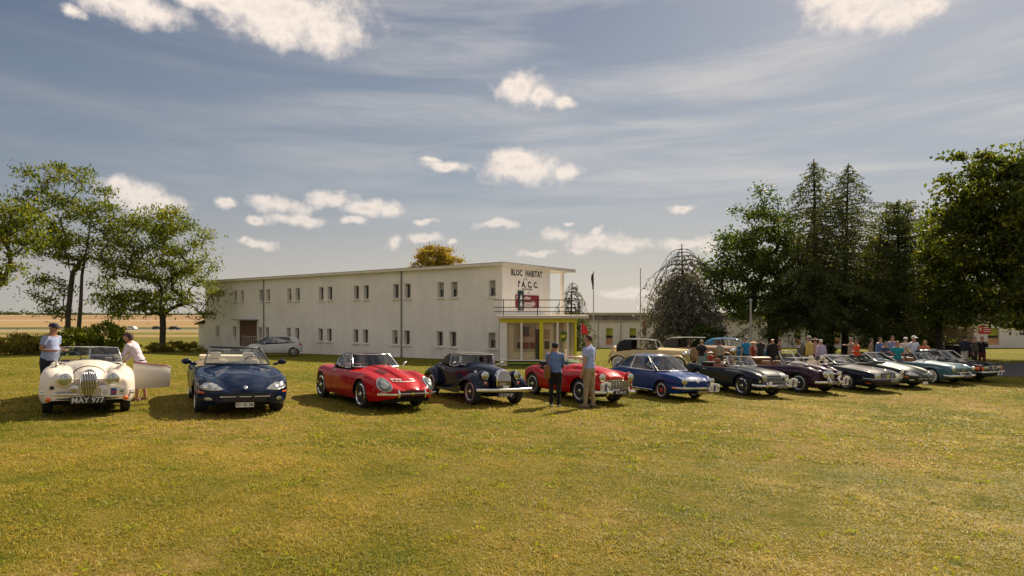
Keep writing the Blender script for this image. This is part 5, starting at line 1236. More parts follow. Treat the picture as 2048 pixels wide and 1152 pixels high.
for i, (a, b_, nm, st) in enumerate(bands):
    sheet(nm, XF, np.linspace(a, b_, 10), field_mat(nm + '_surface_%s' % 'abcdefghij'[i], st, .05))
ROADF = field_mat('far_tarmac', ((.22, .21, .20), (.26, .25, .24)), .05)
sheet('road', XF, np.linspace(222, 248, 6), ROADF)
# asphalt apron at the right
ASPH = mat('asphalt', (.055, .052, .055), .9, var=.25, vscale=3, bump=.3, bscale=60)
ap = [GP(1690, 733), GP(1800, 741), GP(1950, 757), GP(2120, 775), (36, 31.5), (60, 34), (60, 42), (38, 40.5), GP(2048, 729), GP(1960, 727), GP(1800, 725)]
rows = []
for t in np.linspace(0, 1, 24):
    x0 = 18.5 + 42 * t; yl = 28.3 + (x0 - 18.5) * .13 + (4.2 if x0 < 20.5 else 0) + .25 * math.sin(x0); 
    yl = np.interp(x0, [18.5, 20, 22, 26, 34, 60], [33.5, 31.6, 29.9, 29.4, 31.0, 34]); yh = np.interp(x0, [18.5, 30, 60], [35.0, 36.5, 40])
    rows.append([(x0, y, gz(x0, y) + .006) for y in np.linspace(yl, yh, 8)])
tag(MB().grid(rows).build('asphalt_apron', ASPH, None, smooth=180), kind='structure')

# ------------------------------------------------------------------ grass blades
def grassmat():
    m = leafmat('grass_blades', (.10, .135, .009), (.355, .275, .040), (.52, .385, .14), transl=.34); return m
def make_grass(name, n_try, y0, y1, hgt, wid, seed, per=5, xlim=None, green=0., label=None, bend=2.2):
    r = np.random.default_rng(seed)
    # sample uniformly over ground area inside the view wedge (a bit wider)
    Y = np.sqrt(r.random(n_try) * (y1**2 - y0**2) + y0**2); X = (r.random(n_try) * 2 - 1) * Y * .90
    if xlim: k = (X > xlim[0]) & (X < xlim[1]); X, Y = X[k], Y[k]
    def fbm(x, y, s):
        v = 0
        for o, (a, f) in enumerate(((1, 1), (.6, 2.3), (.4, 5.1), (.3, 11.3))):
            ph = 1.7 * o + s
            v = v + a * (np.sin(x * f * .83 + y * f * .41 + ph * 2.1 + 1.3 * np.sin(y * f * .57 + ph)) * np.sin(y * f * .91 - x * f * .37 + ph * 3.3 + 1.1 * np.sin(x * f * .63 + ph)))
        return v / 1.5
    patch = .55 * fbm(X * .5, Y * .5, 1.) + .75 * fbm(X * 1.7, Y * 1.7, 2.6)
    keep = r.random(len(X)) < np.clip(.80 + .35 * fbm(X * 1.9, Y * 1.9, 4.), .25, 1)
    yl_ = np.interp(X, [18.5, 20, 22, 26, 34, 60], [33.5, 31.6, 29.9, 29.4, 31.0, 34]); yh_ = np.interp(X, [18.5, 30, 60], [35.0, 36.5, 40]); keep &= ~((X > 18.5) & (Y > yl_) & (Y < yh_))
    X, Y, patch = X[keep], Y[keep], patch[keep]
    n = len(X); Xc = np.repeat(X, per) + r.normal(0, .022, n * per); Yc = np.repeat(Y, per) + r.normal(0, .022, n * per)
    pt = np.repeat(patch, per); N = n * per
    W = np.clip((36 - Yc) / 16, 0, 1); Z = CAMZ - (1.94 + .035 * np.clip(Xc, -25, 25) * W + .026 * np.minimum(Yc, 70))
    h = hgt * (.35 + .9 * r.random(N)**1.6) * (1 + .25 * pt) * np.repeat(np.clip(.9 + .6 * fbm(X * 3.1, Y * 3.1, 9.), .35, 1.9), per); az = r.random(N) * 2 * np.pi; bl = h * (.35 + r.random(N) * bend)
    dx, dy = np.cos(az) * bl, np.sin(az) * bl; w = wid * (.6 + .8 * r.random(N)); fa = r.random(N) * 2 * np.pi; wx, wy = np.cos(fa) * w, np.sin(fa) * w
    v = np.empty((N, 5, 3)); z0 = Z - .004
    v[:, 0] = np.stack([Xc - wx, Yc - wy, z0], 1); v[:, 1] = np.stack([Xc + wx, Yc + wy, z0], 1)
    v[:, 2] = np.stack([Xc + dx * .4 + wx * .8, Yc + dy * .4 + wy * .8, z0 + h * .7], 1); v[:, 3] = np.stack([Xc + dx * .4 - wx * .8, Yc + dy * .4 - wy * .8, z0 + h * .7], 1)
    v[:, 4] = np.stack([Xc + dx, Yc + dy, z0 + h * (.95 - .55 * np.minimum(1, bl / h / 2.4))], 1)
    me = bpy.data.meshes.new(name); me.vertices.add(N * 5); me.vertices.foreach_set('co', v.ravel())
    base = (np.arange(N) * 5)[:, None]; quads = (base + np.array([0, 1, 2, 3])); tris = (base + np.array([3, 2, 4]))
    idx = np.concatenate([quads.ravel(), tris.ravel()]); me.loops.add(len(idx)); me.loops.foreach_set('vertex_index', idx)
    me.polygons.add(2 * N); me.polygons.foreach_set('loop_start', np.concatenate([np.arange(N) * 4, N * 4 + np.arange(N) * 3])); me.update(calc_edges=True)
    tone = np.clip(.47 + .27 * pt + r.normal(0, .20, N) - green, 0, 1)
    a = me.attributes.new('tone', 'FLOAT', 'POINT'); a.data.foreach_set('value', np.repeat(tone, 5))
    o = bpy.data.objects.new(name, me); COL.objects.link(o); me.materials.append(grassmat()); tag(o, label, 'grass', kind='stuff'); return o
make_grass('grass', 84000, 4.0, 9.5, .034, .0028, 1, per=7, label='short dry grass blades covering the near meadow')
make_grass('grass', 46000, 9.5, 19., .046, .0055, 2, per=5, green=.02, label='short yellow-green grass around the front row of cars')
make_grass('grass', 34000, 19., 40., .055, .011, 3, per=4, green=.16, label='greener grass behind the front row of cars')

def make_weeds(n, y0, y1, seed):
    r = np.random.default_rng(seed); Y = np.sqrt(r.random(n) * (y1**2 - y0**2) + y0**2); X = (r.random(n) * 2 - 1) * Y * .88; per = 22
    Xc = np.repeat(X, per) + r.normal(0, .06, n * per); Yc = np.repeat(Y, per) + r.normal(0, .06, n * per)
    C_ = np.stack([Xc, Yc, np.array([gz(a, b) for a, b in zip(Xc, Yc)]) + .022 + .02 * r.random(n * per)], 1)
    o = leaf_mesh('weeds', C_, .055, leafmat('weed_leaves', (.12, .17, .012), (.24, .26, .025), (.42, .34, .07), .45), None, seed, droop=-.5, aspect=.22); tag(o, 'small green weed tufts scattered in the dry lawn', 'weeds', kind='stuff')
# ------------------------------------------------------------------ trees
def leaf_mesh(name, C_, size, mat_, parent, rs, droop=.3, aspect=.45, tone=None, flat=.0, tone_c=.45):
    """C_: (N,3) leaf centres; each leaf is one bent rhombus of two triangles"""
    r = np.random.default_rng(rs); N = len(C_)
    d = r.normal(0, 1, (N, 3)); d[:, 2] = d[:, 2] * (1 - flat) - droop; d /= np.linalg.norm(d, axis=1)[:, None]
    s = r.normal(0, 1, (N, 3)); s -= d * (s * d).sum(1)[:, None]; s /= np.linalg.norm(s, axis=1)[:, None]
    l = size * (.6 + .8 * r.random(N))[:, None]; w = l * aspect
    v = np.empty((N, 4, 3)); v[:, 0] = C_ - d * l * .5; v[:, 1] = C_ + s * w * .5; v[:, 2] = C_ + d * l * .5; v[:, 3] = C_ - s * w * .5
    me = bpy.data.meshes.new(name); me.vertices.add(N * 4); me.vertices.foreach_set('co', v.ravel()); me.loops.add(N * 4); me.loops.foreach_set('vertex_index', np.arange(N * 4))
    me.polygons.add(N); me.polygons.foreach_set('loop_start', np.arange(N) * 4); me.update(calc_edges=True)
    t = np.clip((tone if tone is not None else tone_c) + r.normal(0, .2, N), 0, 1)
    a = me.attributes.new('tone', 'FLOAT', 'POINT'); a.data.foreach_set('value', np.repeat(t, 4))
    o = bpy.data.objects.new(name, me); COL.objects.link(o); me.materials.append(mat_); o.parent = parent; return o
make_weeds(260, 4.3, 15, 8)
BARK = mat('bark', (.065, .050, .038), .95, var=.35, vscale=6, bump=.6, bscale=14)
BARKD = mat('dark_bark', (.035, .028, .022), .95, var=.35, vscale=6, bump=.6, bscale=14)
def skeleton(targets, base, fork, r0, seed, sag=.12, trunk_pts=None, minr=.012, expo=.5):
    """grow limbs from the fork to every clump centre; returns tubes mesh builder"""
    rnd = random.Random(seed)
    nodes = [Vector(base)]; par = [-1]
    tp = trunk_pts or [Vector(base).lerp(Vector(fork), t) + Vector((rnd.uniform(-.05, .05), rnd.uniform(-.05, .05), 0)) * (1 if 0 < t < 1 else 0) for t in (.33, .66, 1)]
    for p in tp: nodes.append(Vector(p)); par.append(len(nodes) - 2)
    start = max(1, len(tp)); 
    T = sorted(targets, key=lambda p: (Vector(p) - Vector(fork)).length)
    for p in T:
        p = Vector(p); best = None
        for i in range(start if not trunk_pts else 1, len(nodes)):
            q = nodes[i]; d = (p - q).length; up = p.z - q.z
            cst = d + (max(0, -up) * .8) + .15 * (q - Vector(fork)).length * .3
            if best is None or cst < best[0]: best = (cst, i)
        i = best[1]; q = nodes[i]; L_ = (p - q).length; k = max(2, min(5, int(L_ / .8) + 1)); last = i
        bow = Vector((rnd.uniform(-1, 1), rnd.uniform(-1, 1), rnd.uniform(0, 1))) * sag * L_
        for j in range(1, k + 1):
            t = j / k; nodes.append(q.lerp(p, t) + bow * math.sin(math.pi * t) + Vector((rnd.uniform(-1, 1), rnd.uniform(-1, 1), rnd.uniform(-1, 1))) * .04 * L_ * (1 if j < k else 0)); par.append(last); last = len(nodes) - 1
    cnt = [0] * len(nodes); kids = [[] for _ in nodes]
    for i, p_ in enumerate(par):
        if p_ >= 0: kids[p_].append(i)
    for i in range(len(nodes) - 1, -1, -1): cnt[i] = 1 if not kids[i] else sum(cnt[j] for j in kids[i])
    tot = cnt[0]; rad = [max(minr, r0 * (c / tot)**expo) for c in cnt]
    rad[0] = r0 * 1.35
    mb = MB()
    # chains
    seen = set()
    def chain(i, start_):
        pts = [nodes[start_], nodes[i]]; rr = [min(rad[start_], rad[i] * 1.15), rad[i]]; cur = i
        while kids[cur]:
            nx = max(kids[cur], key=lambda j: cnt[j])
            for j in kids[cur]:
                if j != nx: todo.append((j, cur))
            pts.append(nodes[nx]); rr.append(rad[nx]); cur = nx
        mb.tube(pts, rr, 7 if rr[0] > .06 else 5, caps=False)
    todo = [(kids[0][0], 0)]
    while todo:
        j, s_ = todo.pop(); chain(j, s_)
    return mb, nodes
def clumps(shapes, n, seed, squash=.75, shell=.55):
    """points inside a union of ellipsoids, thinner towards the core; shapes: (cx,cy,cz,rx,ry,rz)"""
    r = np.random.default_rng(seed); out = []
    vol = [s[3] * s[4] * s[5] for s in shapes]; tv = sum(vol)
    for s, v in zip(shapes, vol):
        k = max(2, int(n * v / tv))
        d = r.normal(0, 1, (k, 3)); d /= np.linalg.norm(d, axis=1)[:, None]; q = (shell + (1 - shell) * r.random(k))**(1 / 1.3)
        out.append(np.array(s[:3]) + d * q[:, None] * np.array(s[3:]))
    return np.concatenate(out)
def leaves_around(P, per, spread, seed, flat=.6, vary=.5):
    r = np.random.default_rng(seed); k = (per * (1 - vary + 2 * vary * r.random(len(P)))).astype(int)
    idx = np.repeat(np.arange(len(P)), k); s = np.repeat(spread * (.7 + .6 * r.random(len(P))), k)[:, None]
    d = r.normal(0, .5, (len(idx), 3)); d[:, 2] *= flat
    return P[idx] + d * s, idx
def broadleaf(name, label, X, Y, H, fork_z, shapes, r0, n, per, spread, leaf, m, seed, barkm=None, group=None, flat=.5, shell=.55, sag=.12, droop=.4, trunk_pts=None, aspect=.45, tvar=.16, tone_c=.45, minr=.012, cat='tree', expo=.5):
    z = gz(X, Y); t = thing(name, label, cat, (X, Y, z), group=group)
    P = clumps(shapes, n, seed, shell=shell)
    P = P[P[:, 2] > .12]
    mb, nodes = skeleton([tuple(p) for p in P], (0, 0, -.1), (0, 0, fork_z), r0, seed, sag=sag, trunk_pts=trunk_pts, minr=minr, expo=expo)
    mb.build('trunk', barkm or BARK, t, smooth=60)
    C_, idx = leaves_around(P, per, spread, seed + 1, flat=flat)
    r = np.random.default_rng(seed + 2); tone = tone_c + r.normal(0, tvar, len(P))[idx]
    leaf_mesh('crown', C_, leaf, m, t, seed + 3, droop=droop, aspect=aspect, tone=tone); return t
L_LOCUST = leafmat('locust_leaves', (.044, .074, .009), (.12, .148, .014), (.19, .165, .022), .52)
L_DARK = leafmat('dark_leaves', (.022, .042, .008), (.05, .085, .012), (.12, .13, .02), .4)
L_CHEST = leafmat('chestnut_leaves', (.034, .055, .009), (.085, .112, .015), (.22, .21, .022), .5)
L_HORN = leafmat('hornbeam_leaves', (.026, .052, .011), (.058, .098, .016), (.14, .16, .022), .48)
L_AUT = leafmat('autumn_leaves', (.11, .08, .014), (.24, .18, .025), (.34, .25, .04), .45)
L_NEED = leafmat('spruce_needles', (.030, .046, .016), (.075, .095, .026), (.18, .16, .04), .42)
L_NEEDG = leafmat('grey_needles', (.060, .064, .056), (.13, .125, .105), (.19, .165, .13), .25)
L_BUSH = leafmat('bush_leaves', (.08, .13, .014), (.20, .23, .022), (.40, .36, .05), .62)
L_BRUSH = leafmat('scrub_leaves', (.12, .12, .02), (.24, .21, .05), (.36, .27, .09), .58)

# left: single locust tree, leaning crown
X, Y = PX(325, 54.), 54.
s = FPX / Y
def EL(px, py, rx, ry, X=X, Y=Y, ryy=None, dy=0.):
    return (PX(px, Y) - X, dy, ZY(py, Y) - gz(X, Y), rx * Y / FPX, (ryy or rx) * Y / FPX, ry * Y / FPX)
broadleaf('locust_tree', 'open-crowned green tree with one dark trunk, just left of the white building', X, Y, 13, 3.3,
          [EL(320, 440, 55, 32), EL(280, 470, 60, 36), EL(365, 475, 50, 34), EL(240, 520, 42, 40), EL(230, 580, 38, 38), EL(320, 530, 70, 45), EL(400, 540, 30, 34), EL(405, 590, 26, 30), EL(330, 600, 60, 30), EL(265, 612, 45, 28), EL(215, 610, 28, 34), EL(400, 625, 26, 20)],
          .25, 300, 62, 1.0, .29, L_LOCUST, 11, flat=.42, sag=.10, droop=.75, aspect=.36)
# twin-stemmed locust behind
X, Y = PX(146, 50.), 50.
def E2(px, py, rx, ry): return EL(px, py, rx, ry, X=X, Y=Y)
tpts = [(-.45, 0, 1.2), (-.4, 0, 3.2), (-.1, 0, 6.0), (-.6, 0, 8.5)]
broadleaf('locust_tree', 'tall thin-crowned tree with two slender stems, behind the man in the dark cap', X, Y, 15.8, 3.,
          [E2(92, 345, 38, 26), E2(150, 350, 30, 16), E2(75, 400, 34, 30), E2(120, 430, 40, 40), E2(190, 400, 34, 30), E2(205, 440, 30, 34), E2(90, 480, 40, 34), E2(150, 500, 44, 40), E2(95, 575, 34, 34), E2(120, 620, 26, 22), E2(210, 500, 24, 30)],
          .20, 210, 48, .95, .29, L_LOCUST, 12, flat=.42, sag=.14, droop=.75, trunk_pts=tpts, aspect=.36)
t = bpy.data.objects[-1] if False else None
tw = [o for o in COL.objects if o.type == 'EMPTY' and o.name == 'locust_tree.001'][0]
MB().tube([(.25, .1, -.1), (.35, .1, 1.5), (.55, .1, 3.8), (.65, .1, 6.3), (1.1, .1, 8.8), (1.5, 0, 11.5)], [.2, .17, .14, .11, .07, .03], 8).build('stem', BARK, tw, smooth=60)
# tree whose limbs reach in from the left edge
X, Y = PX(-70, 42.), 42.
def E3(px, py, rx, ry): return EL(px, py, rx, ry, X=X, Y=Y)
broadleaf('locust_tree', 'tree at the left edge with only its right-hand limbs in the picture', X, Y, 12, 3.6,
          [E3(30, 430, 42, 32), E3(40, 475, 44, 32), E3(-30, 440, 60, 50), E3(10, 525, 40, 24), E3(-90, 470, 70, 50), E3(0, 560, 30, 14)], .28, 190, 54, .9, .27, L_LOCUST, 13, flat=.42, droop=.7, aspect=.36)
# autumn tree behind the roof
X, Y = PX(878, 66.), 66.
broadleaf('autumn_tree', 'rust and yellow tree crown showing above the long flat roof', X, Y, 10, 3., [EL(868, 518, 34, 26, X, Y), EL(848, 536, 24, 18, X, Y), EL(905, 530, 24, 18, X, Y), EL(888, 512, 20, 16, X, Y), EL(860, 502, 14, 12, X, Y)], .2, 110, 70, .6, .26, L_AUT, 14, droop=.2, tone_c=.5)
# right: the dense broadleaf
X, Y = PX(1545, 50.), 50.
def E4(px, py, rx, ry, ryy=None): return EL(px, py, rx, ry, X=X, Y=Y, ryy=ryy)
broadleaf('hornbeam_tree', 'broad dense dark green tree between the grey spruce and the tall spruces', X, Y, 14, 2.6,
          [E4(1522, 388, 8, 20), E4(1480, 425, 10, 16), E4(1556, 405, 10, 20), E4(1450, 470, 12, 12), E4(1410, 530, 12, 10), E4(1532, 405, 20, 28), E4(1535, 440, 55, 30), E4(1520, 490, 90, 36), E4(1500, 550, 95, 40), E4(1510, 605, 95, 36), E4(1600, 540, 60, 60), E4(1600, 620, 60, 30), E4(1470, 500, 42, 24), E4(1440, 560, 40, 40)],
          .42, 440, 62, .85, .25, L_HORN, 15, barkm=BARKD, flat=.6, droop=.25, shell=.35, aspect=.5)
# chestnuts at the right edge
X, Y = PX(1878, 43.), 43.
def E5(px, py, rx, ry): return EL(px, py, rx, ry, X=X, Y=Y)
broadleaf('chestnut_tree', 'dark tree with yellowing low branches, its trunk beside the crate-loaded trailer', X, Y, 10, 2.4,
          [E5(1880, 590, 48, 34), E5(1900, 540, 50, 40), E5(1880, 500, 40, 40), E5(1868, 455, 24, 30), E5(1865, 630, 36, 22), E5(1930, 600, 50, 40)], .22, 200, 44, .9, .28, L_CHEST, 16, barkm=BARKD, droop=.4, shell=.35, aspect=.5, tone_c=.52)
X, Y = PX(2075, 39.), 39.
def E6(px, py, rx, ry): return EL(px, py, rx, ry, X=X, Y=Y)
broadleaf('chestnut_tree', 'very large chestnut filling the right edge of the picture', X, Y, 14, 2.8,
          [E6(1885, 362, 14, 12), E6(1870, 402, 10, 16), E6(1912, 318, 18, 12), E6(1955, 303, 22, 12), E6(2015, 300, 28, 12), E6(1878, 455, 14, 14), E6(1985, 345, 52, 32), E6(1930, 360, 38, 30), E6(2050, 335, 55, 34), E6(1908, 410, 28, 34), E6(1990, 410, 90, 60), E6(2100, 400, 90, 80), E6(1960, 490, 80, 60), E6(2060, 510, 100, 70), E6(1990, 580, 80, 46), E6(2100, 590, 80, 50), E6(1930, 440, 50, 50), E6(1960, 630, 60, 26), E6(2060, 635, 70, 26)],
          .5, 700, 62, .72, .27, L_CHEST, 17, barkm=BARKD, droop=.4, shell=.4, aspect=.55, tone_c=.47, tvar=.2)

def conifer(name, label, px, Y, top_py, wid, m, seed, droop=.35, dens=1., crown0=.12, barkm=None, sparse_top=True, r0=.22, wprof=None, upturn=.0, leaf=.22, group=None, dead_top=0, nper=26):
    X = PX(px, Y); z = gz(X, Y); H = ZY(top_py, Y) - z; t = thing(name, label, 'tree', (X, Y, z), group=group); r = random.Random(seed); nr = np.random.default_rng(seed)
    tr = MB(); lean = (r.uniform(-.2, .2), r.uniform(-.2, .2)); tr.tube([(lean[0] * (k / 8)**2, lean[1] * (k / 8)**2, -.1 + (H + .1) * k / 8) for k in range(9)], [r0 * (1 - .93 * (k / 8)**.9) + .012 for k in range(9)], 9)
    pts = []; tone = []
    zz = H * crown0
    prof = pchip(wprof or [(0, .55), (.15, 1), (.5, .72), (.8, .32), (1, .02)])
    while zz < H * .985:
        u = (zz / H - crown0) / (1 - crown0); L0 = wid / 2 * prof(u); k = r.choice((4, 5, 5, 6)); a0 = r.uniform(0, 6.28)
        for j in range(k):
            a = a0 + 6.283 * j / k + r.uniform(-.35, .35); L_ = L0 * r.uniform(.6, 1.22)
            if L_ < .08: continue
            if dens < .8 and r.random() < .16: L_ *= 1.45
            dr = droop * r.uniform(.6, 1.4); P = []; nseg = 5
            for q in range(nseg + 1):
                s_ = q / nseg; rr = L_ * s_; dz = (.12 * s_ if dead_top == 0 else .30 * s_ * (1 - s_)) * L_ - dr * L_ * s_ * s_ + upturn * L_ * s_**3
                P.append(Vector((math.cos(a) * rr + lean[0] * (zz / H)**2, math.sin(a) * rr + lean[1] * (zz / H)**2, zz + dz + r.uniform(-.03, .03))))
            tr.tube(P, [max(.008, .012 + .030 * (L_ / (wid / 2)) * (1 - q / nseg)) for q in range(nseg + 1)], 4, caps=False)
            bare = dead_top and zz > H * (1 - dead_top)
            if bare and r.random() < .85:
                n = int(L_ * 4)
                for q in range(n):
                    s_ = r.uniform(.5, 1); b = P[min(nseg, int(s_ * nseg))]; tr.tube([b, b + Vector((r.uniform(-.12, .12), r.uniform(-.12, .12), -r.uniform(.15, .55)))], .007, 3, caps=False)
                continue
            n = int(nper * dens * ((2.6 if zz < .45 * H else 1.5 if zz < .62 * H else 1) if dens < .8 else 1.35) * L_ * r.uniform(.6, 1.4))
            sv_ = nr.random(n)**.7; 
            for s_ in sv_:
                f = s_ * nseg; i = min(nseg - 1, int(f)); b = P[i].lerp(P[i + 1], f - i); side = (1 - .55 * s_) * L_ * (.26 if dens > .8 else .15)
                pts.append((b.x + nr.normal(0, side) * math.sin(a) + nr.normal(0, .05), b.y - nr.normal(0, side) * math.cos(a) + nr.normal(0, .05), b.z - abs(nr.normal(0, .16 + .10 * droop)))); 
            tone += [.45 + r.uniform(-.25, .25)] * n
        zz += r.uniform(.20, .36) * (1.0 if dens > .8 else 1.2)
    tr.build('trunk', barkm or BARKD, t, smooth=60)
    if pts: leaf_mesh('crown', np.array(pts), leaf, m, t, seed + 5, droop=.6 + droop, aspect=.34, tone=np.array(tone))
    return t
conifer('spruce_tree', 'tallest spruce, sparse on top, behind the people between the rows', 1632, 46., 317, 7.4, L_NEED, 21, droop=.42, dens=.62, crown0=.16, r0=.32, wprof=[(0, 1), (.3, 1.05), (.6, .80), (.85, .44), (1, .03)], leaf=.24, nper=40)
conifer('spruce_tree', 'second tall spruce with long right-hand boughs', 1690, 47.5, 327, 7.8, L_NEED, 22, droop=.36, dens=.62, crown0=.14, r0=.28, wprof=[(0, 1), (.3, 1.05), (.62, .85), (.85, .46), (1, .03)], leaf=.24, nper=40)
conifer('spruce_tree', 'dark pyramidal conifer with a rounded top, right of the two tall spruces', 1795, 48., 398, 5.6, L_NEED, 23, droop=.15, dens=1.35, crown0=.10, upturn=.25, wprof=[(0, .8), (.3, 1), (.7, .82), (.92, .5), (1, .15)], leaf=.26)
conifer('spruce_tree', 'small dark conifer squeezed between its neighbours, behind the yellowing tree', 1752, 53., 470, 5.5, L_NEED, 24, droop=.2, dens=1.4, crown0=.06, wprof=[(0, .9), (.5, 1), (.85, .6), (1, .1)], leaf=.28)
conifer('spruce_tree', 'dark conifer with a thin pointed tip just left of the large chestnut', 1868, 52., 427, 5.5, L_NEED, 27, droop=.25, dens=1.4, crown0=.06, wprof=[(0, .9), (.5, .9), (.85, .45), (1, .05)], leaf=.28)
conifer('dying_spruce', 'greyish dying spruce with a bare drooping top', 1366, 47., 487, 6.4, L_NEEDG, 25, droop=1.0, dens=1.5, crown0=.24, r0=.26, wprof=[(0, .78), (.25, 1), (.75, .98), (.93, .55), (1, .2)], dead_top=.26, leaf=.28)
conifer('dying_spruce', 'small half-dead spruce seen behind the white balcony column', 1142, 57., 563, 4.4, L_NEED, 26, droop=.9, dens=1.2, crown0=.02, wprof=[(0, 1), (.5, 1), (.8, .75), (1, .1)], dead_top=.35, leaf=.26, r0=.16)
# bushes and the hedge, left
def bush(name, label, px, py_c, rx, ry, Y, m, seed, n=60, per=60, leaf=.2, base=None, spread=.45, rd=None, tone_c=.45):
    X = PX(px, Y); z = gz(X, Y)
    return broadleaf(name, label, X, Y, 2, .3, [(0, 0, .55 * (ZY(py_c, Y) - z + ry * Y / FPX), rx * Y / FPX, rd or rx * Y / FPX, .55 * (ZY(py_c, Y) - z + ry * Y / FPX)), (0, 0, .25, rx * .95 * Y / FPX, (rd or rx * Y / FPX) * .95, .3)], .06, n, per, spread, leaf, m, seed, shell=.5, droop=.1, cat='bush', minr=.006, tone_c=tone_c)
bush('elder_bush', 'light green bush right behind the man in the dark cap', 147, 680, 32, 22, 47, L_BUSH, 31, leaf=.26, n=70)
bush('laurel_bush', 'dark glossy bush left of the woman at the cream roadster', 215, 671, 42, 20, 50, L_BUSH, 32, leaf=.26, n=80, tone_c=.30)
o = bush('scrub_hedge', 'low scrubby hedge at the left edge of the meadow', 30, 684, 90, 13, 48, L_BRUSH, 33, n=150, leaf=.2, rd=.9)
bush('scrub_hedge', 'low rough growth at the foot of the single trunk tree', 345, 693, 80, 8, 53, L_BRUSH, 34, n=90, leaf=.16, spread=.3, rd=.5)
bush('round_bush', 'dark clipped round bush between the trunks, right of the lavender shirt', 1652, 684, 17, 22, 44, L_DARK, 35, n=70, leaf=.14, spread=.25)
bush('round_bush', 'wide dark rounded bush behind the sky blue saloon', 1416, 676, 34, 24, 44, L_DARK, 36, n=110, leaf=.16, spread=.35)
# far tree line on the horizon
r = np.random.default_rng(5); P = []
for (a, b_, h) in ((-300, 45, 9), (52, 64, 6), (120, 185, 4.), (60, 430, 2.2)):
    for px in np.arange(a, b_, .8):
        Yf = 1500 + r.normal(0, 20); P.append((PX(px, Yf), Yf, gz(PX(px, Yf), Yf) + abs(r.normal(0, .5)) * h))
P = np.array(P); C_, _ = leaves_around(P, 14, 3.5, 9)
o = leaf_mesh('far_treeline', C_, 3.2, L_DARK, None, 3, droop=0., aspect=.8); tag(o, 'dark line of trees on the horizon at the far left', 'trees', kind='stuff')
# ------------------------------------------------------------------ the long white building
WALL = wallmat('white_render', (.79, .755, .69))
WALLE = wallmat('grey_white_render', (.80, .765, .72), .05)
FASC = mat('roof_fascia', (.68, .63, .55), .8, var=.08, vscale=1.2); REVEAL = mat('window_reveal', (.78, .73, .65), .8)
PANE = mat('dark_pane', (.018, .016, .014), .12, coat=.4); FRAMEM = mat('window_frame_grey', (.42, .40, .37), .6)
YEL = mat('yellow_paint', (.62, .55, .015), .5); GRN = mat('green_paint', (.012, .09, .035), .4, coat=.4); PIPE = mat('downpipe_grey', (.22, .21, .19), .5)
IRON = mat('railing_iron', (.035, .033, .03), .5); DOORB = mat('brown_shutter', (.12, .055, .022), .7, var=.2, vscale=3); INT = mat('interior_cream', (.85, .72, .52), .8); SHOPG = glass('shop_glass', (.97, .97, .95), .0, .08, .45)
B0 = Vector((-.60, 37.6, 0)); U = Vector((.597, .803, 0)); V = Vector((-.803, .597, 0)); Lb = 36.0
A_ = math.atan2(V.y, V.x)
bld = thing('white_building', 'long two-storey white building with small paired windows and flat roof', 'building', (B0.x, B0.y, CAMZ), A_)
# local frame: +x along the long face (away to the left), -y into the block (U), z relative to the camera height
def bl(u, v, z): return (v, -u, z)
ZB, ZT = -4.3, 2.93; Z1 = .62  # upper slab
def t_of(px): q = (px - 1024) / FPX; return (B0.x - q * B0.y) / (-V.x + q * V.y)
up_px = [434.7, 470, 484, 521.5, 536, 578.6, 595.3, 642.4, 660, 713, 732.7, 792, 815.5, 881.5, 908.5, 984]
lo_px = [434.5, 468.5, 519.5, 534, 577, 594, 641, 658.6, 711.5, 731, 790, 814, 879.5, 906, 984]
wins = [(t_of(p), 1.06, 2.06, .56) for p in up_px] + [(t_of(p), -2.17, -1.19, .56) for p in lo_px]
# wall built in panels around the window openings, recessed panes behind
xsb = sorted({-0.0, Lb} | {round(t - w / 2, 3) for t, a, b, w in wins} | {round(t + w / 2, 3) for t, a, b, w in wins})
zs_ = sorted({ZB, ZT, 1.06, 2.06, -2.17, -1.19})
door_t0, door_t1 = t_of(513.5), t_of(480.5)
m = MB()
for i in range(len(xsb) - 1):
    xm = (xsb[i] + xsb[i + 1]) / 2
    for j in range(len(zs_) - 1):
        zm_ = (zs_[j] + zs_[j + 1]) / 2
        if any(abs(xm - t) < w / 2 and a < zm_ < b for t, a, b, w in wins): continue
        m.add([bl(0, xsb[i], zs_[j]), bl(0, xsb[i + 1], zs_[j]), bl(0, xsb[i + 1], zs_[j + 1]), bl(0, xsb[i], zs_[j + 1])], [(0, 1, 2, 3)])
for t, a, b, w in wins:
    x0, x1 = t - w / 2, t + w / 2; D = .28
    m.add([bl(0, x0, a), bl(0, x0, b), bl(D, x0, b), bl(D, x0, a)], [(0, 1, 2, 3)]); m.add([bl(0, x1, a), bl(0, x1, b), bl(D, x1, b), bl(D, x1, a)], [(0, 1, 2, 3)])
    m.add([bl(0, x0, a), bl(0, x1, a), bl(D, x1, a), bl(D, x0, a)], [(0, 1, 2, 3)]); m.add([bl(0, x0, b), bl(0, x1, b), bl(D, x1, b), bl(D, x0, b)], [(0, 1, 2, 3)])
front = m.build('front_wall', WALL, bld)
m = MB()  # end wall, back, far end, inner floor
def quad(mb, *p): mb.add(p, [(0, 1, 2, 3)])
EW = 5.37; DP = 7.95; LG = 4.6
m.box(((.0 + .25) / 2, -EW / 2 - .001, (ZT - .3) / 2), (.25, EW, ZT + .3)); gab = m.build('end_wall', WALLE, bld)
m = MB(); m.box((.125, -DP / 2, (ZB - .3) / 2), (.25, DP, -.3 - ZB)); m.build('ground_floor_end_wall', WALL, bld)
m = MB(); m.box((LG, -(EW + DP) / 2, (ZT - .3) / 2), (.2, DP - EW, ZT + .3)); m.box((LG / 2 + .1, -EW + .1, (ZT - .3) / 2), (LG - .2, .2, ZT + .3)); m.build('loggia_wall', WALLE, bld)
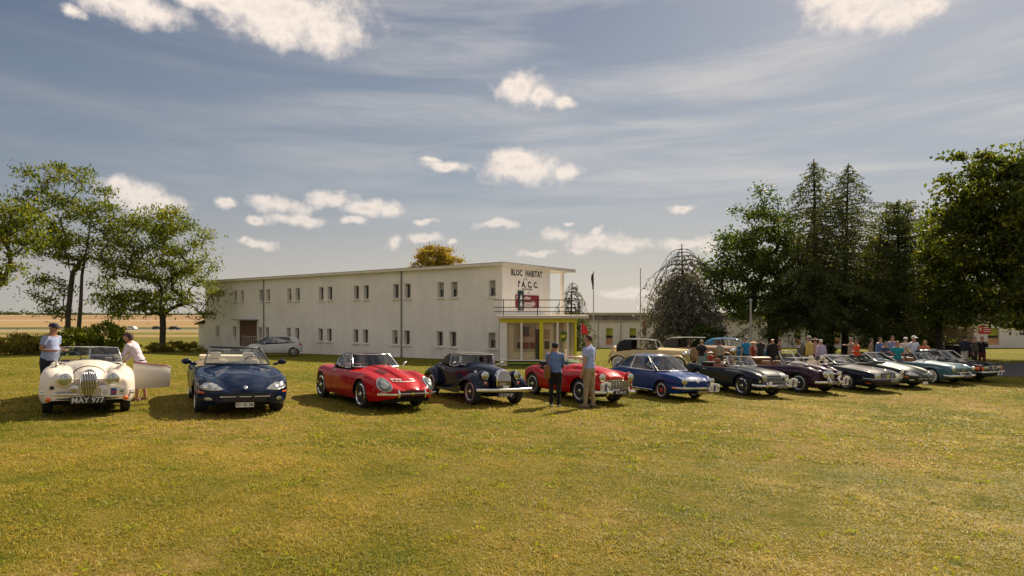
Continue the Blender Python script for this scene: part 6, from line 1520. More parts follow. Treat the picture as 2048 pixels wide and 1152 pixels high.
m = MB(); quad(m, bl(DP, LG, ZB), bl(DP, Lb, ZB), bl(DP, Lb, ZT), bl(DP, LG, ZT)); quad(m, bl(DP, 0, ZB), bl(DP, LG, ZB), bl(DP, LG, -.3), bl(DP, 0, -.3)); quad(m, bl(0, Lb, ZB), bl(DP, Lb, ZB), bl(DP, Lb, ZT), bl(0, Lb, ZT))
m.build('rear_wall', WALL, bld)
MB().box((Lb / 2, -DP / 2, -.2), (Lb - .1, DP - .1, .2)).build('upper_floor', WALLE, bld)
MB().box((Lb / 2, -3.92, ZT + .09), (Lb + .68, 8.5, .18)).build('roof', FASC, bld)
MB().box((Lb / 2, -3.92, ZT + .19), (Lb + .72, 8.54, .02)).build('roof_edge', mat('zinc_edge', (.25, .24, .22), .5), bld)
MB().lathe([(.14, -.2), (.14, ZT)], bl(7.15, .15, 0), n=18).build('column', WALLE, bld, smooth=40)
first = None
for k, (t, a, b, w) in enumerate(wins):
    D = .22
    if first is None:
        f = MB(); 
        for dx in (-w / 2 + .03, w / 2 - .03): f.box((dx, 0, (b - a) / 2), (.06, .05, b - a))
        f.box((0, 0, .03), (w, .05, .06)); f.box((0, 0, b - a - .03), (w, .05, .06)); f.box((0, 0.0, (b - a) / 2), (.03, .04, b - a))
        fo = f.build('window', FRAMEM, bld); pn = MB().box((0, -.02, (b - a) / 2), (w - .02, .01, b - a - .02)).build('pane', PANE, fo); blind = MB().box((0, -.012, (b - a) * .74), (w - .10, .012, (b - a) * .42)).build('blind', mat('window_blind', (.34, .31, .26), .8), fo); blind2 = MB().box((-.14, -.012, (b - a) / 2), (w * .32, .012, b - a - .08)).build('curtain', mat('window_blind', (.34, .31, .26), .8), fo)
        sl = MB().box((0, .20, -.06), (w + .24, .30, .06)).build('window_sill', REVEAL, fo)
        sr = MB(); 
        for dx in (-w / 2 - .07, w / 2 + .07): sr.box((dx, .226, (b - a) / 2), (.13, .014, b - a + .12))
        sr.box((0, .226, b - a + .10), (w + .27, .014, .10)); sr = sr.build('window_surround', REVEAL, fo)
        first = (fo, [pn, sl, sr]); wr_ = random.Random(4)
    else:
        fo = first[0].copy(); COL.objects.link(fo)
        for q in first[1]: c_ = q.copy(); COL.objects.link(c_); c_.parent = fo
        fo.parent = bld; q = wr_.random(); src_ = blind if q < .22 else (blind2 if q < .5 else None)
        if src_: c_ = src_.copy(); COL.objects.link(c_); c_.parent = fo
    fo.location = (t, -D, a); fo.scale = (1, 1, (b - a) / (wins[0][2] - wins[0][1]))
for px in (528, 803.5):
    t = t_of(px); MB().tube([bl(-.06, t, ZT), bl(-.06, t, ZB)], .05, 8).build('downpipe', PIPE, bld, smooth=60)
MB().tube([bl(-.05, t_of(1000.5) * 0 + .12, -.3), bl(-.05, .12, ZB)], .03, 6).build('downpipe', PIPE, bld, smooth=60)
MB().box(((door_t0 + door_t1) / 2, .03, -1.75), (door_t1 - door_t0, .06, 2.3)).build('door', DOORB, bld)
MB().box(((door_t0 + door_t1) / 2, .35, -.56), (door_t1 - door_t0 + .5, .75, .08)).build('door_canopy', mat('canopy_zinc', (.20, .21, .22), .5), bld)
m = MB(); t0, t1 = t_of(548), t_of(506)
for k in range(12): m.tube([((t0 + (t1 - t0) * k / 11), 1.0, -2.9), ((t0 + (t1 - t0) * k / 11), 1.0, -1.95)], .022, 5)
m.tube([(t0, 1.0, -1.95), (t1, 1.0, -1.95)], .028, 6)
m.box(((t0 + t1) / 2, .5, -3.3), (t1 - t0, 1.1, .9)); m.build('entrance_ramp', mat('pale_concrete', (.40, .38, .35), .8), bld)
# lettering on the end wall, facing away from the long face
LT = mat('black_lettering', (.03, .028, .03), .7)
def wall_text(s_, u, z, size, m_, sx=.9, bold=.0, sh=0, sp=1.1):
    # text +X runs along U (away from the corner); local U = -y ; normal = -x
    mw = Matrix(((0, 0, -1, -.012), (-1, 0, 0, -u), (0, 1, 0, z), (0, 0, 0, 1)))
    return text_mesh(s_, size, .006, m_, 'lettering', bld, mw, sx=sx, bold=bold, shear=sh, spacing=sp)
def u_of(px): q = (px - 1024) / FPX; return (q * B0.y - B0.x) / (U.x - q * U.y)
uc = (u_of(1021) + u_of(1085)) / 2
wall_text('BLOC  HABITAT', uc, 2.56, .56, LT, sx=(u_of(1085) - u_of(1021)) / 4.5, bold=.012)
uc2 = u_of(1053)
wall_text('D  E', uc2 - .1, 2.20, .20, LT); wall_text("l' A. C. C.", u_of(1056), 1.85, .52, LT, sx=.95, bold=.02); wall_text('CREATION', uc2 + .05, 1.55, .17, LT, sx=1.3); wall_text('D e', uc2 + .25, 1.34, .16, LT)
SIGNR = mat('sign_red', (.20, .010, .022), .5); SIGNG = mat('sign_green', (.012, .035, .035), .5)
u0, u1 = u_of(1030.5), u_of(1077); MB().box((-.03, -(u0 + u1) / 2, .77), (.03, u1 - u0, .82)).build('sign_board', SIGNR, bld)
ug = (u_of(1035) + u_of(1046)) / 2; MB().box((-.05, -ug, .82), (.03, u_of(1046) - u_of(1035), 1.26)).build('sign_panel', SIGNG, bld)
def sign_text(s_, u, z, size, sx=.8, al='LEFT', m_=WHITE, dz=-.075, sh=.25, bold=.008):
    mw = Matrix(((0, 0, -1, dz), (-1, 0, 0, -u), (0, 1, 0, z), (0, 0, 0, 1))); return text_mesh(s_, size, .004, m_, 'lettering', bld, mw, align=al, sx=sx, shear=sh, bold=bold)
sign_text('A', ug, 1.00, .46, al='CENTER', sh=0, bold=.02); sign_text('A', ug, .60, .46, al='CENTER', sh=0, bold=.02); sign_text('T', ug, .27, .34, al='CENTER', sh=0)
sign_text("l'", u0 + .05, .98, .30, dz=-.05); sign_text('ction', ug + .33, .98, .42, sx=.85, dz=-.05); sign_text('utomobile', ug + .33, .64, .42, sx=.72, dz=-.05); sign_text('& TOURISTIQUE', ug + .35, .43, .12, sx=1.15, sh=0, dz=-.05)
# lean-to at the far end
m = MB(); m.box((Lb + .75, -1.6, -2.7), (1.4, 3.0, 3.4)); m.build('annex_wall', WALL, bld)
MB().box((Lb + .8, -1.5, -.86), (1.7, 3.5, .10), ry=R(12)).build('annex_roof', mat('dark_tiles', (.09, .07, .06), .8), bld)

# ------------------------------------------------------------------ glazed show room under the terrace
Y0 = 33.0; XL, XR = -.66, 3.46
def zr(py, Y): return ZY(py, Y)
room = thing('glazed_showroom', 'glass-fronted ground floor room with yellow frame under the balcony', 'shop front', (0, 0, 0))
zg = gz(0, Y0) - .3; zpl = ZY(721.5, Y0); zt_ = ZY(645, Y0); zs0 = ZY(637, Y0)
MB().box(((XL + XR) / 2 + .0, Y0 + .06, (zg + zpl) / 2), (XR - XL, .12, zpl - zg)).build('plinth', GRN, room)
MB().box(((XL + XR) / 2, Y0 - .012, zpl - .13), (XR - XL + .01, .03, .05)).build('plinth_stripe', YEL, room)
MB().box(((XL + XR) / 2, Y0 + .02, zpl + .03), (XR - XL + .06, .24, .06)).build('window_ledge', REVEAL, room)
MB().box(((XL + XR) / 2, Y0 + .05, (zt_ + zs0) / 2), (XR - XL, .16, zs0 - zt_)).build('lintel', YEL, room)
def col(px0, px1, m_, nm, dy=0., z0=zpl + .06, z1=zt_): x0, x1 = PX(px0, Y0), PX(px1, Y0); return MB().box(((x0 + x1) / 2, Y0 + .05 + dy, (z0 + z1) / 2), (x1 - x0, .14, z1 - z0)).build(nm, m_, room)
col(999.5, 1014, WALLE, 'pilaster', z0=zg, z1=zs0); col(1079, 1086.5, YEL, 'yellow_post', -.02); col(1149, 1153.2, YEL, 'yellow_post', -.02)
for a, b in ((1041, 1045), (1113, 1117), (1134, 1137)): col(a, b, REVEAL, 'mullion')
for a, b in ((1014, 1041), (1045, 1079), (1086.5, 1113), (1117, 1134), (1137, 1149)):
    x0, x1 = PX(a, Y0), PX(b, Y0); MB().box(((x0 + x1) / 2, Y0 + .07, (zpl + .06 + zt_) / 2), (x1 - x0, .012, zt_ - zpl - .06)).build('pane', SHOPG, room)
c0 = Vector((XR, Y0)); c1 = Vector((B0.x + U.x * 7.9, B0.y + U.y * 7.9)); n_ = 5
for i in range(n_):
    a = c0.lerp(c1, i / n_); b = c0.lerp(c1, (i + 1) / n_); d = b - a; an = math.atan2(d.y, d.x); mid = (a + b) / 2
    MB().box((mid.x, mid.y, (zpl + .06 + zt_) / 2), (d.length - .1, .012, zt_ - zpl - .06), rz=an).build('side_pane', SHOPG, room)
    MB().box((b.x, b.y, (zpl + zt_) / 2), (.10, .10, zt_ - zpl), rz=an).build('side_post', YEL, room)
    MB().box((mid.x, mid.y, (zg + zpl) / 2), (d.length, .12, zpl - zg), rz=an).build('side_plinth', GRN, room); MB().box((mid.x, mid.y, (zt_ + zs0) / 2), (d.length, .14, zs0 - zt_), rz=an).build('side_lintel', YEL, room)
MB().box((XL + .06, (Y0 + 37.4) / 2 + .1, (zg + zs0) / 2), (.12, 37.4 - Y0 - .1, zs0 - zg)).build('left_wall', WALL, room)
m = MB(); m.add([(XL + .14, Y0 + .14, zpl), (XR - .08, Y0 + .14, zpl), (c1.x - .1, c1.y - .1, zpl), (B0.x - .0, B0.y - .15, zpl)], [(0, 1, 2, 3)]); m.build('room_floor', mat('room_floor', (.42, .34, .24), .6), room)
# inner lining right in front of the block wall
a = Vector((B0.x, B0.y)) + Vector((U.y, -U.x)) * .03; 
m = MB(); b = a + Vector((U.x, U.y)) * 7.7; quad(m, (a.x, a.y, zpl), (b.x, b.y, zpl), (b.x, b.y, zs0), (a.x, a.y, zs0)); m.build('room_lining', INT, room)
MB().box((XL + .14, (Y0 + 37.3) / 2 + .1, (zpl + zs0) / 2), (.02, 37.2 - Y0 - .3, zs0 - zpl - .02)).build('room_lining', INT, room)
# slab + railing
x0, x1 = PX(991.5, 32.7), PX(1178, 32.7); zt2 = ZY(630.6, 32.7); zb2 = ZY(636.8, 32.7)
m = MB(); m.prism([(x0, 32.7), (x1, 32.7), (c1.x + 1.0, c1.y - .6), (B0.x + U.x * 7.9, B0.y + U.y * 7.9 - .2), (B0.x - .02, B0.y - .05), (x0, 37.55)], zb2, zt2)
m.build('balcony_slab', mat('slab_white', (.58, .53, .46), .8, var=.06, vscale=2), room)
zr1, zr2 = ZY(600, 32.8), ZY(614.6, 32.8)
Pp = [(PX(987.5, 32.8), 33.6), (PX(988, 32.8), 32.8), (PX(1160, 32.8), 32.8), (c1.x + .5, c1.y - .8)]
for z_ in (zr1, zr2, (zr2 + zt2) / 2 - .02): MB().tube([(x, y, z_) for x, y in Pp], .022 if z_ != zr1 else .026, 6).build('railing', IRON, room, smooth=60)
for px in (1007, 1075, 1142): MB().tube([(PX(px, 32.8), 32.8, zt2 - .02), (PX(px, 32.8), 32.8, zr1)], .028, 6).build('railing_post', IRON, room, smooth=60)
for k in range(1, 5):
    x = Pp[2][0] + (Pp[3][0] - Pp[2][0]) * k / 4; y = Pp[2][1] + (Pp[3][1] - Pp[2][1]) * k / 4; MB().tube([(x, y, zt2 - .02), (x, y, zr1)], .026, 6).build('railing_post', IRON, room, smooth=60)
# things inside the room
MB().box(((XL + PX(1108, 34)) / 2 + .1, 33.40, (zpl + zt_) / 2 + .03), (PX(1108, 34) - XL - .3, .05, zt_ - zpl - .05)).build('added_bright_board', INT, room)  # cream board added close behind the glass so the room looks brighter
PR = mat('poster_red', (.25, .08, .06), .6); PB = mat('poster_dark', (.10, .08, .07), .6); PG = mat('poster_tan', (.42, .30, .18), .6)
Yp = 33.32
PL = ('tall tan poster, upper left in the glazed room', 'dark brown poster, upper middle of the left showroom bays', 'tan poster, upper right beside the yellow post', 'dark poster, lower left in the glazed room beside the easel', 'reddish poster, lower middle of the left showroom bays', 'reddish poster, lower right beside the yellow post', 'tan poster, upper one right of the yellow post', 'dark poster, lower one right of the yellow post')
for k, (px, py, w, h, m_) in enumerate(((1038, 662, 12, 22, PG), (1052, 663, 12, 20, PB), (1064, 663, 11, 20, PG), (1039, 691, 10, 12, PB), (1052, 691, 11, 12, PR), (1065, 691, 10, 12, PR), (1094, 668, 10, 18, PG), (1094, 690, 9, 16, PB))):
    x = PX(px, Yp); z = ZY(py, Yp); sc2 = Yp / FPX
    tag(MB().box((x, Yp, z), (w * sc2, .03, h * sc2)).build('poster', m_, None), PL[k], 'poster', 'posters inside the glazed room')
m = MB(); m.box((PX(1050, Yp), Yp + .045, ZY(676, Yp)), (1.25, .03, 1.5)); tag(m.build('display_screen', mat('screen_beige', (.50, .42, .30), .8), None), 'beige standing display screen inside the glazed room', 'display panel')
m = MB()
for a, b in (((1030, 684), (1038, 714)), ((1034, 714), (1029, 682)), ((1038, 714), (1026, 714))): m.tube([(PX(a[0],  33.24), 33.5, ZY(a[1],  33.24)), (PX(b[0],  33.24), 33.5, ZY(b[1],  33.24))], .025, 5)
tag(m.build('easel', mat('dark_wood', (.10, .06, .035), .6), None), 'folding wooden easel standing at the left inside the glazed room', 'easel')
zfl = zpl
tag(MB().lathe([(.13, 0), (.16, .42), (.15, .43)], (PX(1075,  33.24), 33.5, zfl), n=14).build('waste_bin', mat('grey_bin', (.12, .12, .11), .5), None, smooth=40), 'grey bin standing in the glazed room by the yellow post', 'bin')
MB().box((PX(1075, 33.3), 33.32, (zpl + zt_) / 2 - .2), (.22, .1, 1.7)).build('dark_screen', mat('dark_panel', (.05, .05, .05), .5), room)
m = MB()
for k, px in enumerate((1110, 1121, 1126, 1138, 1144)): m.rbox((PX(px, 33.8), 33.8 + .05 * (k % 2), (zpl + zt_) / 2), (.16, .10, zt_ - zpl - .05), .04)
m.build('curtain', mat('curtain_white', (.62, .56, .45), .8), room)
# petrol company shield hanging in the window
sh = [(-.19, .30), (0, .36), (.19, .30), (.19, -.05), (.10, -.25), (0, -.36), (-.10, -.25), (-.19, -.05)]
cx, cz = PX(1127, 32.9), ZY(674, 32.9)
o = MB().prism([(cx + x * 1.0, cz + z * .92) for x, z in sh], Y0 - .06, Y0 - .04, 'y').build('shield_sign', mat('shield_green', (.02, .09, .02), .4), None); tag(o, 'green shield sign with yellow letters on the showroom window', 'sign')
t = text_mesh('BP', .24, .004, mat('shield_yellow', (.65, .50, .02), .5), 'lettering', o, Matrix.Translation((cx, Y0 - .066, cz + .02)) @ Matrix.Rotation(R(90), 4, 'X'), bold=.01)
MB().tube([(cx + x * .88, Y0 - .066, cz + z * .80) for x, z in sh], .010, 4, closed=True).build('shield_rim', _M['shield_yellow'], o)

# ------------------------------------------------------------------ low building at the back right
LW = wallmat('low_wall_white', (.74, .70, .63), .10); ETER = mat('weathered_sheet', (.20, .165, .155), .85, var=.3, vscale=2); CORN = mat('cornice', (.42, .36, .27), .8)
OPY = mat('opening_yellow_green', (.42, .42, .05), .8, var=.2); OPO = mat('opening_orange', (.62, .32, .16), .8, var=.1); OPD = mat('opening_dark', (.03, .028, .02), .8)
lb = thing('low_building', 'long low white building with recessed openings behind the trees', 'building', (0, 0, 0))
Ya, Yb = 66., 63.; Xa, Xb = PX(1165, Ya), 62.
def lyz(px): return Ya + (Yb - Ya) * (px - 1165) / 900
ops = [1218.5, 1265.5, 1314, 1372, 1555, 1595, 1673, 1739, 1985]
cols = []
for k in range(len(ops)):
    cols.append((PX(ops[k], 65) - .36 * (1.0 if k != 8 else 1.7), PX(ops[k], 65) + .36 * (1.0 if k != 8 else 1.7)))
zt3 = ZY(643, 65); ob0, ob1 = 693, 657
xx = Xa; m = MB(); zbot = gz(20, 65) - .5
for (a, b) in cols + [(Xb, Xb)]:
    m.box(((xx + a) / 2, 65, (zbot + zt3) / 2), (a - xx, .3, zt3 - zbot)); 
    if b > a:
        zo = ZY(656.5, 65); m.box(((a + b) / 2, 65, (zo + zt3) / 2), (b - a, .3, zt3 - zo))
        o = MB(); o.box(((a + b) / 2, 65.12, ZY(664, 65)), (b - a, .04, 15 / FPX * 65)); o.build('opening_panel', OPY, lb)
        o = MB(); o.box(((a + b) / 2, 65.10, ZY(673.5, 65)), (b - a, .06, 5 / FPX * 65)); o.build('opening_bar', OPD, lb)
        o = MB(); o.box(((a + b) / 2, 65.12, ZY(683, 65)), (b - a, .04, 14 / FPX * 65)); o.build('opening_panel', OPO, lb)
        m.box(((a + b) / 2, 65, (ZY(690, 65) + zbot) / 2), (b - a, .3, ZY(690, 65) - zbot))
    xx = b
m.build('wall', LW, lb)
zq = ZY(640.5, 65); zq2 = ZY(630.5, 65)
MB().box(((Xa + Xb) / 2, 64.9, (zt3 + .07)), (Xb - Xa, .5, .12)).build('string_course', CORN, lb)
m = MB(); nx = 46
for k in range(nx):
    w = (Xb - Xa) / nx; o = MB().box((Xa + w * (k + .5), 64.8 + .02 * (k % 2), (zt3 + .13 + zq2) / 2), (w - .04, .06, zq2 - zt3 - .13)).build('cladding_sheet', ETER, lb)
MB().box(((Xa + Xb) / 2, 65.5, ZY(628, 65)), (Xb - Xa + .3, 1.8, .28)).build('roof_edge', CORN, lb)
MB().box(((Xa + Xb) / 2, 68.2, (zbot + ZY(630, 65)) / 2), (Xb - Xa, 5, ZY(630, 65) - zbot)).build('block', LW, lb)
for px in (1196, 1241, 1290.5, 1332): MB().box((PX(px, 65), 64.82, (zbot + zt3) / 2), (.06, .05, zt3 - zbot)).build('panel_joint', PIPE, lb)
REDS = mat('banner_red', (.42, .02, .03), .6); BLUD = mat('banner_dark', (.05, .03, .06), .6)
o = MB().box((PX(1288.5, 52), 52, ZY(655.5, 52)), (6.2 / FPX * 52, .03, 30 / FPX * 52)).build('banner', REDS, None); tag(o, 'narrow red hanging banner in front of the low building, by the flagpole', 'banner')
MB().box((PX(1288.5, 52), 51.97, ZY(664, 52)), (6 / FPX * 52, .02, 13 / FPX * 52)).build('banner_panel', BLUD, o); MB().tube([(PX(1284.5, 52), 52, gz(11, 52)), (PX(1284.5, 52), 52, ZY(639, 52))], .03, 6).build('pole', STEEL, o)
o = MB().box((PX(1977, 62), 62.5, ZY(660, 62)), (25 / FPX * 62, .05, 17 / FPX * 62)).build('wall_sign', REDS, None); tag(o, 'red sign with white lines on the low wall, right of the three dark-clad people', 'sign')
for k in range(3): MB().box((PX(1981, 62), 62.46, ZY(655 + k * 4.2, 62)), (13 / FPX * 62, .02, 1.2 / FPX * 62)).build('printed_line', WHITE, o)
MB().box((PX(1968, 62), 62.46, ZY(659, 62)), (2 / FPX * 62, .02, 6 / FPX * 62)).build('printed_mark', WHITE, o)
o = MB().box((PX(1896, 60), 60, ZY(662, 60)), (10 / FPX * 60, .05, 18 / FPX * 60)).build('wall_sign', REDS, None); tag(o, 'small red sign beside the crates on the trailer', 'sign')
MB().tube([(PX(1896, 60), 60.05, gz(40, 60)), (PX(1896, 60), 60.05, ZY(670, 60))], .03, 6).build('post', STEEL, o)

# ------------------------------------------------------------------ poles, flags
POLE = mat('pole_grey', (.30, .29, .27), .5); CONC = mat('concrete_pole', (.36, .35, .32), .85, var=.1)
def pole(name, label, px, Y, top, r, m_, cat, split=None):
    X = PX(px, Y); t = thing(name, label, cat, (X, Y, gz(X, Y))); H = ZY(top, Y) - gz(X, Y)
    MB().tube([(0, 0, -.1), (0, 0, H)], [r, r * .7], 8).build('pole', m_, t, smooth=60); MB().ellipsoid((0, 0, H), (r * 1.3,) * 3, 8, 6).build('finial', m_, t); return t, H
t, H = pole('flagpole', 'flagpole with a limp black flag, right of the white building', 1187, 50, 544, .05, POLE, 'flagpole')
m = MB(); m.grid([[(-.03 - (.12 + .05 * math.sin(k * .8)) * (i / 4), .05 * math.sin(i * 1.7 + k), H - .1 - 1.25 * k / 7 - .1 * i / 4) for i in range(5)] for k in range(8)]); o = m.build('flag', mat('black_flag', (.015, .015, .018), .8), t, smooth=180)
pole('flagpole', 'bare flagpole in front of the low building', 1281, 52, 538, .05, POLE, 'flagpole')
pole('concrete_post', 'pale concrete post in front of the dense dark tree', 1501.5, 42, 601, .09, CONC, 'post')
X, Y = PX(1162, 27), 27.; t = thing('pennant', 'bright red pennant behind the head of the man in khaki trousers', 'flag', (X, Y, gz(X, Y)))
MB().tube([(0, 0, 0), (0, 0, ZY(645, Y) - gz(X, Y))], .015, 6).build('pole', POLE, t)
zt_p = ZY(645, Y) - gz(X, Y); MB().grid([[(0, 0, zt_p - .5 * k / 6) for k in range(7)], [(.17, .04, zt_p - .10 - .42 * k / 6) for k in range(7)], [(.31, 0, zt_p - .36 - .14 * k / 6) for k in range(7)]]).build('flag', mat('pennant_red', (.62, .03, .03), .6), t, smooth=180)

# trailer loaded with crates
Y = 44.; X = PX(1908, Y); t = thing('farm_trailer', 'old flatbed trailer under the chestnut, loaded with wooden crates', 'trailer', (X, Y, gz(X, Y)), R(-8))
zb_ = .95; MB().box((0, 0, zb_), (2.1, 1.4, .12)).build('flatbed', mat('trailer_wood', (.07, .05, .035), .8), t)
for x in (-.6, .6):
    for y in (-.65, .65): MB().lathe([(.36, -.09), (.38, 0), (.36, .09)], (x, y, .38), 'y', 16).build('wheel', RUBBER, t, smooth=40)
MB().box((0, 0, .62), (1.9, .5, .3)).build('chassis', UNDER, t)
CR = mat('crate_wood', (.26, .19, .12), .8, var=.25, vscale=5)
cm_ = MB()
for z in (-.12, 0, .12):
    for sg in (-.17, .17): cm_.box((0, sg, z), (.50, .02, .085)); cm_.box((sg * 1.42, 0, z), (.02, .32, .085))
for sx in (-.23, .23):
    for sy in (-.15, .15): cm_.box((sx, sy, 0), (.035, .035, .33))
cm_.box((0, 0, -.155), (.48, .32, .015)); proto = None; bpy.context.view_layer.update(); tm_ = t.matrix_world.copy()
n = 0
rowsn = ('bottom', 'middle', 'top')
for k in range(3):
    for i in range(4):
        if proto is None: c_ = cm_.build('wooden_crate', CR, None); proto = c_
        else: c_ = proto.copy(); COL.objects.link(c_)
        c_.matrix_world = tm_ @ Matrix.Translation((-.78 + i * .52, -.32, zb_ + .235 + k * .34)); tag(c_, '%s wooden crate of the %s stack from the left on the trailer' % (rowsn[k], ('first', 'second', 'third', 'fourth')[i]), 'crate', 'wooden crates stacked on the trailer')
for i in range(4):
    for k in range(3):
        if k < 2: continue
        c_ = proto.copy(); COL.objects.link(c_); c_.matrix_world = tm_ @ Matrix.Translation((-.78 + i * .52, .20, zb_ + .235 + k * .34)); tag(c_, 'wooden crate in the rear row of the trailer, behind the %s front stack' % ('first', 'second', 'third', 'fourth')[i], 'crate', 'wooden crates stacked on the trailer')
# dark red old car glimpsed behind (only bonnet), white table near the orange shirt
Y = 31.5; X = PX(1672, Y); t = thing('folding_table', 'white-topped folding table left of the man in the orange shirt', 'table', (X, Y, gz(X, Y)))
MB().box((0, 0, .74), (1.3, .6, .05)).build('tabletop', WHITE, t)
for x in (-.55, .55):
    for y in (-.22, .22): MB().tube([(x, y, 0), (x, y, .72)], .015, 5).build('leg', STEEL, t)
# ------------------------------------------------------------------ people
SKIN = mat('skin', (.42, .22, .14), .55); SKIND = mat('tanned_skin', (.30, .14, .08), .55)
def skin_mesh(name, V_, E_, Rr, m, parent, sub=1, root=0):
    me = bpy.data.meshes.new(name); me.from_pydata([tuple(v) for v in V_], E_, [])
    o = bpy.data.objects.new(name, me); COL.objects.link(o)
    sk = o.modifiers.new('skin', 'SKIN'); sk.use_smooth_shade = True
    if not me.skin_vertices: 
        raise RuntimeError('no skin layer')
    for i, r_ in enumerate(Rr):
        d = me.skin_vertices[0].data[i]; d.radius = (r_, r_) if not isinstance(r_, tuple) else r_; d.use_root = (i == root)
    sb = o.modifiers.new('sub', 'SUBSURF'); sb.levels = sub; sb.render_levels = sub
    dg = bpy.context.evaluated_depsgraph_get(); me2 = bpy.data.meshes.new_from_object(o.evaluated_get(dg))
    bpy.data.objects.remove(o); me2.name = name; o = bpy.data.objects.new(name, me2); COL.objects.link(o); me2.materials.clear(); me2.materials.append(m)
    me2.polygons.foreach_set('use_smooth', [True] * len(me2.polygons)); o.parent = parent; return o
def person(label, X, Y, H, head, shirt, legs, hair, pose='down', lean=0, hat=None, short=True, shorts=False, skirt=False, fat=1., skin=None, shoe=(.05, .04, .035), longhair=False, jacket=False, detail=False, group='visitors between the rows of cars', spread=.055, turn=0, hem=.50):
    sk = skin or SKIN
    t = thing('person', label, 'person', group=group); J = {}
    def rot(p):
        p = Vector(p); b = Vector((0, 0, .53)); q = Matrix.Rotation(R(lean), 3, 'Y') @ (p - b); return b + q
    up = {'waist': (0, 0, .61), 'chest': (.005, 0, .725), 'nb': (-.005, 0, .822), 'neck': (.004, 0, .848), 'h0': (.018, 0, .888), 'h1': (.010, 0, .932), 'h2': (.004, 0, .960)}
    for s_ in (1, -1):
        k = 'L' if s_ > 0 else 'R'; P_ = pose if isinstance(pose, str) else pose[0 if s_ > 0 else 1]
        sh = (0, s_ * .104, .797); up['sh' + k] = sh
        el, wr, hd = {'down': ((-.01, .145, .625), (.02, .15, .485), (.035, .148, .45)), 'front': ((-.01, .14, .64), (.13, .09, .645), (.165, .07, .65)),
                      'hip': ((-.05, .21, .66), (.0, .12, .565), (.02, .10, .55)), 'reach': ((.10, .12, .70), (.21, .10, .64), (.25, .09, .63)), 'point': ((.11, .13, .76), (.25, .13, .78), (.285, .13, .785)),
                      'chin': ((.05, .13, .67), (.10, .06, .79), (.10, .035, .82)), 'cross': ((.02, .14, .66), (.10, .02, .68), (.10, -.03, .685)), 'pocket': ((-.03, .16, .64), (.03, .135, .535), (.045, .125, .515))}[P_]
        up['el' + k] = (el[0], s_ * el[1], el[2]); up['wr' + k] = (wr[0], s_ * wr[1], wr[2]); up['hd' + k] = (hd[0], s_ * hd[1], hd[2])
    for k, v in up.items(): J[k] = rot(v)
    J['pel'] = Vector((0, 0, .53))
    for s_, k in ((1, 'L'), (-1, 'R')):
        J['hip' + k] = Vector((0, s_ * .052, .50)); J['kn' + k] = Vector((.012 * s_, s_ * spread, .275)); J['an' + k] = Vector((-.01 + .03 * s_, s_ * (spread + .005), .045)); J['toe' + k] = J['an' + k] + Vector((.07, s_ * .012, -.028))
    names = list(J); ix = {k: i for i, k in enumerate(names)}; V_ = [J[k] * H for k in names]
    rad = {'pel': .060, 'waist': .055, 'chest': .062, 'nb': .040, 'neck': .034, 'h0': .043, 'h1': .055, 'h2': .048}
    for k in 'LR': rad.update({'sh' + k: .030, 'el' + k: .023, 'wr' + k: .015, 'hd' + k: .017, 'hip' + k: .048, 'kn' + k: .033, 'an' + k: .021, 'toe' + k: .018})
    Rr = [rad[k] * H for k in names]
    E_ = [('pel', 'waist'), ('waist', 'chest'), ('chest', 'nb'), ('nb', 'neck'), ('neck', 'h0'), ('h0', 'h1'), ('h1', 'h2')]
    for k in 'LR': E_ += [('nb', 'sh' + k), ('sh' + k, 'el' + k), ('el' + k, 'wr' + k), ('wr' + k, 'hd' + k), ('pel', 'hip' + k), ('hip' + k, 'kn' + k), ('kn' + k, 'an' + k), ('an' + k, 'toe' + k)]
    E_ = [(ix[a], ix[b]) for a, b in E_]
    # fingers
    for k, s_ in (('L', 1), ('R', -1)):
        d = (J['hd' + k] - J['wr' + k]).normalized(); side = Vector((1, 0, 0)) if abs(d.z) > .6 else Vector((0, 1, 0)); side = (side - d * side.dot(d)).normalized(); curl = d.cross(side).normalized() * (.3 if abs(d.z) > .6 else -.3)
        for f in range(4):
            o_ = (f - 1.5) * .0085; L_ = (.030, .036, .034, .026)[f]
            a = J['hd' + k] + d * .014 + side * o_; b = a + (d + curl * .4).normalized() * L_ * .55; c = b + (d + curl * 1.4).normalized() * L_ * .5
            i0 = len(V_); V_ += [a * H, b * H, c * H]; Rr += [.0052 * H, .0046 * H, .0038 * H]; E_ += [(ix['hd' + k], i0), (i0, i0 + 1), (i0 + 1, i0 + 2)]
        a = J['wr' + k].lerp(J['hd' + k], .5) + side * .014; b = a + (d * .7 + side * .7) * .02; i0 = len(V_); V_ += [a * H, b * H]; Rr += [.0058 * H, .0048 * H]; E_ += [(ix['hd' + k], i0), (i0, i0 + 1)]
    body = skin_mesh('body', V_, E_, Rr, sk, t, 1 if not detail else 2)
    hc = J['h1'] * H; fw = (Matrix.Rotation(R(lean), 3, 'Y') @ Vector((1, 0, 0)))
    # face
    if detail:
        upv = (Matrix.Rotation(R(lean), 3, 'Y') @ Vector((0, 0, 1)))
        f = MB().tube([hc + fw * .046 * H + upv * .008 * H, hc + fw * .062 * H - upv * .010 * H], [.004 * H, .008 * H], 6); f.ellipsoid(hc + fw * .047 * H - upv * .024 * H, (.006 * H, .014 * H, .004 * H), 8, 5)
        for s_ in (1, -1): f.ellipsoid(hc + Vector((0, s_ * .048 * H, 0)) - fw * .002 * H, (.012 * H, .006 * H, .018 * H), 8, 6)
        f.build('nose_and_ears', sk, t, smooth=60)
        e = MB(); 
        for s_ in (1, -1): e.ellipsoid(hc + fw * .046 * H + Vector((0, s_ * .018 * H, 0)) + upv * .010 * H, (.004 * H, .007 * H, .004 * H), 8, 5)
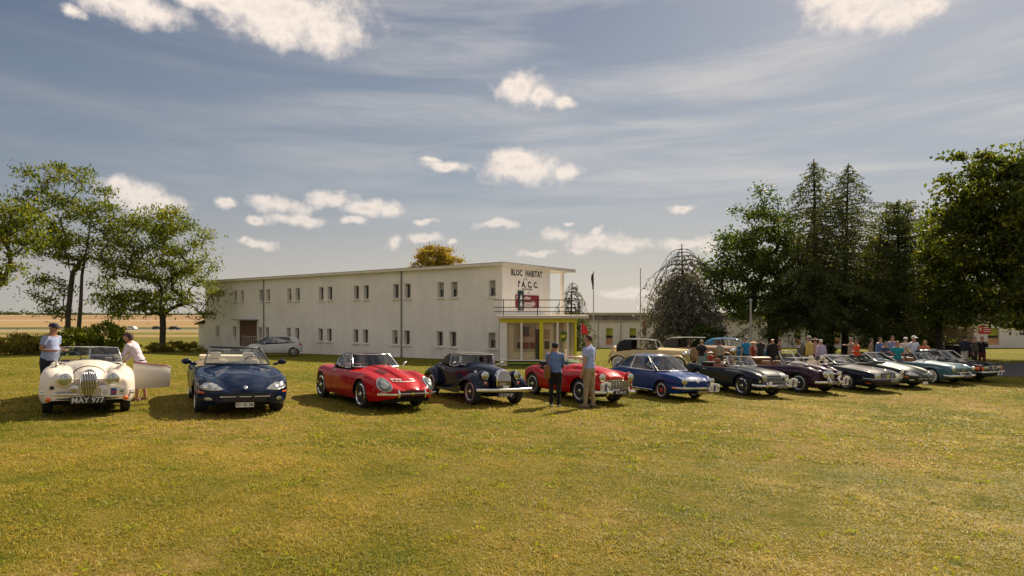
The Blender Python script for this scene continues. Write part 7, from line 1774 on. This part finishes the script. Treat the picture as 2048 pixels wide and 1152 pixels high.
        e.build('eyes', INK, t)
    # clothes: lofted volumes fused into one cloth surface
    def cloth(mb, nm, m, vox):
        me = bpy.data.meshes.new(nm); me.from_pydata([tuple(v) for v in mb.v], [], mb.f)
        o = bpy.data.objects.new(nm, me); COL.objects.link(o)
        rm = o.modifiers.new('fuse', 'REMESH'); rm.mode = 'VOXEL'; rm.voxel_size = vox; rm.use_smooth_shade = True
        sm_ = o.modifiers.new('soften', 'SMOOTH'); sm_.iterations = 5; sm_.factor = .5
        dg = bpy.context.evaluated_depsgraph_get(); me2 = bpy.data.meshes.new_from_object(o.evaluated_get(dg)); bpy.data.objects.remove(o)
        nz = .006 * H
        if detail:
            for v in me2.vertices:
                q = mnoise.noise(Vector((v.co.x * 9, v.co.y * 9, v.co.z * 14))) + .5 * mnoise.noise(v.co * 30); v.co += v.normal * q * nz
        o = bpy.data.objects.new(nm, me2); COL.objects.link(o); me2.materials.clear(); me2.materials.append(m)
        me2.polygons.foreach_set('use_smooth', [True] * len(me2.polygons)); o.parent = t; return o
    def loft(mb, rings, rotf):
        G = []
        for (z, wy, wx, ox) in rings:
            G.append([rotf((ox + wx * math.cos(a), wy * math.sin(a), z)) * H for a in [2 * math.pi * k / 16 for k in range(17)]])
        n = 17; o0 = len(mb.v); mb.grid(G); mb.f.append(tuple(o0 + k for k in range(16))); mb.f.append(tuple(o0 + (len(G) - 1) * n + k for k in reversed(range(16))))
    g = .006 if jacket else 0; bel = (fat - 1) * .06; vox = (.011 if detail else .018) * H
    S_ = MB(); loft(S_, [(hem, (.094 + g) * fat, (.070 + g) * fat, bel * .3), (.55, (.088 + g) * fat, .066 * fat + bel * .5, bel * .5), (.62, (.084 + g) * fat, .064 * fat + bel, bel), (.69, .094 + g + bel * .5, .068 + bel * .4, bel * .3), (.745, .104 + g, .069, 0), (.79, .106 + g, .058, -.004), (.822, .080, .046, -.006), (.842, .040, .038, 0), (.856, .034, .034, .003)], rot)
    for k, s_ in (('L', 1), ('R', -1)):
        a, b, c = J['sh' + k], J['el' + k], J['wr' + k]; st = a - Vector((0, s_ * .03, .005)); gg = g * .7
        P3 = [st, a, a.lerp(b, .5), a.lerp(b, .62 if short else 1.)]; R3 = [.036 + gg, .041 + gg, .037 + gg, (.038 if short else .031) + gg]
        if not short: P3 += [b.lerp(c, .5), b.lerp(c, .97)]; R3 += [.028 + gg, .022 + gg]
        S_.tube([p * H for p in P3], [r_ * H for r_ in R3], 12)
    cloth(S_, 'jacket' if jacket else 'shirt', shirt, vox)
    ident = lambda p: Vector(p)
    if skirt:
        MB().lathe([(.085 * fat * H, .56 * H), (.10 * H, .48 * H), (.12 * H, .30 * H), (.11 * H, .30 * H)], n=18).build('skirt', legs, t, smooth=60)
    else:
        T_ = MB(); loft(T_, [(.465, .070 * fat, .050, -.004), (.49, .088 * fat, .064 * fat, -.006), (.53, .088 * fat, .066 * fat, -.002), (.575, .080 * fat, .060 * fat, 0)], ident)
        for k, s_ in (('L', 1), ('R', -1)):
            h_, kn, an = J['hip' + k], J['kn' + k], J['an' + k]
            P3 = [h_ + Vector((0, 0, .02)), h_.lerp(kn, .35), kn + Vector((0, 0, .02))]; R3 = [.055 * fat, .050 * fat, .040]
            if not shorts: P3 += [kn.lerp(an, .5), an + Vector((.006, 0, .012)), an + Vector((.010, 0, -.016))]; R3 += [.035, .031, .034]
            T_.tube([p * H for p in P3], [r_ * H for r_ in R3], 12)
        cloth(T_, 'shorts' if shorts else 'trousers', legs, vox)
        if detail and not shorts: MB().lathe([(.001, .545 * H), (.001, .57 * H)], n=4).build('belt', BLACK, t) if False else None
    SM = mat('shoe_%d' % int(shoe[0] * 1000), shoe, .5)
    for k in 'LR': MB().rbox((J['an' + k] + Vector((.030, 0, -.024))) * H, (.15 * H, .052 * H, .045 * H), .02 * H).build('shoe', SM, t, smooth=50)
    # hair: shell over the crown and back
    if hair is not None:
        n = 14; rows = []
        M3 = Matrix.Rotation(R(lean), 3, 'Y')
        for i in range(7):
            th = math.pi * .70 * i / 6; rw = []
            for j in range(n + 1):
                a = 2 * math.pi * j / n; lim = 1.0 if math.cos(a) < -.2 else (.74 if math.cos(a) < .45 else .50)
                T_ = th * lim; rw.append(hc + M3 @ Vector((.057 * math.sin(T_) * math.cos(a) - .004, .050 * math.sin(T_) * math.sin(a), .006 + .052 * math.cos(T_))) * H)
            rows.append(rw)
        o = MB().grid(rows)
        if longhair:
            o.ellipsoid(hc + M3 @ Vector((-.040, 0, -.035)) * H, (.030 * H, .052 * H, .065 * H), 12, 8)
        o.build('hair', hair, t, smooth=60)
    if hat:
        kind, hm = hat; M3 = Matrix.Rotation(R(lean), 3, 'Y'); q = MB()
        c = hc + M3 @ Vector((-.003, 0, .020)) * H
        q.ellipsoid(c, (.060 * H, .053 * H, .046 * H), 16, 8)
        if kind == 'cap': q.rbox(c + M3 @ Vector((.072, 0, -.002)) * H, (.055 * H, .080 * H, .007 * H), .004 * H, ry=R(lean + 12))
        else: q.lathe([(.06 * H, -.004 * H), (.115 * H, -.012 * H), (.118 * H, -.006 * H), (.06 * H, .008 * H)], c, n=20)
        q.build('cap' if kind == 'cap' else 'hat', hm, t, smooth=50)
    a = R(head); t.matrix_world = Matrix.Translation((X, Y, gz(X, Y))) @ Matrix.Rotation(a - math.pi / 2, 4, 'Z')
    return t
def cl(name, c, srgb=True): return mat('cloth_' + name, lin(c) if srgb else c, .85, bump=.25, bscale=25)
GREYHAIR = mat('grey_hair', (.17, .155, .14), .8); BROWNH = mat('brown_hair', (.055, .028, .015), .8); DARKH = mat('dark_hair', (.02, .014, .012), .8); WHITEH = mat('white_hair', (.55, .53, .50), .8); BLONDH = mat('blond_hair', (.30, .19, .08), .8)
# four people at the front row
M1 = person('man in dark cap and pale blue polo shirt, left of the cream roadster', PX(98, 14.15), 14.15, 1.74, 86, cl('pale_blue', (135, 148, 182)), cl('navy', (25, 28, 45)), WHITEH, 'front', lean=8, hat=('cap', cl('cap_navy', (30, 32, 50))), fat=1.28, skin=SKIND, detail=True, group=None)
M2 = person('woman with brown hair and lilac blouse leaning into the cream roadster', PX(281, 14.2), 14.2, 1.66, -82, cl('lilac', (205, 190, 200)), cl('navy2', (30, 28, 60)), BROWNH, 'reach', lean=24, short=False, shorts=True, longhair=True, detail=True, group=None, shoe=(.25, .15, .10))
M3_ = person('person in dark cap and mid blue shirt, carrying a brown shoulder bag, back turned', PX(1110, 15.75), 15.75, 1.66, 172, cl('mid_blue', (95, 120, 170)), cl('black', (14, 13, 16)), DARKH, 'reach', hat=('cap', cl('cap_navy', (30, 32, 50))), fat=1.16, short=False, detail=True, group=None, shoe=(.2, .18, .17), hem=.49)
M4 = person('tall man in pale blue shirt and khaki trousers beside the red roadster', PX(1178, 15.8), 15.8, 1.90, -125, cl('sky', (150, 165, 210)), cl('khaki', (150, 132, 102)), BROWNH, ('down', 'front'), fat=1.12, short=True, detail=True, group=None, shoe=(.16, .10, .07), hem=.485)
bag = thing('shoulder_bag', 'brown leather bag hanging at the hip of the person in the mid blue shirt', 'bag', (PX(1094, 15.6), 15.6, gz(1, 15.6)))
BR2 = mat('bag_leather', (.19, .085, .025), .6); MB().rbox((0, 0, .90), (.17, .26, .34), .05, rx=R(6)).build('bag_body', BR2, bag, smooth=50)
MB().tube([(0, .0, 1.06), (.06, .05, 1.28), (.14, .12, 1.46), (.16, .22, 1.38)], .012, 5).build('strap', BR2, bag, smooth=60)
# crowd
C = [  # px, head y, Y, facing, shirt, legs, hair, label, kw
 (1403, 679, 28.3, 150, (24, 24, 36), (120, 140, 145), BLONDH, 'blond woman in sleeveless navy top behind the dark navy roadster', dict(pose='down')),
 (1412, 699, 28.6, 140, (20, 130, 120), (60, 90, 90), BROWNH, 'child in teal top beside the woman in navy', dict()),
 (1421, 702, 27.6, -60, (150, 50, 50), (60, 40, 45), None, 'small child with white hat and red top', dict(hat=('hat', cl('white', (215, 212, 205))))),
 (1440, 681, 30.0, 120, (140, 138, 128), (50, 50, 60), BROWNH, 'youth in grey T-shirt in front of the sky blue saloon', dict()),
 (1491, 673, 29.4, -150, (10, 120, 165), (30, 30, 40), GREYHAIR, 'man in bright blue T-shirt', dict(fat=1.15)),
 (1506, 682, 30.6, 40, (160, 60, 55), (120, 50, 45), BROWNH, 'woman in straw hat and red top', dict(hat=('hat', cl('straw', (205, 170, 120))))),
 (1521, 674, 30.2, -160, (48, 45, 48), (35, 32, 36), GREYHAIR, 'grey-haired man in charcoal T-shirt', dict(pose='front', fat=1.1)),
 (1545, 676, 30.0, 170, (26, 24, 28), (30, 28, 30), None, 'bald man in black jacket', dict(short=False, jacket=True, fat=1.1)),
 (1558, 677, 31.2, 60, (120, 70, 55), (60, 45, 40), DARKH, 'person in dark red cap and brown shirt', dict(hat=('cap', cl('dark_red', (70, 25, 30))))),
 (1604, 682, 29.0, 185, (95, 92, 82), (190, 180, 165), GREYHAIR, 'grey-haired woman in grey cardigan with white skirt', dict(short=False, skirt=True, longhair=True, jacket=True)),
 (1618, 671, 29.0, -140, (200, 172, 85), (150, 140, 110), GREYHAIR, 'man in yellow shirt and pale cap', dict(hat=('cap', cl('beige_cap', (170, 155, 130))), short=False, fat=1.2)),
 (1630, 675, 30.4, 130, (165, 130, 120), (90, 80, 75), BROWNH, 'person in dusty pink shirt and brown hat behind the yellow shirt', dict(hat=('hat', cl('brown_hat', (80, 60, 45))), short=False)),
 (1642, 678, 29.4, -170, (180, 165, 195), (90, 90, 120), WHITEH, 'white-haired person in lavender shirt', dict(fat=1.1, short=False)),
 (1703, 674, 30.6, -90, (150, 135, 120), (110, 100, 95), GREYHAIR, 'man in beige shirt holding one arm out', dict(pose=('point', 'down'), short=False)),
 (1714, 678, 30.0, -100, (225, 75, 30), (70, 60, 70), DARKH, 'man in orange shirt', dict(fat=1.25, pose='front')),
 (1742, 676, 31.0, 60, (130, 110, 90), (70, 60, 50), DARKH, 'dark-haired woman in beige-brown top', dict(longhair=True)),
 (1760, 674, 31.6, 20, (90, 115, 160), (60, 60, 80), BROWNH, 'man in mid blue shirt right of the dark-haired woman', dict(short=False)),
 (1770, 682, 29.3, 15, (50, 65, 95), (165, 130, 125), DARKH, 'man with folded arms in dark blue shirt and pink shorts', dict(pose='cross', shorts=True, fat=1.2)),
 (1785, 671, 31.2, -30, (125, 135, 170), (60, 60, 80), DARKH, 'tall man in pale lavender-blue shirt', dict(short=False)),
 (1795, 681, 28.2, -25, (20, 135, 150), (20, 110, 115), BLONDH, 'blond woman in turquoise top nearest the slate blue roadster', dict(longhair=True, pose='front')),
 (1811, 674, 31.0, 150, (190, 180, 165), (80, 75, 75), DARKH, 'person in cream top and white cap', dict(hat=('cap', cl('white', (215, 212, 205))))),
 (1827, 671, 30.2, 10, (205, 205, 220), (90, 85, 85), None, 'man in white polo and white cap with hands on hips', dict(pose='hip', hat=('cap', cl('white', (215, 212, 205))))),
 (1850, 680, 30.5, 100, (185, 105, 70), (90, 60, 50), BLONDH, 'blond woman in apricot top', dict(longhair=True, pose='hip')),
 (1887, 683, 40, 70, (60, 58, 56), (50, 48, 46), GREYHAIR, 'person in dark grey clothes beside the crate trailer', dict()),
 (1930, 671, 33.5, 110, (35, 36, 50), (195, 185, 170), DARKH, 'man in navy jacket and white trousers under the chestnut', dict(short=False, jacket=True)),
 (1949, 672, 33.0, 30, (62, 56, 52), (28, 26, 26), GREYHAIR, 'grey-haired man in dark grey pullover between the two others under the chestnut', dict(short=False, fat=1.2)),
 (1964, 672, 33.2, -20, (24, 22, 28), (85, 25, 25), GREYHAIR, 'person in black coat and dark red trousers under the chestnut', dict(short=False, jacket=True, pose='chin'))]
for k, (px, hy, Y, hd, sh, lg, hr, lb_, kw) in enumerate(C):
    X = PX(px, Y); H = depth(X, Y) - (hy - 627) / FPX * Y; H = min(1.95, max(.7, H))
    person(lb_, X, Y, H, hd, cl('s%d' % k, sh), cl('l%d' % k, lg), hr, **kw)
